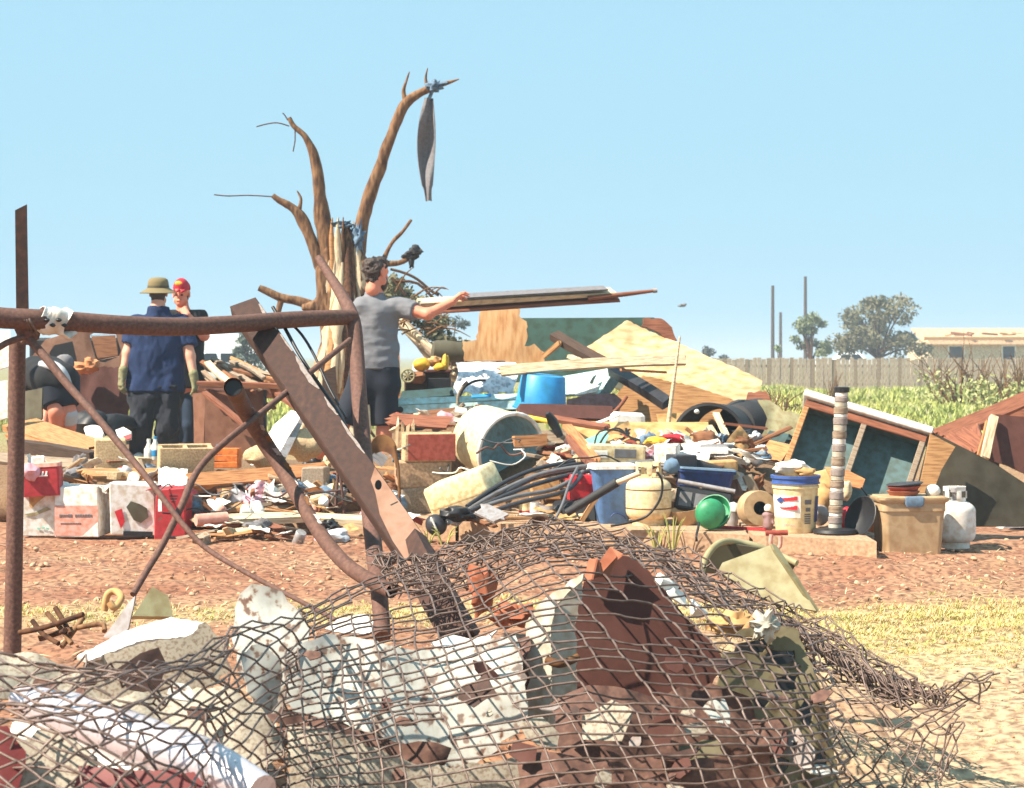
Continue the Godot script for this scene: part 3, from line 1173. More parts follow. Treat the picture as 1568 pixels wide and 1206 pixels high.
func background() -> void:
	# board fence across the field
	var fd := 66.0
	var f := thing("board_fence", "long weathered board fence standing across the far side of the green field", "fence", at(Vector3(12, 0, -fd)))
	var x := 5.6
	var i := 0
	while x < 20.0:
		var w := rng.randf_range(0.115, 0.15)
		var h := 1.17 + rng.randf_range(-0.05, 0.04) - clampf((7.0 - x) * 0.02, 0.0, 0.1)
		var b := MB.new()
		b.box(turn(Vector3(x + w * 0.5, h * 0.5, -fd + rng.randf_range(-0.012, 0.012)), 0, 0, rng.randf_range(-1, 1)), Vector3(w, h, 0.02), 0.004)
		var m := part(f, "board", b, M.fence_wood, true)
		if i % 5 == 0:
			m.material_override = M.wood_grey
		x += w + rng.randf_range(0.004, 0.024)
		i += 1
	for y in [0.3, 0.92]:
		var b := MB.new()
		b.box(at(Vector3(12.7, y, -fd - 0.055)), Vector3(14.4, 0.09, 0.05))
		part(f, "rail", b, M.wood_grey, true)
	for k in 7:
		var b := MB.new()
		b.box(at(Vector3(5.9 + k * 2.3, 0.6, -fd - 0.13)), Vector3(0.1, 1.2, 0.1))
		part(f, "post", b, M.wood_grey, true)
	# house with a stripped roof
	var hd := 115.0
	var h := thing("house", "low pale plastered house with a torn roof and dark windows beyond the fence", "house", at(Vector3(29.5, 0, -hd)))
	var wall := MB.new()
	wall.box(at(Vector3(0, 1.1, -3)), Vector3(10.2, 2.2, 6.0), 0.03)
	part(h, "wall", wall, M.plaster)
	var x0 := 24.4 - 29.5
	for wpx in [[1453, 1475], [1535, 1553]]:
		var xa: float = (wpx[0] - 784.0) / F * hd - 29.5
		var xb: float = (wpx[1] - 784.0) / F * hd - 29.5
		var fr := MB.new()
		fr.box(at(Vector3((xa + xb) / 2, 1.35, 0.03)), Vector3(xb - xa + 0.16, 1.1, 0.05), 0.01)
		var win := part(h, "window", fr, M.white_clean)
		var pb := MB.new()
		pb.box(at(Vector3((xa + xb) / 2, 1.35, 0.06)), Vector3(xb - xa, 0.92, 0.02), 0.005)
		part(win, "pane", pb, M.glass_dark)
	var roof := MB.new()
	roof.box(turn(Vector3(0, 2.42, -1.6), 0, 14), Vector3(10.8, 0.1, 4.0), 0.02)
	part(h, "roof", roof, M.roof_tan)
	var fas := MB.new()
	fas.box(at(Vector3(0, 2.28, 0.3)), Vector3(10.8, 0.2, 0.08), 0.02)
	part(h, "fascia", fas, M.wood_tan)
	for k in 18:
		var b := MB.new()
		var rx := rng.randf_range(-5.2, 5.2)
		b.box(turn(Vector3(rx, 2.5 + rng.randf_range(0, 0.14), 0.1 + rng.randf_range(-0.7, 0.1)), rng.randf_range(-40, 40), 0, rng.randf_range(-14, 14)), Vector3(rng.randf_range(0.3, 1.3), rng.randf_range(0.04, 0.14), 0.2), 0.02)
		part(h, "rafter", b, [M.roof_tan, M.wood_pale, M.wood_brown, M.wood_tan][k % 4])
	# poles
	var poles := [[1183, 437, 140.0, "tall dark utility pole, leftmost of the three poles beyond the fence"], [1195, 478, 155.0, "short thin utility pole just right of the leftmost pole"], [1233, 423, 140.0, "tallest utility pole rising out of the smaller green tree"]]
	for p in poles:
		var b := MB.new()
		var top: Vector3 = P(p[0], p[1], p[2])
		b.tube([Vector3(top.x, -0.3, top.z), top], [0.15, 0.11], 8)
		solo("utility_pole", p[3], "pole", b, M.wood_dark, at(Vector3(top.x, 0, top.z)), true, "utility poles beyond the fence")
	# trees beyond the fence
	tree("broad bushy olive tree, largest beyond the fence, beside the pale house", 1345, 105, 4.7, 2.6, 44, 120, 0.13, Color(0.10, 0.10, 0.05), Color(0.24, 0.20, 0.12), "trees beyond the fence")
	tree("smaller loose green tree growing beside the tallest utility pole", 1242, 100, 3.6, 1.35, 26, 70, 0.12, Color(0.12, 0.15, 0.09), Color(0.22, 0.24, 0.13), "trees beyond the fence")
	tree("low dark far tree just above the end of the pale plywood", 1090, 120, 1.9, 1.1, 12, 60, 0.12, Color(0.05, 0.06, 0.05), Color(0.10, 0.10, 0.08), "trees beyond the fence")
	tree("thin sapling with pale leaves at the foot of the leftmost pole", 1192, 104, 2.3, 0.5, 7, 22, 0.11, Color(0.12, 0.17, 0.08), Color(0.2, 0.24, 0.1), "trees beyond the fence")
	tree("grey green small tree standing behind the leaning rusty channel", 385, 72, 2.5, 0.95, 18, 60, 0.1, Color(0.06, 0.08, 0.06), Color(0.14, 0.16, 0.13), "trees behind the parked cars")
	tree("thin grey tree seen between the grey shirt and the orange plywood", 690, 70, 3.1, 0.9, 15, 40, 0.09, Color(0.06, 0.08, 0.09), Color(0.12, 0.14, 0.13), "trees behind the parked cars")
	tree("low green bush before the parked white car", 333, 48, 0.75, 0.5, 10, 50, 0.06, Color(0.09, 0.12, 0.03), Color(0.2, 0.2, 0.07))
	# vehicles far behind
	car("parked_car", "white car parked behind the stick heap, seen below the gate rail", 338, 75, 8)
	car("parked_car", "white car with dark windows parked beyond the left of the dead tree", 392, 84, -5)
	car("parked_van", "tall white van behind the parked cars, seen below the gate rail", 350, 98, 4, 0.9)
	car("parked_car", "white car roof just showing above the board fence between the two trees", 1300, 125, 3)
	car("parked_van", "white van far behind the grey shirt, beside the thin grey tree", 700, 96, 3, 0.5)
	# bare bush with green leaves in the field
	for q in [[1470, 42.0, 1.45, 1.25, "large bare twiggy bush with green lower leaves beside the leaning rafters"], [1552, 40.0, 1.4, 0.7, "bare forked sapling at the edge of the field beside the rusty sheets"], [1275, 48.0, 0.95, 0.3, "thin forked dead sapling in the field behind the tilted cabinet"], [1185, 33.0, 0.75, 0.6, "brown dry bush in the field behind the black drums"]]:
		var d: float = q[1]
		var base := Vector3((q[0] - 784.0) / F * d, 0, -d)
		var bush := thing("bush", q[4], "bush", at(base))
		var tb := MB.new()
		var clumps := []
		for k in int(10 + 22 * q[3]):
			var a := rng.randf() * TAU
			var tip := Vector3(cos(a) * q[3] * rng.randf_range(0.2, 1.0), q[2] * rng.randf_range(0.55, 1.0), sin(a) * q[3] * 0.7)
			var mid: Vector3 = tip * 0.5 + Vector3(rng.randfn(), rng.randfn(), rng.randfn()) * 0.16 * q[3]
			tb.tube(smooth([Vector3(cos(a) * 0.06, -0.05, sin(a) * 0.06), mid, tip]), radii([0.018, 0.005], 2, 7), 5)
			var fork: Vector3 = mid + Vector3(rng.randf_range(-0.4, 0.4), rng.randf_range(0.2, 0.6), rng.randf_range(-0.3, 0.3)) * q[3]
			tb.tube(smooth([mid, mid.lerp(fork, 0.5) + Vector3(0.03, 0, 0), fork]), radii([0.013, 0.004], 2, 7), 4)
			if k % 2 == 0 and q[3] > 0.5:
				clumps.append([Vector3(tip.x, q[2] * rng.randf_range(0.08, 0.5), tip.z), Vector3(0.3, 0.25, 0.3) * q[3]])
		part(bush, "stem", tb, M.twig_pale)
		if clumps.size():
			var cb := MB.new()
			if q[0] == 1185:
				foliage(cb, clumps, 26, 0.05, Color(0.30, 0.2, 0.1), Color(0.22, 0.2, 0.06))
			else:
				foliage(cb, clumps, 46, 0.055, Color(0.30, 0.33, 0.12), Color(0.44, 0.44, 0.2))
			part(bush, "foliage", cb, M.leaf)
	# bird
	var bp := P(1045, 467, 60.0)
	var bird := MB.new()
	bird.nets([[bp + Vector3(-0.07, -0.02, 0), bp + Vector3(0.05, 0.0, 0), 0.04, 0.055], [bp + Vector3(0.05, 0.01, 0), bp + Vector3(0.1, 0.03, 0), 0.035, 0.03], [bp, bp + Vector3(-0.06, 0.02, 0.13), 0.03, 0.012], [bp, bp + Vector3(-0.06, 0.02, -0.13), 0.03, 0.012], [bp + Vector3(-0.08, -0.02, 0), bp + Vector3(-0.14, -0.03, 0), 0.025, 0.02]], 0.012, 0.02)
	solo("bird", "small dark bird in the open sky past the end of the raised board", "bird", bird, M.grey_felt, at(bp), true)

# ------------------------------------------------------------------ the dead tree
func dead_tree() -> void:
	var d := 21.5
	var o := thing("dead_tree", "tall broken dead tree with pale split trunk and bare limbs", "tree", at(P(515, 720, d)))
	var g := FastNoiseLite.new()
	g.seed = 31
	g.frequency = 0.03
	g.fractal_octaves = 3
	var b := MB.new()
	var bones := []
	for q in [[515, 720, 522, 560, 0.25, 0.22], [522, 560, 528, 440, 0.22, 0.19], [528, 440, 531, 355, 0.19, 0.085], [505, 520, 492, 415, 0.13, 0.09], [520, 430, 500, 385, 0.1, 0.075], [540, 470, 556, 400, 0.13, 0.08], [545, 430, 590, 402, 0.1, 0.05], [520, 470, 470, 470, 0.1, 0.07], [515, 720, 470, 735, 0.24, 0.1], [515, 720, 575, 735, 0.24, 0.1], [531, 430, 545, 362, 0.1, 0.05]]:
		bones.append([P(q[0], q[1], d), P(q[2], q[3], d - 0.05), q[4], q[5]])
	for q in bones:
		q[2] *= 0.78
		q[3] *= 0.78
	b.nets(bones, 0.03, 0.07, [], g, 0.03, Vector3(300, 60, 300))
	part(o, "trunk", b, M.bark, true)
	# split strands of bare wood standing round the core
	for i in 96:
		var a := rng.randf_range(-0.5, PI + 0.5)
		var h0 := rng.randf_range(0.0, 0.55) if i % 3 else 0.0
		var h1 := minf(1.06, h0 + rng.randf_range(0.25, 0.8))
		var twist := rng.randf_range(-0.5, 0.5)
		var ps := []
		for k in 8:
			var f := lerpf(h0, h1, k / 7.0)
			var c := P(516 + f * 14, 705 - f * 350, d)
			var r := (0.285 - 0.145 * f + 0.045 * sin(f * 9.0 + a * 2.0)) * rng.randf_range(0.85, 1.12)
			if f < 0.1:
				r *= 1.25
			ps.append(c + Vector3(cos(a + twist * f), 0, sin(a + twist * f)) * r)
		var w := rng.randf_range(0.02, 0.075)
		b = MB.new()
		var pts := smooth(ps, 2)
		b.tube(pts, radii([w * 0.5, w, w * 0.9, w * 0.7, 0.006], 0, pts.size()), 7, true, g, 0.5)
		part(o, "strand", b, [M.bark_pale, M.bark, M.bark_pale, M.bark_pale, M.wood_tan, M.bark_pale, M.twig, M.bark_pale][i % 8], true)
	var limbs := [
		[[[540, 420], [548, 385], [553, 345], [566, 300], [582, 255], [598, 212], [612, 175], [624, 155], [640, 144], [655, 137], [672, 131], [688, 126], [703, 121]], [0.085, 0.075, 0.062, 0.05, 0.035, 0.006]],
		[[[512, 430], [500, 375], [493, 330], [489, 295], [486, 262], [478, 230], [466, 207], [450, 193], [443, 180]], [0.11, 0.1, 0.07, 0.05, 0.035, 0.02]],
		[[[505, 440], [492, 405], [480, 375], [468, 345], [456, 325], [440, 313], [427, 306], [418, 299]], [0.085, 0.075, 0.065, 0.045, 0.028]],
		[[[622, 158], [618, 140], [622, 125], [627, 110]], [0.03, 0.018, 0.006]],
		[[[655, 137], [652, 120], [655, 104]], [0.026, 0.014, 0.005]],
		[[[457, 326], [461, 305], [455, 292]], [0.035, 0.02, 0.006]],
		[[[484, 258], [490, 250], [487, 246]], [0.02, 0.008]],
		[[[480, 470], [455, 460], [430, 455], [397, 440]], [0.07, 0.06, 0.045, 0.035]],
		[[[432, 456], [428, 470], [425, 486]], [0.035, 0.03, 0.025]],
		[[[586, 400], [600, 372], [616, 355], [630, 336]], [0.03, 0.022, 0.014]],
		[[[588, 404], [612, 402], [630, 392], [646, 382]], [0.034, 0.028, 0.016]],
	]
	for l in limbs:
		var ps := smooth(path(l[0], d), 4)
		b = MB.new()
		b.tube(ps, radii(l[1], 0, ps.size()), 9, true, g, 0.35)
		part(o, "limb", b, M.bark, true)
	for l in [[[328, 298], [350, 300], [380, 299], [418, 301]], [[393, 194], [408, 190], [425, 188], [443, 193]], [[441, 184], [436, 176], [433, 173]], [[452, 200], [452, 215], [449, 232]]]:
		b = MB.new()
		b.tube(smooth(path(l, d)), 0.007, 5)
		part(o, "twig", b, M.twig, true)
	# rags caught in it
	var strip := MB.new()
	var top := P(657, 150, d)
	strip.grid(6, 26, func(u, v):
		var w: float = 0.085 * (0.55 + 0.9 * sin(PI * clampf(v * 1.05, 0.0, 1.0)) * (1.0 - 0.35 * v))
		return top + Vector3((u - 0.5) * 2.0 * w * (0.9 if v < 0.85 else 0.7) - 0.03 * sin(v * 3.0), -v * 1.13, 0.05 * sin(u * 6.0 + v * 4.0) + 0.04 * sin(v * 9.0)), 0.008)
	solo("felt_strip", "long grey strip of roofing felt hanging from the highest limb", "cloth strip", strip, M.grey_felt, at(top), true)
	var tie := MB.new()
	tie.lump(P(666, 131, d - 0.05), Vector3(0.09, 0.05, 0.06), fn, 1.5, 3.0, 12, 18)
	tie.tube(path([[664, 134], [660, 144], [657, 152]], d), 0.02, 6)
	solo("rag", "pale blue rag knotted round the highest limb above the felt strip", "rag", tie, M.blue_rag, at(P(664, 131, d)), true)
	var rag := MB.new()
	rag.lump(P(549, 362, d - 0.1), Vector3(0.06, 0.12, 0.07), fn, 1.4, 3.0, 12, 18)
	rag.lump(P(524, 344, d - 0.1), Vector3(0.11, 0.03, 0.06), fn, 1.4, 3.0, 12, 18)
	solo("rag", "blue rag caught in the fork of the dead tree", "rag", rag, M.blue_rag, at(P(547, 362, d)), true)
	var dark := MB.new()
	dark.lump(P(636, 384, d), Vector3(0.075, 0.05, 0.06), fn, 0.9, 1.5)
	dark.lump(P(628, 392, d), Vector3(0.09, 0.05, 0.05), fn, 0.9, 1.5)
	dark.lump(P(630, 400, d), Vector3(0.03, 0.07, 0.04), fn, 0.9, 1.5)
	solo("rag", "black rag snagged on the thin limb above the bearded man", "rag", dark, M.black_rubber, at(P(633, 390, d)), true)

# ------------------------------------------------------------------ people
func hand(wr: Vector3, dir: Vector3, palm: Vector3, curl: float, thumb: float, fat := 0.0, s := 1.0) -> Array:
	dir = dir.normalized()
	palm = (palm - dir * palm.dot(dir)).normalized()
	var side := dir.cross(palm) * thumb
	var r := []
	for k in 3:
		var o := side * (k - 1) * 0.024 * s
		r.append([wr + o * 0.6, wr + dir * 0.085 * s + o, (0.021 + fat) * s, (0.017 + fat) * s])
	for k in 4:
		var o := side * (0.036 - k * 0.024) * s
		var l: float = [0.072, 0.08, 0.074, 0.058][k] * s
		var a := wr + dir * (0.088 - 0.004 * absf(k - 1)) * s + o
		var c := deg_to_rad(curl * (1.0 + 0.12 * k))
		var d1 := (dir * cos(c * 0.6) + palm * sin(c * 0.6) + side * (0.10 - 0.07 * k)).normalized()
		var m := a + d1 * l * 0.52
		var d2 := dir * cos(c * 1.5) + palm * sin(c * 1.5)
		r.append([a, m, (0.0095 + fat) * s, (0.009 + fat) * s])
		r.append([m, m + d2 * l * 0.5, (0.009 + fat) * s, (0.0075 + fat) * s])
	var t0 := wr + dir * 0.025 * s + side * 0.028 * s
	var t1 := t0 + (dir * 0.6 + side * 0.7 + palm * 0.3).normalized() * 0.042 * s
	r.append([t0, t1, (0.0135 + fat) * s, (0.011 + fat) * s])
	r.append([t1, t1 + (dir * 0.9 + side * 0.25 + palm * 0.45).normalized() * 0.034 * s, (0.0105 + fat) * s, (0.0085 + fat) * s])
	return r

func head_bones(c: Vector3, look: Vector3, up: Vector3) -> Array:
	look = look.normalized()
	up = (up - look * up.dot(look)).normalized()
	var sd := look.cross(up)
	var q := func(x: float, y: float, z: float) -> Vector3: return c + sd * x + up * y + look * z
	return [
		[q.call(0, 0.035, -0.028), q.call(0, 0.04, 0.022), 0.077, 0.072],
		[q.call(0, -0.01, 0.02), q.call(0, -0.075, 0.052), 0.058, 0.04],
		[q.call(-0.03, -0.055, 0.03), q.call(0.03, -0.055, 0.03), 0.04, 0.04],
		[q.call(0, 0.012, 0.09), q.call(0, -0.022, 0.108), 0.009, 0.013],
		[q.call(-0.028, 0.022, 0.082), q.call(0.028, 0.022, 0.082), 0.016, 0.016],
		[q.call(0.076, 0.012, -0.006), q.call(0.08, -0.02, -0.002), 0.014, 0.01],
		[q.call(-0.076, 0.012, -0.006), q.call(-0.08, -0.02, -0.002), 0.014, 0.01],
		[q.call(-0.018, -0.052, 0.088), q.call(0.018, -0.052, 0.088), 0.009, 0.009],
		[q.call(0, -0.04, -0.02), q.call(0, -0.13, -0.035), 0.056, 0.06],
	]

func eyes(o: Node3D, c: Vector3, look: Vector3, up: Vector3) -> void:
	look = look.normalized()
	up = (up - look * up.dot(look)).normalized()
	var sd := look.cross(up)
	for s in [-1.0, 1.0]:
		var b := MB.new()
		b.lump(c + sd * 0.031 * s + up * 0.004 + look * 0.09, Vector3(0.014, 0.009, 0.008), fn, 0.0, 1.0, 6, 8)
		part(o, "eye", b, M.black, true)

func limb(b: Array, ps: Array, rs: Array) -> void:
	for i in ps.size() - 1:
		b.append([ps[i], ps[i + 1], rs[i], rs[i + 1]])

func swell(bones: Array, by: float) -> Array:
	var r := []
	for b in bones:
		r.append([b[0], b[1], b[2] + by, b[3] + by, b.size() > 4 and b[4]])
	return r

func torso(neck: Vector3, sl: Vector3, sr: Vector3, pel: Vector3, hw: float, w := 1.0) -> Array:
	var chest := neck.lerp(pel, 0.3)
	var waist := neck.lerp(pel, 0.68)
	var sd := (sr - sl).normalized() * hw
	return [
		[sl.lerp(sr, 0.12) + Vector3(0, -0.02, 0), sl.lerp(sr, 0.88) + Vector3(0, -0.02, 0), 0.068 * w, 0.068 * w],
		[neck + Vector3(0, -0.03, 0), chest, 0.07 * w, 0.115 * w],
		[chest - sd * 0.8, waist - sd * 0.75, 0.105 * w, 0.105 * w],
		[chest + sd * 0.8, waist + sd * 0.75, 0.105 * w, 0.105 * w],
		[waist - sd * 0.75, pel - sd * 0.8, 0.105 * w, 0.12 * w],
		[waist + sd * 0.75, pel + sd * 0.8, 0.105 * w, 0.12 * w],
		[chest, pel, 0.12 * w, 0.13 * w],
	]

func people() -> void:
	man_in_grey()
	man_in_blue()
	man_in_cap()
	crouching()

func man_in_grey() -> void:
	var d := 16.0
	var o := thing("person", "bearded person in grey T-shirt and dark shorts lifting a long board", "person", at(P(575, 757, d)))
	var neck := P(574, 446, d)
	var head := P(577, 419, d - 0.03)
	var look := Vector3(0.72, -0.06, -0.7)
	var sl := P(553, 470, d - 0.05)
	var sr := P(606, 468, d - 0.02)
	var pel := P(574, 577, d)
	var body := torso(neck, sl, sr, pel, 0.085)
	var elr := P(655, 481, d - 0.12)
	var wrr := P(694, 461, d - 0.06)
	var ell := P(600, 480, d + 0.36)
	var wrl := P(650, 468, d + 0.34)
	limb(body, [sr, elr, wrr], [0.055, 0.046, 0.032])
	limb(body, [sl, ell, wrl], [0.055, 0.046, 0.032])
	var hl := P(556, 590, d - 0.02)
	var hr := P(590, 590, d)
	var kl := P(522, 653, d - 0.05)
	var kr := P(588, 662, d)
	var al := P(483, 702, d + 0.12)
	var ar := P(592, 742, d + 0.02)
	limb(body, [hl, kl, al], [0.085, 0.06, 0.036])
	limb(body, [hr, kr, ar], [0.085, 0.06, 0.036])
	body.append([kl.lerp(al, 0.15), kl.lerp(al, 0.5), 0.055, 0.052])
	body.append([kr.lerp(ar, 0.15), kr.lerp(ar, 0.5), 0.055, 0.052])
	body.append([neck, head + Vector3(-0.02, -0.05, 0), 0.06, 0.055])
	var b := MB.new()
	b.nets(body, 0.016, 0.03)
	b.nets(head_bones(head, look, Vector3(0, 1, 0)), 0.006, 0.018)
	b.nets(hand(wrr, P(708, 449, d + 0.02) - wrr, Vector3(0.2, -0.5, 0.3), 45, -1.0), 0.004, 0.008)
	b.nets(hand(wrl, Vector3(1, 0.1, 0.05), Vector3(0.1, 1, -0.2), 40, 1.0), 0.005, 0.008)
	part(o, "body", b, M.skin_red, true)
	# shirt
	var sh := swell(torso(neck, sl, sr, pel + Vector3(0, -0.02, 0), 0.085), 0.02)
	sh.append([sr, sr.lerp(elr, 0.62), 0.082, 0.08, true])
	sh.append([sl, sl.lerp(ell, 0.62), 0.082, 0.08, true])
	b = MB.new()
	b.nets(sh, 0.014, 0.03, [Plane(Vector3(0, -1, 0), -P(574, 566, d).y), Plane(Vector3(0.15, 1, 0.1).normalized(), P(574, 446, d))], fn, 0.02, Vector3(330, 560, 330))
	part(o, "shirt", b, M.shirt_grey, true)
	b = MB.new()
	var st := [[hl + Vector3(0.02, 0.06, 0), hl.lerp(kl, 0.88), 0.125, 0.108, true], [hr + Vector3(-0.02, 0.06, 0), hr.lerp(kr, 0.86), 0.125, 0.11, true], [pel + Vector3(-0.075, 0.06, 0), pel + Vector3(0.075, 0.06, 0), 0.13, 0.13], [pel + Vector3(-0.08, -0.06, 0), pel + Vector3(0.08, -0.06, 0), 0.14, 0.135]]
	b.nets(st, 0.016, 0.025, [Plane(Vector3(0, 1, 0), P(574, 561, d))], fn, 0.012, 200.0)
	part(o, "shorts", b, M.shorts, true)
	# hair and beard
	look = look.normalized()
	b = MB.new()
	b.nets([[head + Vector3(0, 0.05, 0) - look * 0.035, head + Vector3(0, 0.058, 0) + look * 0.02, 0.085, 0.076], [head + Vector3(0, 0.09, 0) + look * 0.01, head + Vector3(0, 0.1, 0) + look * 0.05, 0.05, 0.045], [head + Vector3(0, 0.02, 0) - look * 0.05, head + Vector3(0, -0.05, 0) - look * 0.045, 0.07, 0.052]], 0.007, 0.02, [], fn, 0.022, 1500.0)
	part(o, "hair", b, M.hair, true)
	b = MB.new()
	b.nets([[head + Vector3(0, -0.06, 0) + look * 0.06, head + Vector3(0, -0.105, 0) + look * 0.06, 0.041, 0.033], [head + Vector3(0, -0.065, 0) + look * 0.035, head + Vector3(0, -0.09, 0) + look * 0.05, 0.059, 0.045]], 0.008, 0.02, [], fn, 0.008, 500.0)
	part(o, "beard", b, M.hair, true)
	for q in [[al, P(470, 712, d + 0.08)], [ar, P(608, 757, d - 0.12)]]:
		b = MB.new()
		var toe: Vector3 = q[1]
		b.nets([[q[0] + Vector3(0, 0.03, 0), q[0] + Vector3(0, -0.03, 0), 0.05, 0.046], [q[0] + Vector3(0, -0.04, 0), toe, 0.045, 0.042]], 0.012, 0.02)
		part(o, "shoe", b, M.black, true)
	# the board he holds
	var l := thing("raised_board", "long broken board held out at chest height by the bearded person", "board", at(P(790, 460, d + 0.05)))
	b = MB.new()
	b.box(along(P(641, 464, d + 0.16), P(938, 446, d + 0.45), 14), Vector3(P(641, 467, d).distance_to(P(938, 449, d + 0.37)), 0.045, 0.2), 0.005, 0.006, rng)
	part(l, "upper_board", b, M.wood_pale, true)
	b = MB.new()
	b.box(along(P(650, 477, d + 0.16), P(945, 457, d + 0.45), 14), Vector3(P(650, 475, d).distance_to(P(945, 458, d + 0.35)), 0.035, 0.17), 0.005, 0.006, rng)
	part(l, "lower_board", b, M.wood_red, true)
	b = MB.new()
	b.box(along(P(700, 460, d + 0.14), P(930, 446, d + 0.4), 14).translated(Vector3(0, 0.032, 0.02)), Vector3(1.25, 0.014, 0.15), 0.003, 0.004, rng)
	part(l, "felt", b, M.grey_felt, true)
	b = MB.new()
	b.tube([P(900, 457, d + 0.3), P(960, 450, d + 0.36), P(1002, 445, d + 0.4)], [0.022, 0.02, 0.014], 6)
	part(l, "batten", b, M.wood_red, true)
	b = MB.new()
	b.tube([P(1000, 445, d + 0.4), P(1006, 444, d + 0.4)], 0.022, 8)
	part(l, "bolt_head", b, M.steel_worn, true)

func man_in_blue() -> void:
	var d := 18.5
	var o := thing("person", "person in blue T-shirt and olive bucket hat standing with back turned", "person", at(P(240, 705, d)))
	var neck := P(243, 472, d)
	var head := P(243, 450, d + 0.03)
	var look := Vector3(0.05, -0.2, -1)
	var sl := P(207, 497, d)
	var sr := P(280, 497, d)
	var pel := P(238, 600, d)
	var body := torso(neck, sl, sr, pel, 0.14, 0.95)
	var ell := P(196, 540, d - 0.05)
	var wrl := P(188, 574, d - 0.1)
	var elr := P(291, 545, d - 0.05)
	var wrr := P(298, 580, d - 0.12)
	limb(body, [sl, ell, wrl], [0.065, 0.05, 0.034])
	limb(body, [sr, elr, wrr], [0.065, 0.05, 0.034])
	body.append([neck, head + Vector3(0, -0.05, 0), 0.066, 0.06])
	var hl := P(221, 606, d)
	var hr := P(256, 606, d)
	var kl := P(214, 652, d - 0.05)
	var kr := P(258, 652, d - 0.03)
	var al := P(216, 694, d + 0.05)
	var ar := P(252, 694, d + 0.05)
	limb(body, [hl, kl, al], [0.09, 0.065, 0.04])
	limb(body, [hr, kr, ar], [0.09, 0.065, 0.04])
	var b := MB.new()
	b.nets(body, 0.018, 0.03)
	b.nets(head_bones(head, look, Vector3(0, 1, 0)), 0.007, 0.018)
	part(o, "body", b, M.skin, true)
	b = MB.new()
	var sh := swell(torso(neck, sl, sr, pel, 0.15, 1.15), 0.026)
	sh.append([sl, sl.lerp(ell, 0.72), 0.098, 0.092, true])
	sh.append([sr, sr.lerp(elr, 0.72), 0.098, 0.092, true])
	b.nets(sh, 0.016, 0.03, [Plane(Vector3(0, -1, 0), -P(240, 600, d).y), Plane(Vector3(0, 1, -0.1).normalized(), P(243, 469, d))], fn, 0.028, Vector3(520, 300, 520))
	part(o, "shirt", b, M.shirt_blue, true)
	b = MB.new()
	b.nets([[hl + Vector3(0.02, 0.06, 0), kl, 0.14, 0.118], [kl, al + Vector3(0, -0.02, 0), 0.118, 0.1, true], [hr + Vector3(-0.02, 0.06, 0), kr, 0.14, 0.118], [kr, ar + Vector3(0, -0.02, 0), 0.118, 0.1, true], [pel + Vector3(-0.13, 0.06, 0), pel + Vector3(0.13, 0.06, 0), 0.15, 0.15], [pel + Vector3(-0.12, -0.05, 0), pel + Vector3(0.12, -0.05, 0), 0.15, 0.145]], 0.016, 0.02, [Plane(Vector3(0, 1, 0), P(240, 588, d))], fn, 0.03, Vector3(700, 420, 700))
	part(o, "trousers", b, M.trousers, true)
	for q in [[wrl, Vector3(-0.15, -1, 0.0), 1.0], [wrr, Vector3(0.2, -1, 0.0), -1.0]]:
		b = MB.new()
		var hb := hand(q[0], q[1], Vector3(q[2] * 0.8, 0, -0.5), 28, -q[2], 0.004, 1.08)
		hb.append([q[0] - q[1].normalized() * 0.05, q[0] + q[1].normalized() * 0.02, 0.044, 0.038])
		b.nets(hb, 0.006, 0.008)
		part(o, "glove", b, M.glove, true)
	b = MB.new()
	b.nets([[head + Vector3(0, 0.03, 0.03), head + Vector3(0, -0.045, 0.04), 0.085, 0.058]], 0.01, 0.02, [], fn, 0.008, 500.0)
	part(o, "hair", b, M.hair, true)
	b = MB.new()
	b.lathe(turn(head + Vector3(0, 0.03, 0.01), 0, 3, 0), [[0.172, -0.022], [0.176, -0.016], [0.125, 0.012], [0.1, 0.03], [0.098, 0.075], [0.088, 0.108], [0.06, 0.125], [0.001, 0.13]], 22, true, true)
	var hat := part(o, "hat", b, M.hat_olive, true)
	b = MB.new()
	b.lathe(turn(head + Vector3(0, 0.03, 0.01), 0, 3, 0), [[0.1035, 0.026], [0.1025, 0.05]], 22, false, false)
	part(hat, "hat_band", b, M.olive_dark, true)
	for q in [[al, P(212, 703, d - 0.12)], [ar, P(250, 703, d - 0.1)]]:
		b = MB.new()
		b.nets([[q[0] + Vector3(0, -0.03, 0), q[1] + Vector3(0, 0, -0.1), 0.052, 0.05], [q[0] + Vector3(0, -0.03, 0.08), q[1] + Vector3(0, 0, 0.05), 0.05, 0.05]], 0.012, 0.02)
		part(o, "shoe", b, M.white, true)

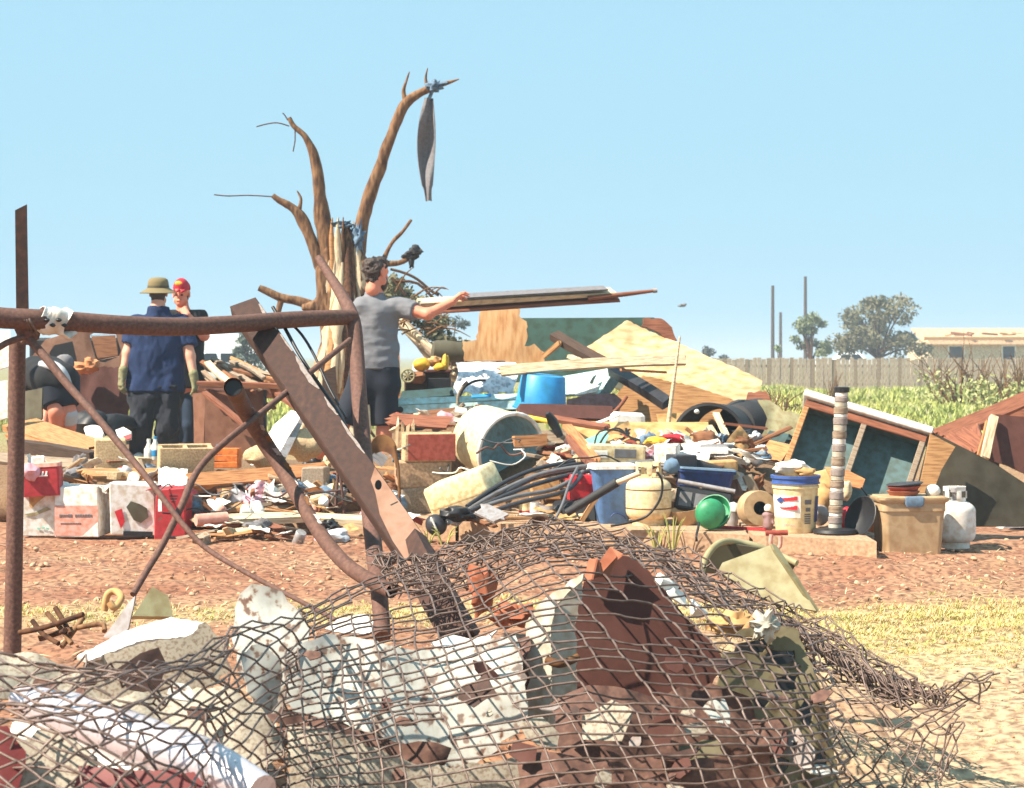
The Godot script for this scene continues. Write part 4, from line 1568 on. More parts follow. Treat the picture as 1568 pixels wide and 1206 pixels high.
func man_in_cap() -> void:
	var d := 19.3
	var o := thing("person", "person in red cap and black shirt, hand raised to mouth, facing the camera", "person", at(P(285, 705, d)))
	var neck := P(281, 474, d)
	var head := P(278, 451, d - 0.03)
	var look := Vector3(-0.12, -0.1, 1)
	var sl := P(262, 486, d)
	var sr := P(306, 484, d)
	var pel := P(282, 590, d)
	var body := torso(neck, sl, sr, pel, 0.09)
	var elr := P(313, 514, d - 0.1)
	var wrr := P(287, 482, d - 0.22)
	var ell := P(256, 530, d - 0.1)
	var wrl := P(275, 525, d - 0.24)
	limb(body, [sr, elr, wrr], [0.058, 0.048, 0.034])
	limb(body, [sl, ell, wrl], [0.058, 0.048, 0.034])
	body.append([neck, head + Vector3(0, -0.05, 0), 0.06, 0.055])
	var hl := P(272, 598, d)
	var hr := P(292, 598, d)
	var kl := P(272, 650, d - 0.03)
	var kr := P(290, 650, d - 0.03)
	var al := P(272, 698, d + 0.03)
	var ar := P(286, 698, d + 0.03)
	limb(body, [hl, kl, al], [0.08, 0.06, 0.038])
	limb(body, [hr, kr, ar], [0.08, 0.06, 0.038])
	var b := MB.new()
	b.nets(body, 0.018, 0.03)
	b.nets(head_bones(head, look, Vector3(0, 1, 0)), 0.006, 0.016)
	b.nets(hand(wrr, P(278, 470, d - 0.17) - wrr, Vector3(-0.3, 0, -1), 60, 1.0), 0.005, 0.008)
	part(o, "body", b, M.skin_red, true)
	eyes(o, head, look, Vector3(0, 1, 0))
	b = MB.new()
	var sh := swell(torso(neck, sl, sr, pel, 0.09), 0.022)
	sh.append([sr, sr.lerp(elr, 0.65), 0.082, 0.08, true])
	sh.append([sl, sl.lerp(ell, 0.65), 0.082, 0.08, true])
	b.nets(sh, 0.016, 0.03, [Plane(Vector3(0, -1, 0), -P(240, 594, d).y), Plane(Vector3(0, 1, 0.1).normalized(), P(281, 474, d))], fn, 0.012, 200.0)
	part(o, "shirt", b, M.shirt_black, true)
	b = MB.new()
	b.nets([[hl + Vector3(0.01, 0.06, 0), kl, 0.11, 0.085], [kl, al, 0.085, 0.075, true], [hr + Vector3(-0.01, 0.06, 0), kr, 0.11, 0.085], [kr, ar, 0.085, 0.075, true]], 0.016, 0.02, [Plane(Vector3(0, 1, 0), P(240, 588, d))], fn, 0.012, 180.0)
	part(o, "jeans", b, M.jeans, true)
	b = MB.new()
	b.nets([[head + Vector3(0, 0.01, -0.03), head + Vector3(0, -0.03, -0.04), 0.083, 0.065]], 0.01, 0.02)
	part(o, "hair", b, M.hair, true)
	b = MB.new()
	var lk := look.normalized()
	b.nets([[head + Vector3(0, 0.065, -0.02), head + Vector3(0, 0.07, 0.02), 0.086, 0.078], [head + Vector3(0, 0.105, 0.0), head + Vector3(0, 0.1, 0.045), 0.06, 0.055]], 0.008, 0.02, [Plane(Vector3(0, -1, 0), -(head.y + 0.045))])
	b.nets([[head + Vector3(-0.055, 0.05, 0.05), head + lk * 0.135 + Vector3(-0.04, 0.036, 0), 0.014, 0.01], [head + Vector3(0.0, 0.055, 0.05), head + lk * 0.155 + Vector3(0, 0.042, 0), 0.016, 0.01], [head + Vector3(0.055, 0.05, 0.05), head + lk * 0.135 + Vector3(0.04, 0.036, 0), 0.014, 0.01]], 0.006, 0.03)
	var cap := part(o, "cap", b, M.cap_red, true)
	b = MB.new()
	b.lump(head + Vector3(-0.01, 0.105, 0.088), Vector3(0.04, 0.028, 0.016), fn, 0.2, 1.0, 6, 10)
	part(cap, "badge", b, M.yellow, true)
	for q in [[al, P(268, 705, d - 0.2)], [ar, P(288, 705, d - 0.2)]]:
		b = MB.new()
		b.nets([[q[0] + Vector3(0, -0.02, 0), q[1], 0.05, 0.045]], 0.012, 0.02)
		part(o, "shoe", b, M.black_rubber, true)

func crouching() -> void:
	var d := 17.2
	var o := thing("person", "person in black clothes bent double over the boards at the wreck", "person", at(P(80, 690, d)))
	var pel := P(84, 585, d)
	var chest := P(66, 572, d + 0.32)
	var neck := P(56, 592, d + 0.5)
	var head := P(50, 612, d + 0.58)
	var sl := P(40, 585, d + 0.42)
	var sr := P(82, 582, d + 0.44)
	var body := [[pel + Vector3(-0.06, 0, 0), chest + Vector3(-0.07, 0, 0), 0.13, 0.12], [pel + Vector3(0.06, 0, 0), chest + Vector3(0.07, 0, 0), 0.13, 0.12], [chest, neck, 0.13, 0.07], [sl, sr, 0.07, 0.07]]
	limb(body, [sl, P(36, 622, d + 0.4), P(44, 655, d + 0.25)], [0.055, 0.046, 0.034])
	limb(body, [sr, P(74, 622, d + 0.42), P(66, 655, d + 0.3)], [0.055, 0.046, 0.034])
	var hl := P(76, 590, d)
	var hr := P(97, 590, d)
	var kl := P(86, 630, d - 0.1)
	var kr := P(106, 632, d - 0.02)
	var al := P(86, 672, d + 0.05)
	var ar := P(108, 672, d + 0.1)
	limb(body, [hl, kl, al], [0.1, 0.06, 0.04])
	limb(body, [hr, kr, ar], [0.1, 0.06, 0.04])
	body.append([kl.lerp(al, 0.1), kl.lerp(al, 0.5), 0.06, 0.055])
	body.append([kr.lerp(ar, 0.1), kr.lerp(ar, 0.5), 0.06, 0.055])
	var b := MB.new()
	b.nets(body, 0.018, 0.03)
	b.nets(head_bones(head, Vector3(-0.3, -0.8, -0.6), Vector3(0, 0.3, -1)), 0.008, 0.018)
	b.nets(hand(P(44, 655, d + 0.25), Vector3(0, -1, 0), Vector3(0, 0, -1), 40, 1.0), 0.006, 0.008)
	b.nets(hand(P(66, 655, d + 0.3), Vector3(0, -1, 0), Vector3(0, 0, -1), 40, -1.0), 0.006, 0.008)
	part(o, "body", b, M.skin_red, true)
	b = MB.new()
	b.nets([[pel + Vector3(-0.05, 0.03, 0.02), chest + Vector3(-0.07, 0.01, 0), 0.14, 0.15], [pel + Vector3(0.06, 0.03, 0.02), chest + Vector3(0.07, 0.01, 0), 0.14, 0.15], [chest, neck, 0.15, 0.09, true], [sl, sl.lerp(P(36, 622, d + 0.4), 0.7), 0.09, 0.08, true], [sr, sr.lerp(P(74, 622, d + 0.42), 0.7), 0.09, 0.08, true]], 0.016, 0.03, [], fn, 0.016, 200.0)
	part(o, "shirt", b, M.shirt_black, true)
	b = MB.new()
	b.nets([[pel + Vector3(-0.05, 0.0, -0.02), kl.lerp(hl, 0.2), 0.16, 0.105, true], [pel + Vector3(0.06, 0.0, -0.02), kr.lerp(hr, 0.2), 0.16, 0.105, true]], 0.016, 0.03, [], fn, 0.012, 200.0)
	part(o, "shorts", b, M.shorts, true)
	b = MB.new()
	b.tube(smooth([P(63, 558, d - 0.02), P(82, 560, d - 0.16), P(97, 572, d - 0.2), P(105, 590, d - 0.14)]), radii([0.035, 0.05, 0.035], 3, 10), 8)
	part(o, "shirt_stripe", b, M.shirt_white, true)
	b = MB.new()
	b.nets([[kr.lerp(ar, 0.05), kr.lerp(ar, 0.4), 0.075, 0.066, true]], 0.012, 0.01)
	part(o, "knee_pad", b, M.shirt_white, true)
	b = MB.new()
	for q in [[al, P(82, 688, d - 0.1)], [ar, P(104, 688, d - 0.05)]]:
		b = MB.new()
		b.nets([[q[0] + Vector3(0, -0.03, 0.05), q[1], 0.05, 0.045]], 0.012, 0.02)
		part(o, "shoe", b, M.black, true)

# ------------------------------------------------------------------ things that recur
func block(called: String, label: String, cat: String, t: Transform3D, size: Vector3, m: Material, hollow := true, group := "") -> Node3D:
	var o := thing(called, label, cat, t, group)
	var b := MB.new()
	if hollow:
		# shell and webs of a hollow block, cores open upwards
		var w := 0.032
		b.box(at(Vector3(0, size.y / 2, size.z / 2 - w / 2)), Vector3(size.x, size.y, w), 0.006, 0.002, rng)
		b.box(at(Vector3(0, size.y / 2, -size.z / 2 + w / 2)), Vector3(size.x, size.y, w), 0.006, 0.002, rng)
		for x in [-size.x / 2 + w / 2, 0.0, size.x / 2 - w / 2]:
			b.box(at(Vector3(x, size.y / 2 - 0.003, 0)), Vector3(w - 0.002, size.y - 0.008, size.z - w * 2 + 0.01), 0.003)
	else:
		b.box(at(Vector3(0, size.y / 2, 0)), size, 0.008, 0.004, rng)
	part(o, "body", b, m)
	return o

func bucket(called: String, label: String, t: Transform3D, h: float, r_top: float, r_bot: float, m: Material, m_rim: Material) -> Node3D:
	var o := thing(called, label, "bucket", t)
	var b := MB.new()
	b.lathe(Transform3D(), [[r_bot - 0.006, 0.0], [r_bot, 0.008], [r_top, h], [r_top - 0.005, h], [r_bot - 0.004, 0.012], [0.001, 0.012]], 28, true, true)
	part(o, "body", b, m)
	b = MB.new()
	b.lathe(Transform3D(), [[r_top - 0.002, h - 0.05], [r_top + 0.009, h - 0.05], [r_top + 0.009, h - 0.042], [r_top + 0.003, h - 0.04], [r_top + 0.004, h - 0.018], [r_top + 0.012, h - 0.015], [r_top + 0.012, h + 0.004], [r_top - 0.006, h + 0.004]], 28, false, false)
	part(o, "rim", b, m_rim)
	return o

func gas_cylinder(label: String, t: Transform3D, h: float, r: float, m: Material) -> Node3D:
	var o := thing("gas_cylinder", label, "gas cylinder", t, "gas cylinders at the edge of the slab")
	var b := MB.new()
	var prof := [[r * 0.55, 0.035]]
	for i in 7:
		var a := -PI / 2 + PI / 2 * i / 6.0
		prof.append([r * 0.6 + cos(a) * r * 0.4, 0.035 + h * 0.14 + sin(a) * h * 0.14])
	prof.append([r * 1.008, h * 0.4])
	prof.append([r * 1.008, h * 0.43])
	for i in 8:
		var a := PI / 2 * i / 7.0
		prof.append([r * 0.25 + cos(a) * r * 0.75, h * 0.60 + sin(a) * h * 0.17])
	prof.append([0.001, h * 0.775])
	b.lathe(Transform3D(), prof, 30)
	part(o, "tank", b, m)
	b = MB.new()
	b.lathe(Transform3D(), [[r * 0.72, 0.0], [r * 0.72, 0.06]], 24, false, false)
	b.lathe(Transform3D(), [[r * 0.70, 0.06], [r * 0.70, 0.0]], 24, false, false)
	part(o, "foot_ring", b, m)
	# collar with hand openings, open at the front
	b = MB.new()
	var rc := r * 0.58
	var y0 := h * 0.76
	var y1 := h
	var wall := func(a0: float, a1: float, ya: float, yb: float) -> void:
		for i in 6:
			var p0 := deg_to_rad(lerpf(a0, a1, i / 6.0))
			var p1 := deg_to_rad(lerpf(a0, a1, (i + 1) / 6.0))
			for rr in [rc, rc - 0.006]:
				var q := [Vector3(sin(p0) * rr, ya, cos(p0) * rr), Vector3(sin(p1) * rr, ya, cos(p1) * rr), Vector3(sin(p1) * rr, yb, cos(p1) * rr), Vector3(sin(p0) * rr, yb, cos(p0) * rr)]
				b.face(q, Vector3(sin(p0), 0, cos(p0)) * (1 if rr == rc else -1))
			b.face([Vector3(sin(p0) * rc, yb, cos(p0) * rc), Vector3(sin(p1) * rc, yb, cos(p1) * rc), Vector3(sin(p1) * (rc - 0.006), yb, cos(p1) * (rc - 0.006)), Vector3(sin(p0) * (rc - 0.006), yb, cos(p0) * (rc - 0.006))], Vector3.UP)
	var span := (y1 - y0)
	wall.call(20, 340, y1 - span * 0.3, y1)
	wall.call(20, 340, y0, y0 + span * 0.22)
	for a in [20, 78, 160, 250, 318]:
		wall.call(a, a + 24, y0 + span * 0.22, y1 - span * 0.3)
	part(o, "collar", b, m)
	b = MB.new()
	b.lathe(at(Vector3(0, h * 0.77, 0)), [[0.018, 0], [0.018, 0.05], [0.03, 0.055], [0.03, 0.08], [0.01, 0.085]], 12)
	part(o, "valve", b, M.steel_worn)
	return o

func barrel_up(t: Transform3D, k := Vector3.ONE) -> Transform3D:
	return t * Transform3D(Basis.from_scale(k), Vector3.ZERO)

func paper_mb(w: float, h: float, seed_: float) -> MB:
	var b := MB.new()
	b.grid(7, 7, func(u, v): return Vector3((u - 0.5) * w, 0.02 + (fn.get_noise_2d(u * 130.0 + seed_, v * 130.0) + 0.6) * 0.07 * (w + h), (v - 0.5) * h), 0.003)
	return b

# ------------------------------------------------------------------ behind: boards, plywood, drums
func wreckage_back() -> void:
	plate("torn_plywood", "upright orange plywood with torn edges standing below the raised board", "plywood", [[737, 462], [795, 462], [795, 484], [806, 492], [807, 520], [803, 530], [818, 526], [835, 540], [834, 566], [712, 566], [708, 522], [730, 520]], P(770, 520, 18.2), Vector3(0.1, 0.12, 1), 0.016, M.ply_orange, 0.03, 0.012)
	plate("green_board", "wide dark green wall board standing behind the plywood sheets", "board", [[797, 487], [1000, 486], [1018, 492], [1010, 580], [790, 585], [790, 520]], P(900, 530, 19.4), Vector3(0.0, 0.1, 1), 0.03, M.teal_board, 0.02)
	plate("torn_board", "brown torn corner of board at the end of the green wall board", "board", [[985, 487], [1012, 488], [1028, 502], [1036, 522], [1020, 518], [1000, 505], [982, 500]], P(1008, 500, 19.2), Vector3(0.2, 0.3, 1), 0.02, M.wood_red, 0.05, 0.012)
	plate("plywood_sheet", "big pale plywood sheet with a peak leaning over the rubble", "plywood", [[897, 532], [960, 491], [1000, 508], [1060, 535], [1168, 582], [1160, 606], [1100, 640], [1000, 625], [930, 590]], P(1020, 570, 17.6), Vector3(0.1, 0.5, 0.85), 0.018, M.ply_pale, 0.06, 0.006)
	plate("plywood_sheet", "tan lower plywood sheet sliding down beneath the peaked pale sheet", "plywood", [[985, 575], [1060, 590], [1150, 622], [1120, 660], [1010, 655], [930, 625], [955, 590]], P(1040, 615, 17.0), Vector3(-0.15, 0.12, 1), 0.016, M.wood_tan, 0.03, 0.006)
	plate("plywood_sheet", "yellow plywood offcut standing behind the vertical stick by the black drums", "plywood", [[1005, 634], [1050, 632], [1046, 655], [1010, 655]], P(1025, 645, 16.2), Vector3(0.1, 0.3, 1), 0.014, M.ply_yellow)
	plank("pale_board", "long pale board lying level in front of both plywood sheets", "board", P(765, 568, 15.7), P(1050, 551, 16.5), 0.09, 0.03, M.wood_pale, 55)
	plank("dark_beam", "dark beam slanting down in front of the green wall board", "beam", P(848, 513, 17.9), P(925, 556, 17.3), 0.1, 0.07, M.wood_dark, 20)
	plank("crossed_stake", "thin tan stake crossing the dark beam at the torn plywood", "stake", P(832, 546, 17.8), P(858, 524, 17.7), 0.04, 0.04, M.wood_tan)
	plank("black_beam", "black beam slanting across the lower tan plywood", "beam", P(938, 566, 16.7), P(1022, 618, 16.2), 0.1, 0.08, M.black_plastic, 25)
	plank("pale_stake", "short pale stake under the dark beam at the green board", "stake", P(872, 545, 17.2), P(896, 555, 17.0), 0.05, 0.03, M.wood_pale)
	plank("thin_batten", "thin pale batten lying on the lower tan plywood", "batten", P(950, 566, 16.3), P(1020, 570, 16.5), 0.03, 0.02, M.wood_orange)
	rod("thin_pole", "thin pale wooden pole standing upright before the plywood", "pole", path([[1022, 660], [1028, 610], [1035, 560], [1041, 515]], 15.6), [0.018, 0.016, 0.012, 0.008], M.wood_pale)
	# teal cooler chest and the mauve shell beneath it
	var o := thing("teal_chest", "pale teal metal chest lying behind the upturned bright blue bucket", "chest", at(P(900, 606, 16.9)))
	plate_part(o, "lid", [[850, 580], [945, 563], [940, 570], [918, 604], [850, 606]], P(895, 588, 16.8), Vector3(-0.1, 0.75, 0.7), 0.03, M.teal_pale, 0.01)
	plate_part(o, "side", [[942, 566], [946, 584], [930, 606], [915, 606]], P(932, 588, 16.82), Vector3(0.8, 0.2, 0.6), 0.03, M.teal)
	plate_part(o, "latch", [[908, 577], [913, 574], [907, 587], [903, 586]], P(908, 581, 16.72), Vector3(-0.1, 0.75, 0.7), 0.012, M.black)
	plate_part(o, "label_strip", [[882, 597], [918, 590], [914, 600], [880, 606]], P(899, 598, 16.68), Vector3(-0.1, 0.6, 0.75), 0.012, M.white)
	var sh := thing("car_fender", "mauve car fender with dark wheel arch under the teal chest", "fender", at(P(905, 628, 16.6)))
	plate_part(sh, "panel", [[868, 612], [900, 604], [940, 602], [952, 612], [948, 632], [918, 632], [908, 624], [892, 621], [882, 632], [866, 632]], P(905, 618, 16.6), Vector3(0.1, 0.3, 1), 0.02, M.mauve, 0.04)
	plate_part(sh, "arch_lining", [[880, 634], [884, 622], [905, 620], [920, 634]], P(900, 630, 16.66), Vector3(0, 0.2, 1), 0.02, M.black)
	# upturned bright blue tub
	var bt := thing("upturned_bucket", "upturned bright blue bucket on the heap below the long pale board", "bucket", turn(P(827, 627, 15.9), 10, 4, -5))
	var b := MB.new()
	b.lathe(Transform3D(), [[0.222, 0.0], [0.218, 0.012], [0.210, 0.05], [0.205, 0.052], [0.178, 0.275], [0.17, 0.284], [0.001, 0.286]], 30, false, true)
	part(bt, "body", b, M.blue_bright)
	b = MB.new()
	b.lathe(Transform3D(), [[0.221, 0.0], [0.229, 0.002], [0.229, 0.014], [0.220, 0.018]], 30, false, false)
	part(bt, "rim", b, M.blue_bright)
	# pale teal tailgate beam and the machinery on it
	var tg := thing("tailgate", "pale teal vehicle tailgate lying behind the red block and round tub", "tailgate", at(P(700, 640, 16.3)))
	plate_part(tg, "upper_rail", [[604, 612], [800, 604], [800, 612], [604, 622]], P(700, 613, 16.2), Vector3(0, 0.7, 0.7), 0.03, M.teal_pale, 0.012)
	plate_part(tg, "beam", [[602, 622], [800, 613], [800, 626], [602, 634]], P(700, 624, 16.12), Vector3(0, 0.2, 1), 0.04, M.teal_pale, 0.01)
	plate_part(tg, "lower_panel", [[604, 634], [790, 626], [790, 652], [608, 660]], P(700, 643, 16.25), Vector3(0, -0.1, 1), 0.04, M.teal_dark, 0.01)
	b = MB.new()
	b.lathe(Transform3D(Basis.from_euler(Vector3(PI / 2, 0, 0)), P(613, 627, 16.06)), [[0.026, 0], [0.026, 0.02], [0.016, 0.022]], 14)
	part(tg, "lamp_socket", b, M.black, true)
	plate_part(tg, "blue_trim", [[722, 605], [752, 603], [752, 607], [722, 609]], P(737, 606, 16.08), Vector3(0, 0.7, 0.7), 0.01, M.blue_bright)
	plate("orange_board", "upright orange board just behind the bearded person's shorts", "board", [[600, 541], [612, 541], [614, 610], [600, 612]], P(606, 575, 16.9), Vector3(0.05, 0.05, 1), 0.03, M.wood_orange)
	var en := thing("machine_block", "dark greasy machine block with a spoked wheel behind the tailgate", "machine", at(P(650, 605, 17.0)))
	b = MB.new()
	b.box(at(P(655, 585, 17.1)), Vector3(0.38, 0.2, 0.25), 0.02, 0.012, rng)
	part(en, "case", b, M.wood_dark, true)
	b = MB.new()
	b.box(at(P(672, 588, 16.96)), Vector3(0.2, 0.11, 0.04), 0.008)
	part(en, "drawer", b, M.black, true)
	b = MB.new()
	b.box(at(P(672, 568, 16.98)), Vector3(0.22, 0.03, 0.1), 0.008)
	part(en, "ledge", b, M.rust_red, true)
	var wheel := MB.new()
	var wc := P(625, 575, 16.9)
	var ring := []
	for i in 17:
		ring.append(wc + Vector3(cos(TAU * i / 16), sin(TAU * i / 16), 0) * 0.055)
	wheel.tube(ring, 0.009, 6, false)
	for i in 4:
		var a := PI * i / 4
		wheel.tube([wc + Vector3(cos(a), sin(a), 0) * 0.055, wc - Vector3(cos(a), sin(a), 0) * 0.055], 0.006, 5)
	part(en, "wheel", wheel, M.olive_tan, true)
	b = MB.new()
	b.box(at(P(640, 578, 16.95)), Vector3(0.12, 0.09, 0.1), 0.02, 0.01, rng)
	part(en, "gearbox", b, M.wood_brown, true)
	plate("teal_steel_plate", "dark teal steel panel lying flat in front of the machine block", "panel", [[616, 600], [692, 594], [696, 606], [612, 612]], P(655, 603, 16.6), Vector3(0, 0.8, 0.6), 0.02, M.teal_dark, 0.01)
	b = MB.new()
	b.lump(P(646, 557, 17.0), Vector3(0.075, 0.055, 0.07), fn, 0.4, 1.3)
	solo("yellow_bag", "bunched yellow plastic bag on the machine block, nearer the bearded person", "bag", b, M.yellow, at(P(646, 560, 17.0)), true)
	b = MB.new()
	b.lump(P(682, 558, 17.0), Vector3(0.03, 0.085, 0.03), fn, 0.6, 1.3)
	b.lump(P(674, 562, 16.95), Vector3(0.05, 0.035, 0.03), fn, 0.6, 1.3)
	solo("yellow_bag", "twisted yellow plastic wrap standing up beside the olive drum", "bag", b, M.yellow, at(P(682, 560, 17.0)), true)
	b = MB.new()
	b.lump(P(664, 552, 17.05), Vector3(0.06, 0.04, 0.05), fn, 0.7, 1.5)
	solo("pale_cloth", "small cream cloth bundle between the two yellow bags", "cloth", b, M.card, at(P(664, 556, 17.05)), true)
	b = MB.new()
	b.lathe(Transform3D(Basis.from_euler(Vector3(0, 0.2, 1.45)), P(692, 541, 19.0)), [[0.02, -0.2], [0.1, -0.19], [0.12, -0.1], [0.12, 0.1], [0.1, 0.19], [0.02, 0.2]], 18)
	solo("olive_drum", "olive green drum lying at the foot of the torn orange plywood", "drum", b, M.olive_dark, at(P(692, 552, 19.0)), true)
	# printed blanket over the tailgate
	b = MB.new()
	b.grid(16, 10, func(u, v):
		var e := fn.get_noise_2d(u * 240.0, v * 200.0)
		var p := P(698 + u * 92 + 4 * sin(v * 5.0), 556 + v * 46 + (1.0 - absf(u - 0.4)) * -2 + (9.0 * maxf(0.0, sin(u * 21.0)) if v > 0.95 else 0.0), 16.7 - v * 0.35)
		return p + Vector3(0, 0, e * 0.1), 0.008)
	solo("printed_blanket", "white blanket printed with grey marks hanging over the tailgate", "blanket", b, M.printed, at(P(742, 602, 16.4)), true)
	plank("dark_batten", "thin dark batten along the top of the printed blanket", "batten", P(690, 556, 16.75), P(772, 555, 16.8), 0.05, 0.03, M.wood_dark)
	rod("bent_bar", "bent dark metal bar standing against the printed blanket", "bar", smooth(path([[704, 606], [712, 592], [728, 583], [744, 582]], 16.2)), 0.011, M.black)
	rod("twig", "short twisted twig leaning on the tailgate below the blanket", "twig", smooth(path([[701, 618], [702, 604], [710, 590], [716, 584]], 16.1)), 0.013, M.wood_grey)
	# fallen tree behind the bearded man
	var ft := thing("fallen_tree", "uprooted tree lying on its side behind the bearded person", "tree", at(P(660, 610, 24.5)))
	for i in 13:
		b = MB.new()
		var x0 := 590 + i * 5.0
		var ps := smooth(path([[x0, 470 + i * 5.0, 25.0], [x0 + 30 + rng.randf() * 10, 500 + i * 6, 24.6], [x0 + 75 + rng.randf() * 30, 555 + i * 3, 24.2]], 24.0))
		b.tube(ps, radii([0.075, 0.045, 0.02], 0, ps.size()), 6)
		part(ft, "limb", b, M.wood_grey if i % 3 else M.bark_pale, true)
	for l in [[[598, 412], [620, 418], [640, 428], [660, 445], [672, 452]], [[606, 430], [640, 434], [668, 462]], [[600, 425], [612, 440], [622, 452]]]:
		b = MB.new()
		b.tube(smooth(path(l, 24.5)), 0.018, 5)
		part(ft, "twig", b, M.twig, true)
	var cl := []
	for i in 84:
		var f := rng.randf()
		cl.append([P(592 + f * 112 + rng.randf_range(-14, 14), 432 + f * 95 + rng.randf_range(-24, 46) * (0.5 + f * 0.5), 24.8 + rng.randf() * 0.9), Vector3(0.15, 0.08, 0.16) * rng.randf_range(0.5, 1.2)])
	b = MB.new()
	foliage(b, cl, 36, 0.042, Color(0.10, 0.10, 0.055), Color(0.24, 0.21, 0.12))
	part(ft, "foliage", b, M.leaf, true)
	for i in 26:
		b = MB.new()
		var p0 := P(600 + rng.randf() * 70, 440 + rng.randf() * 80, 24.4)
		var tip := p0 + Vector3(rng.randf_range(0.1, 0.5), rng.randf_range(-0.15, 0.35), rng.randf_range(-0.3, 0.2))
		b.tube(smooth([p0, p0.lerp(tip, 0.5) + Vector3(0, 0.05, 0), tip]), radii([0.014, 0.004], 0, 7), 4)
		part(ft, "twig", b, M.twig_pale, true)
	# two black drums / tubes
	var dr := thing("black_tube", "split black plastic culvert pipe, nearer of two arching over the rubble", "pipe", at(P(1085, 665, 16.0)))
	b = MB.new()
	b.grid(20, 10, func(u, v):
		var a: float = PI * (0.02 + 0.96 * u)
		var r := 0.30 - 0.015 * absf(sin(v * 16.0))
		var c := P(1085 + v * 26, 667, 15.9 + v * 0.9)
		return c + Vector3(-cos(a) * r * 0.93, sin(a) * r * 0.86, 0), 0.025)
	part(dr, "shell", b, M.black_rubber, true)
	b = MB.new()
	b.lump(P(1067, 630, 15.86), Vector3(0.02, 0.02, 0.02), fn, 0.3)
	part(dr, "stud", b, M.white, true)
	dr = thing("black_drum", "bulging black plastic drum behind the split culvert pipe", "drum", at(P(1150, 665, 16.6)))
	b = MB.new()
	b.lathe(Transform3D(Basis.from_euler(Vector3(PI / 2, -0.5, 0.1)), P(1148, 652, 16.9)), [[0.1, -0.3], [0.2, -0.26], [0.235, -0.15], [0.225, 0.0], [0.235, 0.15], [0.19, 0.27], [0.1, 0.3]], 22)
	part(dr, "shell", b, M.black_rubber, true)
	b = MB.new()
	b.box(turn(P(1120, 680, 15.9), 4, 0, -3), Vector3(0.5, 0.12, 0.14), 0.02, 0.01, rng)
	solo("black_box", "low black plastic box beneath the culvert pipe", "box", b, M.black_plastic, at(P(1120, 690, 15.9)), true)
	plate("grey_tarp", "sagging grey tan tarpaulin between the black drum and tilted cabinet", "tarpaulin", [[1160, 612], [1180, 612], [1198, 628], [1225, 632], [1218, 690], [1165, 672], [1175, 640]], P(1192, 650, 16.4), Vector3(0.1, 0.5, 1), 0.01, M.olive_tan, 0.12, 0.012)
	plate("roof_tin", "torn brown roofing piece behind the black drum", "sheet", [[1145, 600], [1172, 598], [1185, 618], [1160, 622], [1142, 612]], P(1162, 608, 17.2), Vector3(0, 0.5, 1), 0.01, M.wood_red, 0.05, 0.01)
	plank("orange_plank", "broad orange brown plank slanting down under the black drums", "plank", P(1118, 673, 15.2), P(1208, 696, 14.6), 0.15, 0.035, M.wood_orange, 55)
	plank("window_frame", "small dark window sash lying beside the orange brown plank", "window frame", P(1172, 672, 15.6), P(1205, 678, 15.4), 0.14, 0.05, M.teal_dark, 60)
	plank("long_board", "wide yellow board lying level behind the stacked radios", "board", P(876, 662, 15.3), P(1085, 664, 15.5), 0.2, 0.035, M.ply_yellow, 55)
	plank("broken_lath", "pale broken lath standing up before the culvert pipe opening", "lath", P(1112, 667, 15.2), P(1096, 632, 15.5), 0.05, 0.02, M.wood_pale)
	plank("broken_lath", "short pale lath leaning left of the taller broken lath", "lath", P(1096, 668, 15.1), P(1086, 652, 15.2), 0.045, 0.02, M.wood_pale)
	plank("broken_lath", "long pink lath lying level across the black drums", "lath", P(1108, 648, 15.3), P(1174, 656, 15.3), 0.035, 0.02, M.wood_red)
	b = MB.new()
	b.rrect(turn(P(960, 655, 15.6), 8, 0, -3), [[0.0, 0.12, 0.06, 0.03], [0.02, 0.14, 0.08, 0.05], [0.1, 0.135, 0.08, 0.05], [0.125, 0.11, 0.05, 0.03]])
	solo("pillow", "white pillow propped behind the wide yellow board", "pillow", b, M.white_clean, at(P(960, 655, 15.6)), true)
	# the pick and stakes around it
	var pk := thing("pickaxe", "pickaxe with yellow handle lying on the heap beside the round tub", "pickaxe", at(P(810, 645, 14.9)))
	b = MB.new()
	b.tube([P(768, 630, 15.2), P(846, 646, 14.8)], [0.015, 0.019], 8)
	part(pk, "handle", b, M.yellow, true)
	b = MB.new()
	b.tube(smooth([P(838, 632, 14.75), P(846, 645, 14.78), P(858, 668, 14.8)]), radii([0.018, 0.04, 0.026], 3, 7), 6)
	part(pk, "head", b, M.black, true)
	plank("leaning_stake", "orange brown stake leaning from the pickaxe head, upper of a pair", "stake", P(868, 652, 14.6), P(912, 705, 13.9), 0.07, 0.03, M.wood_orange)
	plank("leaning_stake", "orange brown stake leaning from the pickaxe head, lower of a pair", "stake", P(872, 668, 14.4), P(908, 712, 13.8), 0.06, 0.03, M.wood_red)
	plank("red_brown_board", "long dark red brown board behind the pickaxe handle", "board", P(795, 632, 15.6), P(940, 636, 15.8), 0.16, 0.06, M.rust_red, 40)
	plank("brown_board", "brown board lying between the tailgate and the round tub", "board", P(650, 640, 15.5), P(706, 634, 15.6), 0.12, 0.05, M.wood_brown, 40)
	plank("brown_lath", "red brown lath lying from the blue bucket towards the pillow", "lath", P(846, 640, 15.3), P(930, 654, 15.0), 0.07, 0.03, M.wood_red, 20)
	plank("metal_strip", "thin pale metal strip curling up beside the pillow", "strip", P(900, 652, 15.2), P(948, 634, 15.4), 0.04, 0.008, M.white, 15)
	rod("bent_rod", "bent pink rod rising from the heap behind the pillow", "rod", smooth(path([[915, 640], [938, 632], [952, 618], [960, 606]], 15.8)), 0.016, M.wood_red)

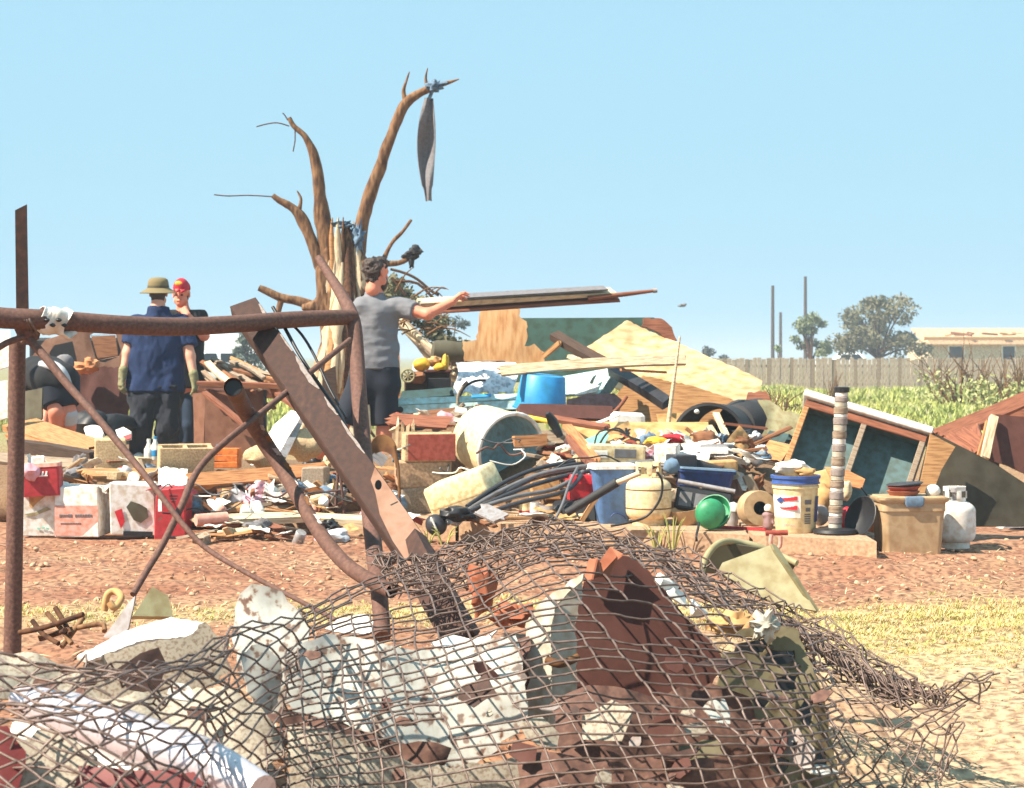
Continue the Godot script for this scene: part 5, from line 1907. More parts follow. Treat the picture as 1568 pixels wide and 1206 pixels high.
# ------------------------------------------------------------------ left: wrecked bodywork, boxes, blocks
func wreckage_left() -> void:
	var b := MB.new()
	# rusty cab with two window openings
	var cab := thing("rusty_cab", "overturned rusty cab with two window openings behind the crouching person", "vehicle cab", at(P(140, 680, 20.5)))
	var t := plate_frame(P(140, 560, 20.3), Vector3(0.05, -0.1, 1))
	var px := [[50, 545], [70, 520], [110, 508], [195, 500], [235, 505], [235, 590], [180, 600], [60, 600]]
	var h1 := outline(t, [[76, 540], [84, 528], [112, 522], [119, 552], [115, 563], [78, 565]])
	var h2 := outline(t, [[137, 514], [178, 511], [183, 545], [148, 552]])
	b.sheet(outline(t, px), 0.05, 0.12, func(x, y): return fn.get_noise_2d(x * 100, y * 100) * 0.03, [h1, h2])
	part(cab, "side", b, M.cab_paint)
	cab.get_child(0).transform = cab.transform.affine_inverse() * t
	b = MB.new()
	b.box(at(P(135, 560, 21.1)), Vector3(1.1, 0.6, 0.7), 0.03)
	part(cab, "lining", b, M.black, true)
	plate_part(cab, "rear_pane", [[140, 515], [177, 513], [181, 544], [150, 549]], P(160, 530, 20.5), Vector3(0.2, 0.4, 1), 0.01, M.wood_brown)
	plate("red_brown_steel", "dark red brown steel panel between the crouching and blue shirted persons", "panel", [[104, 578], [150, 560], [190, 562], [200, 600], [196, 662], [112, 650]], P(150, 600, 19.2), Vector3(0.1, 0.2, 1), 0.03, M.rust_red, 0.08, 0.01)
	b = MB.new()
	b.lump(P(122, 564, 19.0), Vector3(0.15, 0.06, 0.12), fn, 0.6, 1.6)
	b.lump(P(140, 560, 19.0), Vector3(0.08, 0.08, 0.1), fn, 0.7, 1.6)
	solo("orange_tarp", "crumpled orange tarpaulin on top of the dark red panel", "tarpaulin", b, M.tarp_orange, at(P(128, 570, 19.0)), true)
	b = MB.new()
	b.lump(P(98, 556, 18.6), Vector3(0.1, 0.085, 0.1), fn, 0.15, 0.8)
	solo("grey_cushion", "rounded grey cushion showing in the cab opening behind the crouching person", "cushion", b, M.grey_felt, at(P(98, 566, 18.6)), true)
	b = MB.new()
	b.lump(P(140, 652, 18.2), Vector3(0.2, 0.14, 0.18), fn, 0.5, 1.2)
	solo("black_sack", "black plastic sack below the red panel, nearer the crouching person", "sack", b, M.black, at(P(140, 668, 18.2)), true, "black sacks")
	b = MB.new()
	b.lump(P(174, 650, 18.3), Vector3(0.19, 0.11, 0.18), fn, 0.5, 1.2)
	solo("black_sack", "black plastic sack below the red panel, touching the dark trousers", "sack", b, M.black, at(P(174, 664, 18.3)), true, "black sacks")
	plate("olive_sheet", "dark olive curved sheet leaning beside the crouching person's arm", "sheet", [[36, 600], [66, 594], [66, 640], [56, 655], [36, 650]], P(50, 625, 16.4), Vector3(-0.4, 0.2, 1), 0.02, M.olive_dark, 0.06)
	plate("white_sheet", "bright white sheet standing behind the left gate post", "sheet", [[-12, 585], [12, 582], [12, 640], [-14, 650]], P(0, 612, 16.0), Vector3(0.2, 0.3, 1), 0.02, M.white, 0.05)
	plate("peeling_board", "pale peeling board at the edge of the frame above the gate rail", "board", [[-14, 505], [16, 505], [18, 560], [-14, 570]], P(0, 535, 17.0), Vector3(0.2, 0.3, 1), 0.02, M.white, 0.03)
	# stack of boards over a dark gap
	plank("wall_board", "upper grey edged board sloping down in front of the crouching person", "board", P(30, 650, 16.2), P(146, 688, 15.2), 0.32, 0.05, M.wood_tan, 8)
	plank("wall_board", "middle orange edged board sloping below the grey edged board", "board", P(30, 664, 15.9), P(138, 694, 15.1), 0.26, 0.03, M.wood_orange, 6)
	plank("wall_board", "bottom dark board sloping over the black gap", "board", P(20, 684, 15.6), P(146, 704, 14.9), 0.1, 0.12, M.wood_dark, 5)
	plank("grey_lath", "grey lath sticking out low by the left gate post", "lath", P(-10, 700, 15.0), P(140, 712, 14.6), 0.12, 0.03, M.wood_grey, 30)
	plate("white_bag", "bright white paper bag beside the black sacks", "bag", [[132, 657], [148, 653], [158, 655], [160, 676], [134, 678]], P(146, 666, 16.2), Vector3(-0.1, 0.6, 1), 0.04, M.white_clean, 0.1, 0.01)
	var rb := thing("torn_bag", "white and red torn bag at the heel of the blue shirted person", "bag", at(P(188, 678, 16.6)))
	plate_part(rb, "front", [[178, 660], [190, 655], [202, 662], [201, 672], [184, 676]], P(190, 665, 16.6), Vector3(-0.1, 0.6, 1), 0.03, M.white_clean, 0.06)
	plate_part(rb, "print", [[189, 668], [201, 664], [201, 671], [190, 675]], P(195, 669, 16.54), Vector3(-0.1, 0.6, 1), 0.01, M.red)
	# blocks
	block("concrete_block", "tan ribbed concrete block standing on end left of the person in blue", "block", turn(P(170, 722, 14.6), 12), Vector3(0.235, 0.245, 0.19), M.conc_tan, false, "concrete blocks")
	plank("stone_slab", "flat tan stone slab lying at the foot of the ribbed block", "slab", P(130, 722, 14.2), P(200, 727, 14.1), 0.3, 0.05, M.conc_tan)
	block("concrete_block", "large hollow concrete block with two cores open upwards, in front of the jeans", "block", turn(P(284, 722, 14.2), 16, 8, 0), Vector3(0.39, 0.19, 0.19), M.conc_tan, true, "concrete blocks")
	var oc := thing("orange_crate", "small orange slatted crate beside the large hollow block", "crate", turn(P(347, 716, 14.7), -4))
	for i in 3:
		b = MB.new()
		b.box(at(Vector3(0, 0.025 + i * 0.05, 0.07)), Vector3(0.2, 0.044, 0.012), 0.003, 0.001, rng)
		part(oc, "slat", b, M.orange)
		b = MB.new()
		b.box(at(Vector3(0, 0.025 + i * 0.05, -0.07)), Vector3(0.2, 0.044, 0.012), 0.003, 0.001, rng)
		part(oc, "slat", b, M.orange)
	for s in [-1, 1]:
		b = MB.new()
		b.box(at(Vector3(s * 0.095, 0.074, 0)), Vector3(0.012, 0.148, 0.126), 0.003)
		part(oc, "end", b, M.orange)
	# bottles
	for q in [[238, 704, "clear bottle with blue label standing by the hollow block", M.white_clean, M.blue_bright], [228, 708, "short white bottle beside the clear one with blue label", M.white_clean, M.white], [334, 716, "small white bottle with blue cap before the orange crate", M.white_clean, M.blue_bright]]:
		var bo := thing("bottle", q[2], "bottle", at(P(q[0], q[1], 14.7)), "bottles by the hollow block")
		b = MB.new()
		b.lathe(Transform3D(), [[0.03, 0], [0.034, 0.01], [0.034, 0.1], [0.014, 0.14], [0.012, 0.16]], 14)
		part(bo, "body", b, q[3])
		b = MB.new()
		b.lathe(Transform3D(), [[0.0355, 0.03], [0.0355, 0.075]], 14, false, false)
		part(bo, "label_band", b, q[4])
		b = MB.new()
		b.lathe(at(Vector3(0, 0.158, 0)), [[0.014, 0], [0.014, 0.02]], 12)
		part(bo, "cap", b, q[4])
	# boxes on the bare ground before the slab
	var cx := thing("red_cooler", "dirty red box with a white stripe on top of the torn white carton", "box", turn(P(66, 758, 13.6), 6, 0, 3))
	b = MB.new()
	b.rrect(Transform3D(), [[0, 0.13, 0.1, 0.02], [0.15, 0.135, 0.105, 0.02], [0.2, 0.13, 0.1, 0.02]])
	part(cx, "body", b, M.red)
	b = MB.new()
	b.rrect(at(Vector3(0, 0.2, 0)), [[0, 0.135, 0.105, 0.02], [0.025, 0.13, 0.1, 0.02]])
	part(cx, "lid", b, M.red_faded)
	b = MB.new()
	for q in [[-0.005, 0.013], [0.02, 0.012], [0.045, 0.012]]:
		b.box(turn(Vector3(q[0], 0.155, 0.107), 0, 0, -14), Vector3(0.012, 0.032, 0.004), 0.001)
	b.box(at(Vector3(0.02, 0.14, 0.107)), Vector3(0.07, 0.008, 0.003), 0.001)
	part(cx, "white_print", b, M.white_clean)
	b = MB.new()
	b.lump(P(48, 722, 13.5), Vector3(0.07, 0.055, 0.06), fn, 0.5, 1.5)
	solo("pink_cloth", "crumpled pink cloth beside the white print of the red box", "cloth", b, M.pink, at(P(48, 730, 13.5)), true)
	b = MB.new()
	b.box(turn(P(60, 703, 13.7), 10, 0, 6), Vector3(0.08, 0.045, 0.08), 0.008, 0.006, rng)
	solo("foam_piece", "small white foam piece lying on the red box", "foam", b, M.white_clean, at(P(60, 708, 13.7)), true)
	var c1 := carton("torn white carton with a brown stain under the red box", P(64, 818, 13.7), 0.23, 0.37, 0.2, 3.0, M.white, 3)
	b = MB.new()
	b.sheet(PackedVector2Array([Vector2(-0.07, 0.36), Vector2(-0.065, 0.21), Vector2(-0.05, 0.19), Vector2(0.0, 0.24), Vector2(0.05, 0.28), Vector2(0.09, 0.36)]), 0.004, 0.2, func(_x, _y): return 0.105)
	part(c1, "stain_patch", b, M.card)
	b = MB.new()
	b.sheet(PackedVector2Array([Vector2(-0.1, 0.15), Vector2(-0.02, 0.165), Vector2(0.05, 0.2), Vector2(0.085, 0.185), Vector2(0.0, 0.15), Vector2(-0.06, 0.135)]), 0.004, 0.2, func(_x, _y): return 0.105)
	part(c1, "dirt_smear", b, M.olive_tan)
	b = MB.new()
	for i in 3:
		b.box(turn(Vector3(0.0 + i * 0.03, 0.05 + 0.006 * (i % 2), 0.104), 0, 0, -10), Vector3(0.022, 0.012, 0.003), 0.001)
	part(c1, "print", b, M.aqua)
	var c2 := carton("white topped carton with faded pink front and two lines of print", P(126, 818, 13.65), 0.31, 0.34, 0.26, -4.0, M.white, 2)
	b = MB.new()
	b.box(at(Vector3(0, 0.108, 0.132)), Vector3(0.305, 0.21, 0.004), 0.001)
	part(c2, "pink_panel", b, M.red_faded)
	b = MB.new()
	# two lines of worn print
	var xx := -0.12
	for i in 14:
		var w := rng.randf_range(0.008, 0.015)
		if i != 6:
			b.box(at(Vector3(xx + w / 2, 0.142 + rng.randf_range(-0.001, 0.001), 0.136)), Vector3(w, rng.randf_range(0.014, 0.022), 0.003), 0.0006)
		xx += w + 0.004
	xx = -0.11
	for i in 12:
		var w := rng.randf_range(0.006, 0.012)
		b.box(at(Vector3(xx + w / 2, 0.088, 0.136)), Vector3(w, 0.009, 0.003), 0.0006)
		xx += w + 0.004
	part(c2, "print", b, M.grey_plastic)
	var c3 := carton("burst white carton with a dark torn hole and red flash", P(204, 818, 13.6), 0.29, 0.36, 0.24, 8.0, M.white, 5)
	b = MB.new()
	b.sheet(PackedVector2Array([Vector2(-0.04, 0.2), Vector2(-0.01, 0.24), Vector2(0.05, 0.22), Vector2(0.1, 0.19), Vector2(0.11, 0.13), Vector2(0.06, 0.09), Vector2(0.01, 0.11)]), 0.004, 0.2, func(_x, _y): return 0.124)
	part(c3, "torn_hole", b, M.olive_dark)
	b = MB.new()
	b.sheet(PackedVector2Array([Vector2(-0.12, 0.17), Vector2(-0.07, 0.19), Vector2(-0.05, 0.1), Vector2(-0.075, 0.05)]), 0.004, 0.2, func(_x, _y): return 0.125)
	part(c3, "red_flash", b, M.red_bright)
	b = MB.new()
	b.sheet(PackedVector2Array([Vector2(-0.06, 0.035), Vector2(0.14, 0.03), Vector2(0.14, 0.0), Vector2(-0.06, 0.005)]), 0.004, 0.2, func(_x, _y): return 0.125)
	part(c3, "base_strip", b, M.black)
	var c4 := carton("red carton with a dark round mark and narrow white label", P(266, 824, 13.5), 0.205, 0.36, 0.2, -6.0, M.red, 1)
	b = MB.new()
	b.lathe(Transform3D(Basis.from_euler(Vector3(PI / 2, 0, 0)).scaled(Vector3(0.85, 1.2, 1)), Vector3(-0.05, 0.115, 0.103)), [[0.001, -0.001], [0.034, -0.001], [0.034, 0.001], [0.001, 0.001]], 18)
	part(c4, "round_mark", b, M.olive_dark)
	b = MB.new()
	b.box(at(Vector3(-0.065, 0.235, 0.102)), Vector3(0.026, 0.085, 0.004), 0.001)
	part(c4, "white_label", b, M.white_clean)
	b = MB.new()
	for i in 3:
		b.box(at(Vector3(0.03, 0.3 - i * 0.02, 0.102)), Vector3(0.06 - i * 0.012, 0.009, 0.003), 0.0006)
	b.box(at(Vector3(0, 0.012, 0.102)), Vector3(0.2, 0.024, 0.003), 0.0006)
	part(c4, "print", b, M.black)
	b = MB.new()
	b.grid(10, 8, func(u, v): return P(243 + u * 44, 716 + v * 32, 13.5 + (1 - v) * 0.5) + Vector3(0, fn.get_noise_2d(u * 200, v * 200) * 0.04, fn.get_noise_2d(u * 150 + 40, v * 150) * 0.06), 0.006)
	solo("white_wrapper", "bright white crumpled wrapper lying on top of the red carton", "wrapper", b, M.white_clean, at(P(265, 748, 13.5)), true)
	# planks and litter along the front of the slab
	plank("plank", "short weathered plank lying behind the white cartons", "plank", P(130, 727, 14.0), P(245, 726, 14.2), 0.14, 0.045, M.wood_tan, 20, "planks along the slab edge")
	plank("plank", "long orange brown plank running behind the slanting pipe", "plank", P(288, 738, 13.8), P(500, 720, 14.6), 0.13, 0.05, M.wood_orange, 40, "planks along the slab edge")
	plank("plank", "second darker plank beneath the long orange brown plank", "plank", P(330, 750, 13.9), P(470, 742, 14.4), 0.12, 0.05, M.wood_brown, 30, "planks along the slab edge")
	plank("plank", "pale plank lying on the bare ground along the slab front", "plank", P(300, 797, 13.4) , P(470, 790, 13.6), 0.16, 0.045, M.wood_pale, 10, "planks along the slab edge")
	plank("plank", "pale plank lying along the slab front past the slanting pipe", "plank", P(470, 792, 13.5), P(560, 797, 13.4), 0.14, 0.045, M.wood_pale, 10, "planks along the slab edge")
	rod("red_roll", "red plastic roll lying on the ground beside the red carton", "roll", [P(300, 796, 13.3), P(348, 792, 13.4)], 0.04, M.red_faded, 14)
	plate("metal_sheet", "white sheet of metal leaning behind the slanting pipe", "sheet", [[384, 712], [420, 650], [446, 628], [463, 633], [430, 690], [418, 716]], P(424, 680, 15.4), Vector3(-0.3, 0.6, 0.8), 0.012, M.white_clean, 0.04)
	plank("bent_flashing", "grey bent flashing along the edge of the white metal sheet", "flashing", P(432, 700, 15.2), P(462, 636, 15.7), 0.06, 0.02, M.steel_worn, 30)
	b = MB.new()
	b.lump(P(466, 682, 15.6), Vector3(0.15, 0.12, 0.16), fn, 0.4, 1.3)
	solo("rubble_lump", "pale lump of broken plaster behind the slanting pipe", "rubble", b, M.conc_tan, at(P(466, 700, 15.6)), true)
	b = MB.new()
	b.lump(P(400, 700, 15.0), Vector3(0.12, 0.09, 0.12), fn, 0.5, 1.3)
	solo("rubble_lump", "tan lump of broken plaster at the foot of the white metal sheet", "rubble", b, M.conc_tan, at(P(400, 712, 15.0)), true)
	block("concrete_block", "tan block lying at the foot of the brown folding chair", "block", turn(P(484, 748, 14.2), -12), Vector3(0.17, 0.16, 0.14), M.conc_grey, false, "concrete blocks")
	# rusty bin with sticks on it
	var bin := thing("rusty_bin", "open rusty steel bin behind the slanting pipe", "bin", at(P(350, 712, 18.0)))
	for q in [[[314, 600], [406, 594], [404, 706], [314, 708], 18.0, "front"], [[296, 602], [315, 600], [314, 708], [300, 700], 18.2, "side"]]:
		plate_part(bin, q[5], [q[0], q[1], q[2], q[3]], P(q[1][0], q[1][1] + 50, q[4]), Vector3(-0.05 if q[5] == "front" else -0.9, 0.02, 1), 0.02, M.brown_paint, 0.02)
	b = MB.new()
	b.box(turn(P(360, 597, 17.95), 0, 0, 1.5), Vector3(0.56, 0.035, 0.05), 0.006)
	part(bin, "top_rail", b, M.rust_pipe, true)
	b = MB.new()
	b.box(at(P(406, 652, 17.9)), Vector3(0.03, 0.66, 0.04), 0.005)
	part(bin, "corner_post", b, M.black, true)
	for i in 26:
		var x := 300 + rng.randf() * 60
		var y := 548 + rng.randf() * 36
		var a := P(x, y, 18.6 + rng.randf() * 1.2)
		var e := P(x + rng.randf_range(50, 110), y + rng.randf_range(18, 52), 17.7 + rng.randf() * 0.8)
		if i == 3:
			plank("loose_stick", "bright yellow lath sloping among the grey sticks on the rusty bin", "lath", P(318, 555, 18.4), P(352, 586, 17.7), 0.06, 0.03, M.wood_pale, 20)
		plank("loose_stick", ["thin grey", "dark brown", "pale tan", "stout grey"][i % 4] + " stick in the loose heap on the rusty bin", "stick", a, e, rng.randf_range(0.025, 0.06), rng.randf_range(0.02, 0.035), [M.wood_grey, M.wood_brown, M.wood_tan, M.wood_grey][i % 4], rng.randf() * 60, "sticks heaped on the rusty bin")
	for i in 8:
		plank("rim_lath", "level reddish lath lying across the rim of the rusty bin", "lath", P(300 + rng.randf() * 10, 586 + i * 2.2, 17.8 + i * 0.1), P(430 + rng.randf() * 8, 590 + i * 2.5, 17.6 + i * 0.1), 0.04, 0.025, [M.wood_red, M.wood_brown, M.rust_pipe][i % 3], 15, "laths across the rusty bin")
	plank("leaning_lath", "reddish lath leaning down before the rusty bin from its corner", "lath", P(312, 600, 17.6), P(376, 652, 17.2), 0.05, 0.03, M.wood_red, 10)
	plank("leaning_lath", "reddish lath leaning down behind the channel beam", "lath", P(424, 602, 17.4), P(496, 655, 16.8), 0.05, 0.03, M.wood_red, 10)
	plate("dark_hoard", "dark brown box panel behind the dead tree's foot", "panel", [[494, 570], [514, 560], [520, 640], [492, 640]], P(505, 600, 17.5), Vector3(0.1, 0.1, 1), 0.03, M.wood_dark)
	# brown folding chair
	var ch := thing("folding_chair", "brown metal folding chair standing behind the bent corner post", "chair", at(B(560, 800)))
	var cd := 13.9
	b = MB.new()
	b.grid(12, 4, func(u, v):
		var a: float = PI * (1.0 - u)
		return P(586 + cos(a) * 21, 690 - sin(a) * 25 + v * 26, cd + 0.06 * sin(u * PI)), 0.012)
	part(ch, "backrest", b, M.rust_tan, true)
	b = MB.new()
	b.grid(4, 4, func(u, v): return P(568 + u * 18 + v * 8, 700 + u * 14 - v * 12, cd - 0.1 + v * 0.3), 0.02)
	part(ch, "seat", b, M.steel_worn, true)
	for l in [[[604, 682], [610, 715], [612, 770]], [[566, 690], [562, 735], [556, 795]], [[518, 712], [512, 815]], [[520, 715], [530, 815]]]:
		b = MB.new()
		b.tube(smooth(path(l, cd - 0.1)), 0.011, 7)
		part(ch, "leg", b, M.rust_tan if l[0][0] > 540 else M.rust_pipe, true)
	b = MB.new()
	b.tube(path([[514, 795], [529, 795], [560, 785]], cd - 0.12), 0.009, 6)
	part(ch, "stretcher", b, M.rust_pipe, true)

func carton(label: String, base: Vector3, w: float, h: float, dp: float, yaw: float, m: Material, seed_: int) -> Node3D:
	var o := thing("carton", label, "carton", turn(base, yaw, 0, rng.randf_range(-2, 2)))
	var b := MB.new()
	b.box(at(Vector3(0, h / 2, 0)), Vector3(w, h, dp), 0.006, 0.006, rng)
	part(o, "box", b, m)
	for s in [-1.0, 1.0]:
		b = MB.new()
		var tilt: float = rng.randf_range(20, 75) * s
		b.grid(4, 3, func(u, v): return turn(Vector3(w / 2 * s, h, 0), 0, 0, -tilt) * Vector3(v * 0.07 * s, 0.006 + fn.get_noise_2d(u * 150 + seed_ * 30, v * 100) * 0.02, (u - 0.5) * dp * 0.96), 0.004)
		part(o, "flap", b, m)
	return o

# ------------------------------------------------------------------ middle of the slab
func wreckage_middle() -> void:
	var b := MB.new()
	block("grey_block", "lowest dark grey block of the stack beside the round tub", "block", turn(B(655, 784), 10), Vector3(0.40, 0.185, 0.2), M.conc_grey, true, "blocks stacked beside the round tub")
	var p := B(652, 784)
	block("grey_block", "middle cracked grey block of the stack beside the round tub", "block", turn(p + Vector3(-0.02, 0.187, 0.0), 14), Vector3(0.38, 0.185, 0.2), M.conc, false, "blocks stacked beside the round tub")
	var rb := block("red_block", "top block with a painted red front in the stack beside the round tub", "block", turn(p + Vector3(0.02, 0.374, 0.0), 10), Vector3(0.37, 0.2, 0.21), M.conc_tan, true, "blocks stacked beside the round tub")
	b = MB.new()
	b.box(at(Vector3(0.01, 0.1, 0.107)), Vector3(0.345, 0.19, 0.006), 0.002)
	part(rb, "painted_face", b, M.brick)
	for i in 4:
		plank("stacked_slab", "thin tan slab standing on edge at the end of the red faced block", "slab", P(606 + i * 8, 690, 14.75 - i * 0.05), P(609 + i * 8, 648, 14.75 - i * 0.05), 0.19, 0.026, M.conc_tan if i % 2 else M.wood_pale, 82, "slabs on edge beside the red faced block")
	plank("scrap_board", "splintered pink board lying on the red faced block", "board", P(600, 642, 14.8), P(690, 648, 14.7), 0.16, 0.02, M.wood_red, 30)
	# round tub lying on its side, mouth this way
	var tub := thing("round_tub", "big cream round tub lying on its side, pale blue inside", "tub", Transform3D(Basis.from_euler(Vector3(deg_to_rad(101), deg_to_rad(33), 0)), P(776, 686, 14.75)))
	b = MB.new()
	b.lathe(Transform3D(), [[0.001, -0.42], [0.22, -0.42], [0.25, -0.38], [0.275, 0.04], [0.28, 0.05]], 34, true, false)
	part(tub, "outer_wall", b, M.cream)
	b = MB.new()
	b.lathe(Transform3D(), [[0.268, 0.046], [0.24, -0.34], [0.22, -0.37], [0.001, -0.37]], 34, false, true)
	part(tub, "inner_wall", b, M.inner_blue)
	b = MB.new()
	var ring := []
	for i in 35:
		ring.append(Vector3(cos(TAU * i / 34), 0, sin(TAU * i / 34)) * 0.277 + Vector3(0, 0.05, 0))
	b.tube(ring, 0.017, 8, false)
	part(tub, "rim", b, M.white)
	plank("tan_offcut", "tan board offcut lying across the mouth of the round tub", "board", P(786, 676, 14.5), P(840, 672, 14.6), 0.085, 0.02, M.wood_orange, 80)
	plank("tan_offcut", "grey brown box end beside the offcut at the round tub", "board", P(826, 672, 14.9), P(872, 668, 14.9), 0.11, 0.07, M.wood_grey, 70)
	# cream jerrycan
	var jc := thing("cream_canister", "dirty cream plastic canister tipped on its side at the foot of the blocks", "canister", Transform3D(Basis.from_euler(Vector3(deg_to_rad(14), deg_to_rad(-28), deg_to_rad(19))), P(720, 772, 13.75)))
	b = MB.new()
	b.rrect(Transform3D(), [[-0.015, 0.245, 0.12, 0.025], [0.0, 0.257, 0.13, 0.03], [0.2, 0.252, 0.127, 0.03], [0.22, 0.24, 0.115, 0.025]])
	part(jc, "body", b, M.cream)
	b = MB.new()
	b.rrect(Transform3D(), [[0.075, 0.262, 0.136, 0.05], [0.085, 0.262, 0.136, 0.05]], false, false)
	part(jc, "seam", b, M.cream)
	b = MB.new()
	b.lathe(Transform3D(Basis.from_euler(Vector3(0, 0, PI / 2)), Vector3(-0.24, 0.1, 0)), [[0.045, 0], [0.045, 0.03], [0.03, 0.035], [0.03, 0.05]], 16)
	part(jc, "cap", b, M.cream)
	# bundle of black pipes
	var bun := [[[700, 792, 13.2], [760, 755, 13.5], [830, 725, 13.7], [905, 712, 13.8]], [[705, 785, 13.3], [770, 748, 13.6], [835, 728, 13.8], [900, 716, 13.9]], [[720, 782, 13.1], [800, 748, 13.3], [860, 730, 13.5], [906, 720, 13.7]], [[738, 776, 13.1], [790, 760, 13.2], [850, 748, 13.4], [893, 722, 13.6]], [[715, 775, 13.35], [765, 742, 13.6], [820, 718, 13.8], [880, 706, 14.0]], [[730, 790, 13.0], [800, 768, 13.1], [865, 752, 13.2], [890, 728, 13.5]], [[850, 795, 12.8], [862, 770, 12.9], [872, 740, 13.2], [884, 716, 13.6]], [[745, 770, 13.5], [800, 740, 13.6], [860, 715, 13.9], [895, 709, 14.0]]]
	for i in bun.size():
		var ps := smooth(path(bun[i], 13.4), 4)
		rod("black_pipe", "black plastic pipe in the bundle fanned out before the cream canister", "pipe", ps, 0.016 if i != 6 else 0.01, M.black_plastic if i % 3 else M.grey_plastic, 8, "black pipes before the cream canister")
	b = MB.new()
	b.lump(P(702, 786, 13.2), Vector3(0.13, 0.045, 0.1), fn, 0.7, 2.0)
	solo("black_plastic_sheet", "crumpled black plastic sheet under the near end of the pipe bundle", "plastic sheet", b, M.black, at(P(700, 795, 13.2)), true)
	plank("shovel", "grey steel shovel blade lying at the end of the pipe bundle", "blade", P(735, 778, 13.0), P(768, 794, 12.9), 0.13, 0.015, M.steel_worn, 25)
	for q in [[776, 793, 0.035, 0.085, "dull silver tin can lying nearest the steel blade", M.steel_worn, M.grey_plastic], [804, 794, 0.044, 0.13, "tin can with a white top and red base by the pipe bundle", M.cream, M.red_bright], [818, 794, 0.045, 0.115, "white tin can with pink print beside the red based can", M.white_clean, M.pink], [842, 795, 0.075, 0.1, "grey blue paint tin behind the upright black pipe", M.steel_worn, M.inner_blue]]:
		var c := thing("tin_can", q[4], "tin can", turn(B(q[0], q[1]), rng.randf() * 60), "tins at the edge of the slab")
		b = MB.new()
		b.lathe(Transform3D(), [[q[2], 0], [q[2], q[3]], [q[2] - 0.004, q[3]], [q[2] - 0.004, q[3] - 0.01], [0.001, q[3] - 0.01]], 20)
		part(c, "body", b, q[5])
		b = MB.new()
		b.lathe(Transform3D(), [[q[2] + 0.0015, 0.01], [q[2] + 0.0015, q[3] * 0.45]], 20, false, false)
		part(c, "label_band", b, q[6])
	b = MB.new()
	b.box(turn(B(834, 786) + Vector3(0, 0.16, -0.3), 8, 0, 2), Vector3(0.2, 0.15, 0.16), 0.006, 0.006, rng)
	solo("brown_carton", "brown cardboard box behind the tins and pipes", "carton", b, M.card, at(B(834, 790)), true)
	# red crate and chest
	var rc := thing("red_crate", "red plastic crate with a ledge behind the blue bin", "crate", turn(P(890, 768, 13.6), 6, 0, -4))
	b = MB.new()
	b.rrect(Transform3D(), [[0, 0.09, 0.09, 0.02], [0.13, 0.1, 0.1, 0.02]])
	part(rc, "body", b, M.red_bright)
	b = MB.new()
	b.rrect(at(Vector3(0, 0.13, 0)), [[0, 0.112, 0.11, 0.02], [0.03, 0.112, 0.11, 0.02], [0.06, 0.1, 0.1, 0.02]])
	part(rc, "lid", b, M.red_bright)
	b = MB.new()
	b.box(at(B(885, 800) + Vector3(0, 0.06, -0.25)), Vector3(0.3, 0.14, 0.2), 0.02, 0.015, rng)
	solo("black_case", "low black case on the slab beneath the red crate", "case", b, M.black, at(B(885, 797)), true)
	# blue bin
	var bb := thing("blue_bin", "tall blue plastic bin standing behind the tan gas cylinder", "bin", turn(B(938, 800), 6))
	b = MB.new()
	b.rrect(Transform3D(), [[0, 0.095, 0.09, 0.035], [0.012, 0.1, 0.095, 0.035], [0.33, 0.135, 0.125, 0.04], [0.37, 0.15, 0.14, 0.04], [0.37, 0.14, 0.13, 0.04], [0.02, 0.09, 0.085, 0.03]], true, true, 0.9)
	part(bb, "body", b, M.blue_bin)
	b = MB.new()
	b.rrect(at(Vector3(0, 0.37, 0)), [[0.0, 0.158, 0.148, 0.04], [0.022, 0.158, 0.148, 0.04], [0.03, 0.145, 0.135, 0.04]])
	part(bb, "rim", b, M.white)
	b = MB.new()
	b.tube(smooth([Vector3(-0.03, 0.05, 0.112), Vector3(0.0, 0.075, 0.115), Vector3(0.05, 0.06, 0.112), Vector3(0.07, 0.035, 0.108)]), 0.004, 6)
	part(bb, "mark", b, M.blue_dark)
	var ax := thing("black_bar", "black tool shaft with a pale end leaning across the blue bin", "tool", at(P(920, 765, 12.7)))
	b = MB.new()
	b.tube([P(868, 785, 12.7), P(945, 738, 12.6)], [0.026, 0.03], 8)
	part(ax, "grip", b, M.black_rubber, true)
	b = MB.new()
	b.tube([P(944, 739, 12.6), P(980, 724, 12.55)], 0.017, 8)
	part(ax, "shaft", b, M.wood_pale, true)
	plank("thin_stake", "thin brown slat leaning on the black case below the tool shaft", "slat", P(890, 798, 12.8), P(918, 756, 12.9), 0.03, 0.015, M.wood_tan, 70)
	# tan gas cylinder
	var g1 := gas_cylinder("rust stained tan gas cylinder with a black hose, before the blue bin", turn(B(993, 803), 30), 0.42, 0.152, M.cream_rust)
	b = MB.new()
	b.lathe(Transform3D(), [[0.14, 0.258], [0.13, 0.278], [0.09, 0.302], [0.05, 0.318]], 30, false, false)
	part(g1, "rust_shoulder", b, M.rust_tan)
	for y in [0.11, 0.235]:
		b = MB.new()
		b.lathe(Transform3D(), [[0.1535, y], [0.1545, y + 0.004], [0.1535, y + 0.008]], 30, false, false)
		part(g1, "seam", b, M.rust_tan)
	rod("black_hose", "thin black hose hanging from the valve of the tan gas cylinder", "hose", smooth(path([[1006, 722, 12.6], [1014, 738, 12.6], [1010, 765, 12.6], [990, 790, 12.62], [962, 800, 12.6], [935, 805, 12.6]], 12.6), 5), 0.008, M.black)
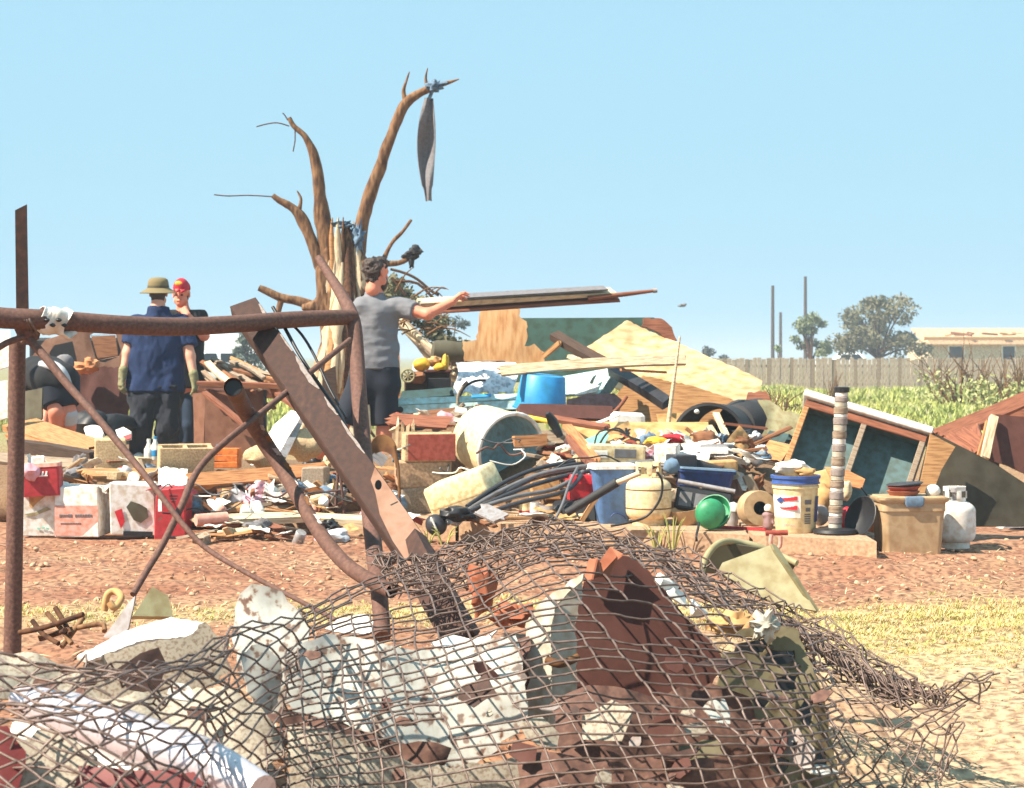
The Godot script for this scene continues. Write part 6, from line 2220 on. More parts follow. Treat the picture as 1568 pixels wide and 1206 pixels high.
	# stereo, books and printers on the heap
	var junk := [
		["radio", "cream radio cassette player with a dark speaker grille on the heap", 940, 716, 14.2, 0.42, 0.17, 0.2, 8.0, M.cream, "radio"],
		["stereo", "white square loudspeaker beside the cream radio on the heap", 1022, 712, 14.0, 0.17, 0.15, 0.2, -10.0, M.white, "loudspeaker"],
		["printer", "flat white machine lying on the rim of the blue bin", 945, 730, 13.8, 0.42, 0.06, 0.24, 5.0, M.white, "machine"],
		["book", "thick brown bound book lying on white papers", 1098, 696, 14.2, 0.22, 0.075, 0.17, -20.0, M.grey_plastic, "book"],
		["tape_deck", "grey tape deck below the cream radio, above the tan gas cylinder", 980, 716, 13.7, 0.2, 0.05, 0.15, 4.0, M.grey_plastic, "tape deck"],
		["tan_case", "tan rigid case lying on the dark blue bin", 1090, 722, 13.7, 0.34, 0.075, 0.2, 4.0, M.card, "case"],
		["black_toolbox", "black angular power tool between white loudspeaker and tan case", 1043, 722, 13.6, 0.17, 0.12, 0.2, 14.0, M.black_plastic, "tool"],
	]
	for q in junk:
		var o := thing(q[0], q[1], q[10], turn(P(q[2], q[3], q[4]), q[8], 0, rng.randf_range(-5, 5)))
		b = MB.new()
		b.rrect(Transform3D(), [[0, q[5] * 0.48, q[7] * 0.48, 0.02], [0.008, q[5] / 2, q[7] / 2, 0.02], [q[6] - 0.008, q[5] / 2, q[7] / 2, 0.02], [q[6], q[5] * 0.47, q[7] * 0.47, 0.02]])
		part(o, "body", b, q[9])
		if q[0] == "radio":
			b = MB.new()
			b.box(at(Vector3(0.06, 0.11, q[7] / 2)), Vector3(0.16, 0.065, 0.012), 0.004)
			part(o, "grille", b, M.grey_plastic)
			b = MB.new()
			b.box(at(Vector3(-0.13, 0.1, q[7] / 2)), Vector3(0.12, 0.05, 0.008), 0.004)
			part(o, "panel", b, M.white_clean)
			b = MB.new()
			b.tube(smooth([Vector3(-0.15, 0.16, 0), Vector3(-0.12, 0.26, 0.02), Vector3(0.02, 0.27, 0.02), Vector3(0.15, 0.2, 0.05)]), 0.007, 6)
			part(o, "handle", b, M.black)
		elif q[0] == "book":
			b = MB.new()
			b.box(at(Vector3(0.0, 0.035, 0.004)), Vector3(q[5] - 0.01, 0.05, q[7]), 0.003)
			part(o, "pages", b, M.paper)
		elif q[0] == "stereo":
			b = MB.new()
			b.box(at(Vector3(0.0, 0.075, 0.1)), Vector3(0.14, 0.11, 0.006), 0.004)
			part(o, "grille", b, M.paper)
		elif q[0] == "tape_deck" or q[0] == "printer":
			b = MB.new()
			b.box(at(Vector3(0.0, q[6] * 0.5, q[7] / 2)), Vector3(q[5] * 0.8, q[6] * 0.35, 0.008), 0.003)
			part(o, "slot", b, M.black)
		elif q[0] == "tan_case":
			b = MB.new()
			b.box(at(Vector3(0.02, 0.04, q[7] / 2)), Vector3(0.1, 0.02, 0.02), 0.006)
			part(o, "handle", b, M.wood_brown)
		elif q[0] == "black_toolbox":
			b = MB.new()
			b.tube([Vector3(0.08, 0.06, 0.05), Vector3(0.26, 0.02, 0.08)], [0.035, 0.02], 8)
			part(o, "barrel", b, M.black_rubber)
	for i in 7:
		b = paper_mb(rng.randf_range(0.16, 0.3), rng.randf_range(0.14, 0.24), i * 31.0)
		solo("white_paper", "creased white paper among the radios and the brown book", "paper", b, [M.paper, M.white_clean, M.white][i % 3], turn(P([970, 1000, 1062, 1075, 1118, 1142, 1050][i], [690, 676, 706, 690, 712, 704, 680][i], [14.6, 14.9, 14.0, 14.4, 13.9, 13.9, 14.8][i]), rng.randf() * 90, rng.randf_range(5, 35), rng.randf_range(-25, 25)), false, "papers among the radios")
	b = MB.new()
	b.lump(P(1028, 672, 14.7), Vector3(0.085, 0.035, 0.06), fn, 0.7, 1.6)
	solo("red_cloth", "crumpled red cloth on the papers at the foot of the thin pole", "cloth", b, M.red_bright, at(P(1028, 678, 14.7)), true)
	b = MB.new()
	b.lump(P(1003, 675, 14.6), Vector3(0.085, 0.03, 0.06), fn, 0.6, 1.6)
	solo("yellow_cloth", "yellow cloth lying beside the red cloth on the papers", "cloth", b, M.yellow, at(P(1003, 680, 14.6)), true)
	b = MB.new()
	b.lump(P(1080, 672, 14.7), Vector3(0.095, 0.06, 0.07), fn, 0.6, 1.8)
	solo("brown_bag", "striped brown soft bag behind the thick brown book", "bag", b, M.wood_brown, at(P(1080, 682, 14.7)), true)
	plate("aqua_lid", "aqua green plastic lid lying under the wide yellow board", "lid", [[886, 676], [928, 660], [932, 668], [924, 684], [892, 690]], P(908, 677, 14.6), Vector3(0.1, 0.7, 0.7), 0.015, M.aqua, 0.03)
	rod("black_cable", "black cable arching over the cream radio", "cable", smooth(path([[912, 702], [918, 680], [932, 660], [948, 656], [962, 668], [980, 674]], 14.3), 4), 0.008, M.black)
	# dark blue bin, black machine
	var db := thing("dark_blue_bin", "shallow dark blue storage bin under the tan case", "bin", turn(P(1076, 745, 13.6), 6, 0, -4))
	b = MB.new()
	b.rrect(Transform3D(), [[0, 0.17, 0.13, 0.03], [0.105, 0.19, 0.15, 0.03], [0.105, 0.2, 0.16, 0.03], [0.125, 0.2, 0.16, 0.03]])
	part(db, "body", b, M.blue_dark)
	b = MB.new()
	b.rrect(at(Vector3(0, 0.124, 0)), [[0, 0.205, 0.165, 0.03], [0.012, 0.2, 0.16, 0.03]])
	part(db, "rim", b, M.blue_rag)
	var bm := thing("black_grill", "black hinged grill with grey panels leaning behind the green bowl", "grill", Transform3D(Basis.from_euler(Vector3(deg_to_rad(-18), deg_to_rad(-6), deg_to_rad(-9))), P(1074, 785, 13.2)))
	b = MB.new()
	b.box(at(Vector3(0, 0.08, 0)), Vector3(0.38, 0.17, 0.06), 0.015)
	part(bm, "case", b, M.black)
	for i in 3:
		b = MB.new()
		b.box(at(Vector3(-0.12 + i * 0.105, 0.07, 0.031)), Vector3(0.085, 0.1, 0.008), 0.003)
		part(bm, "grey_panel", b, M.grey_plastic)
	b = MB.new()
	b.tube([Vector3(-0.19, 0.185, 0.03), Vector3(0.2, 0.175, 0.03)], 0.016, 8)
	part(bm, "hinge_bar", b, M.steel_worn)
	b = MB.new()
	b.lathe(Transform3D(Basis.from_euler(Vector3(0, 0, -1.2)), P(1022, 716, 13.3)), [[0.01, -0.03], [0.05, 0], [0.055, 0.05], [0.03, 0.08]], 14)
	solo("blue_grey_jug", "crushed blue grey plastic jug between the tan cylinder and dark blue bin", "jug", b, M.blue_rag, at(P(1025, 728, 13.3)), true)
	# pot, green bowl, cup, roll
	b = MB.new()
	b.lathe(turn(B(1052, 803), 0, 6, 8), [[0.055, 0], [0.075, 0.012], [0.105, 0.11], [0.098, 0.11], [0.068, 0.02], [0.001, 0.018]], 20)
	solo("flower_pot", "pale tan pot lying behind the green bowl", "pot", b, M.tote, at(B(1052, 803)), true)
	b = MB.new()
	b.lathe(Transform3D(Basis.from_euler(Vector3(deg_to_rad(62), deg_to_rad(-24), 0)), P(1092, 782, 12.7)), [[0.04, -0.1], [0.095, -0.07], [0.118, 0.0], [0.112, 0.0], [0.088, -0.06], [0.001, -0.085]], 22)
	b.lump(P(1088, 786, 12.66), Vector3(0.1, 0.1, 0.06), fn, 0.1, 0.8)
	solo("green_bowl", "green rounded plastic bowl lying at the edge of the slab", "bowl", b, M.green, at(B(1090, 806)), true)
	var cu := thing("steel_cup", "small grey cup with a pale lid between green bowl and tan roll", "cup", turn(B(1121, 805), 0, 0, -4))
	b = MB.new()
	b.lathe(Transform3D(), [[0.035, 0], [0.042, 0.1]], 16)
	part(cu, "body", b, M.steel_worn)
	b = MB.new()
	b.lathe(at(Vector3(0, 0.1, 0)), [[0.046, 0], [0.046, 0.02], [0.03, 0.05], [0.001, 0.06]], 16)
	part(cu, "lid", b, M.white)
	var ro := thing("tan_roll", "thick tan roll with a dark hollow core facing the camera", "roll", Transform3D(Basis.from_euler(Vector3(deg_to_rad(84), deg_to_rad(12), 0)), P(1160, 778, 12.85)))
	b = MB.new()
	b.lathe(Transform3D(), [[0.045, 0.05], [0.112, 0.05], [0.116, 0.044], [0.118, -0.08], [0.112, -0.09], [0.045, -0.09]], 30, false, false)
	part(ro, "roll", b, M.tote)
	b = MB.new()
	b.lathe(Transform3D(), [[0.046, 0.049], [0.044, -0.088], [0.001, -0.088]], 20, false, true)
	part(ro, "core", b, M.black)
	var fi := thing("figurine", "small mauve and white ornament beside the white bucket", "ornament", at(B(1176, 812)))
	b = MB.new()
	b.nets([[Vector3(0, 0.03, 0), Vector3(0, 0.1, 0), 0.035, 0.026], [Vector3(-0.02, 0.1, 0), Vector3(0.02, 0.1, 0), 0.02, 0.02], [Vector3(0.02, 0.09, 0), Vector3(0.03, 0.05, 0.03), 0.012, 0.01]], 0.008, 0.01)
	part(fi, "body", b, M.mauve)
	b = MB.new()
	b.lathe(at(Vector3(0, 0.13, 0)), [[0.024, 0], [0.026, 0.02], [0.018, 0.036], [0.001, 0.042]], 14)
	part(fi, "cap", b, M.white_clean)

# ------------------------------------------------------------------ right end of the slab
func wreckage_right() -> void:
	var b := MB.new()
	var bu := bucket("white_bucket", "white plastic bucket with a blue rim and red and blue print", turn(B(1218, 814), 0), 0.362, 0.148, 0.128, M.cream, M.blue_lid)
	b = MB.new()
	b.lathe(Transform3D(), [[0.1465, 0.285], [0.151, 0.285], [0.151, 0.30], [0.1472, 0.30]], 28, false, false)
	part(bu, "ridge", b, M.cream)
	b = MB.new()
	b.arc(Transform3D(), 0.1335, 0.1, 0.1425, 0.24, -88, 5)
	part(bu, "white_label", b, M.white_clean)
	# red and blue emblem: two swept red stripes and a blue roundel with points
	b = MB.new()
	for q in [[0.226, 0.206, 0.0], [0.166, 0.146, 0.016]]:
		for i in 6:
			var a0 := -52.0 + i * 8
			var lift := 0.012 * pow(i / 5.0, 2.0)
			b.arc(Transform3D(), 0.1425, q[1] + lift * 0.5 + q[2] * (1 - i / 5.0) * 0.8, 0.1425, q[0] + lift, a0, a0 + 8.2, 0.0032)
	part(bu, "red_stripe", b, M.red_bright)
	b = MB.new()
	for i in 5:
		b.arc(Transform3D(), 0.1425, 0.212 - 0.02 * (1 - absf(i - 2) / 3.0), 0.1425, 0.212 + 0.02 * (1 - absf(i - 2) / 3.0), -62 + i * 5, -57 + i * 5, 0.0045)
	part(bu, "blue_roundel", b, M.blue_dark)
	b = MB.new()
	b.arc(Transform3D(), 0.1405, 0.185, 0.142, 0.215, 16, 36)
	b.arc(Transform3D(), 0.1385, 0.14, 0.1405, 0.165, 19, 33)
	for i in 5:
		b.arc(Transform3D(), 0.135, 0.062 + i * 0.014, 0.1355, 0.07 + i * 0.014, 16, 35)
	part(bu, "small_print", b, M.grey_plastic)
	b = MB.new()
	b.arc(Transform3D(), 0.134, 0.07, 0.1445, 0.235, 52, 80)
	part(bu, "blue_panel", b, M.blue_dark)
	b = MB.new()
	for i in 5:
		b.arc(Transform3D(), 0.1295, 0.05 - absf(i - 2) * 0.003, 0.13, 0.062 - 0.002 * i, -44 + i * 7, -38 + i * 7)
	part(bu, "script_print", b, M.red_faded)
	b = MB.new()
	b.lump(P(1212, 716, 12.7), Vector3(0.11, 0.05, 0.1), fn, 0.6, 1.5)
	solo("white_cloth", "white cloth heaped in the mouth of the white bucket", "cloth", b, M.white_clean, at(P(1212, 724, 12.7)), true)
	b = MB.new()
	b.lump(P(1232, 722, 12.62), Vector3(0.07, 0.03, 0.06), fn, 0.6, 2.0)
	solo("tan_rag", "small tan rag beside the white cloth in the bucket", "cloth", b, M.card, at(P(1232, 726, 12.62)), true)
	# ribbed post
	var rp := thing("ribbed_post", "tall ribbed white and dark pipe standing on a black round base", "post", at(B(1278, 817)))
	b = MB.new()
	b.lathe(Transform3D(), [[0.135, 0], [0.142, 0.012], [0.135, 0.03], [0.05, 0.04], [0.001, 0.042]], 28)
	part(rp, "base", b, M.black)
	b = MB.new()
	var y := 0.03
	var i := 0
	var foot := B(1278, 817)
	var head := P(1289, 600, 12.5)
	var lean := (head - foot) / (head - foot).y
	while y < 0.905:
		var h: float = [0.036, 0.05, 0.03, 0.042][i % 4] * rng.randf_range(0.6, 1.35)
		b = MB.new()
		var r: float = 0.042 + (0.004 if i % 2 else 0.0)
		b.lathe(at(lean * y), [[r - 0.006, 0], [r, 0.004], [r, h - 0.004], [r - 0.006, h]], 18, false, false)
		part(rp, "ring", b, [M.white_grey, M.scrape, M.white, M.wood_grey][i % 4])
		y += h
		i += 1
	b = MB.new()
	b.tube([lean * 0.02, lean * 0.9], 0.034, 14)
	part(rp, "core", b, M.grey_plastic)
	b = MB.new()
	b.lathe(at(lean * 0.9), [[0.048, 0], [0.05, 0.03], [0.04, 0.034], [0.001, 0.034]], 18)
	part(rp, "cap", b, M.black)
	# things round its foot
	b = MB.new()
	b.lathe(turn(B(1298, 810) + Vector3(0, 0, 0.02), 0, 0, 4), [[0.05, 0], [0.055, 0.02], [0.05, 0.1], [0.03, 0.14], [0.001, 0.15]], 16)
	solo("red_jar", "red plastic jar at the foot of the ribbed post", "jar", b, M.red_bright, at(B(1298, 810)), true)
	b = MB.new()
	b.lump(B(1258, 808) + Vector3(0, 0.08, -0.05), Vector3(0.06, 0.07, 0.06), fn, 0.15, 0.8)
	solo("steel_pot", "dull grey brown metal pot between the white bucket and ribbed post", "pot", b, M.steel_worn, at(B(1258, 808)), true)
	b = MB.new()
	b.lathe(Transform3D(Basis.from_euler(Vector3(deg_to_rad(70), deg_to_rad(-58), 0)), P(1320, 792, 12.45)), [[0.001, -0.02], [0.1, -0.012], [0.138, 0.02], [0.134, 0.022], [0.1, -0.004], [0.001, -0.01]], 24)
	solo("black_pan", "round black pan tipped on edge beside the tan tote", "pan", b, M.black, at(P(1325, 825, 12.45)), true)
	b = MB.new()
	b.lump(P(1330, 780, 12.7), Vector3(0.08, 0.075, 0.07), fn, 0.2, 0.9)
	solo("green_jug", "green rounded jug behind the black pan", "jug", b, M.olive_tan, at(P(1330, 795, 12.7)), true)
	var bag := thing("tan_sack", "open tan sack slumped behind the ribbed post", "sack", at(P(1290, 760, 13.0)))
	b = MB.new()
	b.lump(P(1268, 742, 13.1), Vector3(0.13, 0.09, 0.1), fn, 0.6, 1.3)
	b.lump(P(1262, 768, 13.0), Vector3(0.07, 0.12, 0.08), fn, 0.4, 1.3)
	part(bag, "body", b, M.card, true)
	plate_part(bag, "flap", [[1262, 716], [1300, 722], [1324, 735], [1318, 752], [1296, 748], [1272, 738]], P(1295, 735, 12.9), Vector3(0.1, 0.7, 0.7), 0.008, M.wood_orange, 0.08)
	b = MB.new()
	b.lump(P(1296, 752, 12.75), Vector3(0.035, 0.07, 0.03), fn, 0.4, 1.3)
	part(bag, "neck", b, M.wood_pale, true)
	rod("thin_wire", "thin black wire curving up between the tan sack and tote", "wire", smooth(path([[1318, 746], [1328, 760], [1334, 780], [1336, 800]], 12.6), 4), 0.005, M.black)
	# tote and what it holds
	var to := thing("tan_tote", "large tan plastic tote with a blue handle standing on the bare ground", "tote", turn(B(1390, 846, 0.0), 4))
	var tt := to.transform.origin
	var s := -tt.z / F
	b = MB.new()
	b.rrect(Transform3D(), [[0, 43 * s, 0.13, 0.03], [0.006, 44 * s, 0.135, 0.035], [0.275, 48.5 * s, 0.155, 0.04], [0.276, 50 * s, 0.162, 0.04], [0.328, 50 * s, 0.162, 0.04], [0.33, 52 * s, 0.17, 0.04], [0.347, 54.5 * s, 0.178, 0.04], [0.36, 54.5 * s, 0.178, 0.04], [0.36, 51 * s, 0.165, 0.04], [0.02, 42 * s, 0.125, 0.03]], true, true, 0.85)
	part(to, "body", b, M.tote)
	b = MB.new()
	b.rrect(at(Vector3(-0.005, 0.326, 0.16)), [[-0.022, 0.05, 0.02, 0.012], [0.0, 0.062, 0.026, 0.012], [0.035, 0.062, 0.026, 0.012], [0.042, 0.055, 0.022, 0.012]])
	part(to, "handle", b, M.blue_rag)
	b = MB.new()
	b.rrect(Transform3D(), [[0.361, 51 * s, 0.165, 0.04], [0.367, 49 * s, 0.16, 0.04]], true, true)
	part(to, "lid", b, M.tote)
	var stk := thing("clay_dish", "stacked rust red dishes with a black top dish on the tote", "dishes", at(tt + Vector3(-0.035, 0.367, 0.02)))
	b = MB.new()
	b.lathe(Transform3D(), [[0.085, 0], [0.105, 0.028], [0.1, 0.03], [0.001, 0.02]], 24)
	part(stk, "lower_dish", b, M.clay)
	b = MB.new()
	b.lathe(turn(Vector3(0.008, 0.028, 0), 0, 0, 4), [[0.08, 0], [0.108, 0.03], [0.104, 0.032], [0.001, 0.02]], 24)
	part(stk, "middle_dish", b, M.brick)
	b = MB.new()
	b.lathe(turn(Vector3(0.012, 0.058, 0), 0, 0, 5), [[0.095, 0], [0.118, 0.016], [0.114, 0.02], [0.001, 0.01]], 24)
	part(stk, "top_dish", b, M.black_plastic)
	b = MB.new()
	b.lump(tt + Vector3(0.15, 0.395, 0.03), Vector3(0.048, 0.042, 0.045), fn, 0.12, 0.8)
	solo("white_ball", "white rounded cup lying on the corner of the tote", "cup", b, M.white_clean, at(tt + Vector3(0.15, 0.367, 0.03)), true)
	gas_cylinder("chipped white gas cylinder standing beside the tan tote", turn(B(1462, 838, 0.0), -24), 0.40, 0.152 * 0.87, M.white)
	# the tilted cabinet
	var cab := thing("tilted_cabinet", "wooden cabinet with two teal compartments lying tilted under a white board", "cabinet", at(B(1310, 790)))
	var nrm := Vector3(-0.12, 0.5, 1).normalized()
	var o := P(1320, 690, 13.5)
	var t := plate_frame(o, nrm)
	var c0 := [[1196, 722], [1234, 612], [1420, 668], [1388, 780]]     # opening corners: bottom left, top left, top right, bottom right
	var w := outline(t, c0)
	var ex := (w[2] - w[1])
	var ey := (w[0] - w[1])
	ey = ex.normalized().orthogonal() * ey.length()
	if ey.y > 0: ey = -ey
	var fr := Transform3D(Basis((t.basis * Vector3(ex.x, ex.y, 0)).normalized(), (t.basis * Vector3(-ey.x, -ey.y, 0)).normalized(), t.basis.z), t * Vector3(w[1].x, w[1].y, 0))
	cab.transform = fr      # x along the top, y up the side, z towards the camera; origin top left
	var W := ex.length()
	var H := ey.length() + 0.1
	var dep := 0.19
	b = MB.new()
	b.box(at(Vector3(W / 2, 0.035, -dep / 2 + 0.02)), Vector3(W + 0.05, 0.05, dep + 0.06), 0.006)
	part(cab, "top_board", b, M.white)
	b = MB.new()
	b.box(at(Vector3(W / 2, -0.025, 0.0)), Vector3(W, 0.055, 0.022), 0.004)
	part(cab, "top_rail", b, M.wood_red)
	for q in [[0.02, 0.04, "frame_post", M.wood_tan], [W * 0.5, 0.04, "middle_post", M.wood_grey], [W - 0.02, 0.04, "frame_post", M.wood_grey]]:
		b = MB.new()
		b.box(at(Vector3(q[0], -0.05 - H / 2, 0.0)), Vector3(q[1], H, 0.02), 0.004)
		part(cab, q[2], b, q[3])
	for x in [0.006, W * 0.5, W - 0.006]:
		b = MB.new()
		b.box(at(Vector3(x, -H / 2, -dep / 2 - 0.012)), Vector3(0.012, H, dep), 0.002)
		part(cab, "side_panel", b, M.teal)
	b = MB.new()
	b.box(at(Vector3(W / 2, -H / 2, -dep)), Vector3(W, H, 0.012), 0.002)
	part(cab, "back_panel", b, M.teal)
	b = MB.new()
	b.box(at(Vector3(W / 2, -0.004, -dep / 2 - 0.012)), Vector3(W, 0.012, dep), 0.002)
	part(cab, "inner_top", b, M.teal)
	b = MB.new()
	b.box(at(Vector3(W / 2, -H - 0.04, -dep / 2)), Vector3(W, 0.02, dep), 0.002)
	part(cab, "bottom_board", b, M.wood_tan)
	# the large stained panel leaning on it
	plate("stained_board", "large olive stained panel leaning on the right end of the tilted cabinet", "panel", [[1428, 660], [1470, 682], [1530, 715], [1572, 742], [1580, 806], [1470, 806], [1400, 790], [1404, 745]], P(1490, 745, 13.4), Vector3(0.15, 0.25, 1), 0.02, M.olive_deep, 0.05)
	plate("edge_board", "brown edge board between the cabinet and the olive panel", "board", [[1424, 664], [1462, 684], [1440, 720], [1420, 775], [1402, 770]], P(1430, 715, 13.2), Vector3(0.1, 0.25, 1), 0.015, M.wood_tan, 0.02)
	# rusty sheets and rafters at the edge of the frame
	plate("rust_sheet", "flat dark rust brown sheet standing at the right edge of the frame", "sheet", [[1524, 634], [1585, 640], [1590, 735], [1540, 712], [1512, 704]], P(1550, 680, 14.3), Vector3(0.0, 0.2, 1), 0.02, M.rust_red, 0.02)
	plank("rafter", "long red brown rafter rising to the right edge of the frame", "rafter", P(1440, 668, 15.2), P(1600, 600, 15.8), 0.14, 0.07, M.wood_red, 30)
	plank("pale_post", "short pale post leaning on the flat rust brown sheet", "post", P(1508, 700, 14.1), P(1522, 636, 14.3), 0.06, 0.03, M.wood_pale, 40)
	plank("pale_post", "second orange post just behind the pale post", "post", P(1500, 700, 14.2), P(1514, 646, 14.4), 0.05, 0.03, M.wood_orange, 40)
	for q in [[1452, 668, 1505, 700], [1470, 660, 1515, 690], [1490, 655, 1500, 690], [1440, 676, 1500, 712], [1476, 672, 1482, 700]]:
		plank("lath", "red brown lath in the broken panel beside the olive stained panel", "lath", P(q[0], q[1], 14.7 + rng.randf() * 0.3), P(q[2], q[3], 14.4), 0.1, 0.025, [M.wood_red, M.wood_brown][q[0] % 2], 40, "laths of the broken panel")
	plate("rust_sheet", "dark brown board in the shade behind the broken laths", "sheet", [[1470, 690], [1525, 660], [1530, 720], [1490, 712]], P(1500, 690, 14.9), Vector3(0, 0.1, 1), 0.02, M.wood_dark)
	plate("pink_board", "pale pink board under the rafter at the right edge of the frame", "board", [[1545, 636], [1590, 615], [1590, 645], [1548, 640]], P(1568, 632, 15.0), Vector3(0, 0.3, 1), 0.02, M.wood_red)
	# blue hose reel
	var hr := thing("blue_reel", "blue hose reel lying at the right edge of the frame", "reel", Transform3D(Basis.from_euler(Vector3(deg_to_rad(64), 0, 0)), B(1562, 806, 0.0) + Vector3(0, 0.11, 0)))
	for k in 3:
		b = MB.new()
		var ring := []
		for j in 25:
			ring.append(Vector3(cos(TAU * j / 24) * 0.125, 0.025 * (k - 1), sin(TAU * j / 24) * 0.125))
		b.tube(ring, 0.022, 8, false)
		part(hr, "coil", b, M.blue_dark)
	plank("white_strip", "thin white strip lying on the ground below the blue hose reel", "strip", B(1530, 810, 0.0) + Vector3(0, 0.012, 0), B(1580, 808, 0.0) + Vector3(0, 0.012, 0), 0.06, 0.012, M.white_clean)
	# small things at the slab edge
	var sk := thing("red_shackle", "rusty red shackle hanging over the edge of the slab", "shackle", at(P(1187, 836, 12.2)))
	b = MB.new()
	b.tube(smooth(path([[1181, 818], [1180, 832], [1186, 839], [1194, 836], [1195, 820]], 12.1)), 0.013, 8)
	part(sk, "bow", b, M.red_faded, true)
	b = MB.new()
	b.tube(path([[1172, 816], [1206, 815]], 12.12), 0.018, 8)
	part(sk, "pin", b, M.brick, true)
	plank("red_rod", "thin dark red rod lying along the slab edge by the tan roll", "rod", B(1080, 808) + Vector3(0, 0.012, 0), B(1172, 813) + Vector3(0, 0.012, 0), 0.02, 0.02, M.red)
	rod("black_hook", "black hooked wire hanging over the slab edge under the green bowl", "wire", smooth(path([[1070, 800, 12.6], [1069, 808, 12.45], [1066, 820, 12.35], [1067, 828, 12.35]], 12.4)), 0.008, M.black)
	var jg := thing("black_ball", "dark round container by the slab edge behind the channel beam", "container", at(P(668, 820, 13.2)))
	b = MB.new()
	b.lump(P(668, 804, 13.2), Vector3(0.075, 0.075, 0.07), fn, 0.1, 0.8)
	part(jg, "body", b, M.black_plastic, true)
	b = MB.new()
	b.tube([P(660, 792, 13.12), P(664, 800, 13.1), P(672, 818, 13.12)], 0.007, 5)
	part(jg, "cord", b, M.white, true)

# ------------------------------------------------------------------ the wrecked gate
func gate() -> void:
	var b := MB.new()
	var o := thing("gate_post", "left gate post, a thick rusty pipe with a flat strip rising above the rail", "post", at(P(22, 985, 7.8)))
	b = MB.new()
	b.tube(path([[19, 1010], [22, 860], [25, 700], [27, 520]], 7.6), [0.037, 0.035, 0.034, 0.033], 12, true, fn, 0.15)
	part(o, "pipe", b, M.rust_pipe, true)
	b = MB.new()
	var t := plate_frame(P(34, 420, 7.5), Vector3(0.1, 0, 1))
	b.sheet(outline(t, [[24, 322], [42, 313], [44, 470], [46, 528], [26, 528], [25, 470]]), 0.007, 0.06, func(_x, y): return 0.006 * sin(y * 6.0))
	var st := part(o, "flat_strip", b, M.rust_beam)
	st.transform = o.transform.affine_inverse() * t
	rod("gate_rail", "sagging rusty top rail running from the left post to the bent corner", "rail", smooth(path([[-40, 482, 7.3], [10, 487, 7.35], [62, 489, 7.4], [110, 492, 7.5], [180, 497, 7.6], [270, 500, 7.8], [360, 496, 8.0], [450, 489, 8.25], [541, 485, 8.5]], 7.5), 4), [0.041, 0.040, 0.039, 0.038, 0.037, 0.036, 0.034], M.rust_pipe, 12)
	var rg := thing("gate_binding", "pale rag and wire bound round the joint of rail and left post", "binding", at(P(80, 492, 7.4)))
	b = MB.new()
	b.grid(14, 10, func(u, v):
		var c := P(66 + u * 42, 490 + u * 4, 7.42 + u * 0.05)
		var a: float = TAU * v
		var r := 0.052 + 0.016 * fn.get_noise_2d(u * 260, sin(a) * 90 + cos(a) * 40)
		return c + Vector3(0.02 * sin(a * 2.0), cos(a) * r, sin(a) * r), 0.003)
	part(rg, "rag", b, M.white, true)
	b = MB.new()
	for i in 4:
		b.lump(P(72 + i * 9, 490 + (i % 2) * 8, 7.375 + i * 0.01), Vector3(0.012, 0.007, 0.012), fn, 0.5, 2.0, 6, 8)
	part(rg, "tape", b, M.black, true)
	b = MB.new()
	for i in 3:
		b.tube(smooth(path([[22 + i * 10, 476, 7.42], [38 + i * 4, 490, 7.34], [44 + i * 6, 510, 7.4], [34 + i * 9, 524, 7.46]], 7.4)), 0.006, 5)
	part(rg, "wire", b, M.rust_wire, true)
	b = MB.new()
	b.lump(P(44, 500, 7.42), Vector3(0.05, 0.05, 0.045), fn, 0.4, 1.4)
	part(rg, "clamp", b, M.rust_pipe, true)
	rod("brace_rod", "thin dark brace rod falling from the left post to the net, bent near its foot", "rod", smooth(path([[-20, 545, 7.3], [10, 525, 7.35], [40, 515, 7.4]], 7.3)), 0.012, M.rust_pipe)
	rod("brace_rod", "long dark brace rod sweeping down from the left post to the bent corner post's foot", "rod", smooth(path([[46, 520, 7.4], [75, 553, 7.35], [105, 590, 7.3], [150, 640, 7.2], [200, 700, 7.1], [240, 750, 7.0], [285, 808, 6.9], [320, 842, 6.85], [380, 878, 6.75], [450, 915, 6.65], [540, 962, 6.5]], 7.0), 4), [0.017, 0.016, 0.014, 0.011, 0.010, 0.009, 0.008], M.rust_pipe)
	rod("brace_rod", "pale thin brace rod bending from the corner post down to the broken panels", "rod", smooth(path([[536, 520, 8.3], [480, 566, 8.0], [410, 624, 7.7], [350, 672, 7.4], [312, 708, 7.3], [292, 740, 7.2], [280, 770, 7.1], [250, 832, 7.0], [226, 872, 6.9], [204, 910, 6.8]], 7.0), 4), [0.012, 0.0125, 0.013, 0.014, 0.013, 0.012], M.rust_pipe)
	rod("corner_post", "bent rusty corner post kinked at the rail and streaked with mortar", "post", smooth(path([[488, 395, 8.9], [505, 422, 8.8], [525, 455, 8.65], [541, 490, 8.5], [546, 540, 8.4], [551, 620, 8.2], [558, 700, 8.0], [566, 780, 7.7], [574, 850, 7.4], [580, 900, 7.2], [586, 975, 7.0]], 8.0), 4), [0.018, 0.022, 0.030, 0.033, 0.033, 0.034, 0.033, 0.032, 0.03], M.rust_pipe, 12)
	# big leaning channel
	var ch := thing("channel_beam", "heavy rusty steel channel leaning across, pale scraped along its upper edge", "beam", at(P(650, 940, 7.0)))
	var a := P(372, 463, 8.3)
	var e := P(662, 880, 6.95)
	var x := (e - a).normalized()
	var zz := Vector3(0.35, 0.0, 1.0)
	zz = (zz - x * x.dot(zz)).normalized()
	var yy := zz.cross(x)
	var fr := Transform3D(Basis(x, yy, zz), (a + e) * 0.5)
	var L := a.distance_to(e)
	var web := 0.118
	b = MB.new()
	b.box(fr, Vector3(L, web, 0.012), 0.003)
	part(ch, "web", b, M.rust_beam, true)
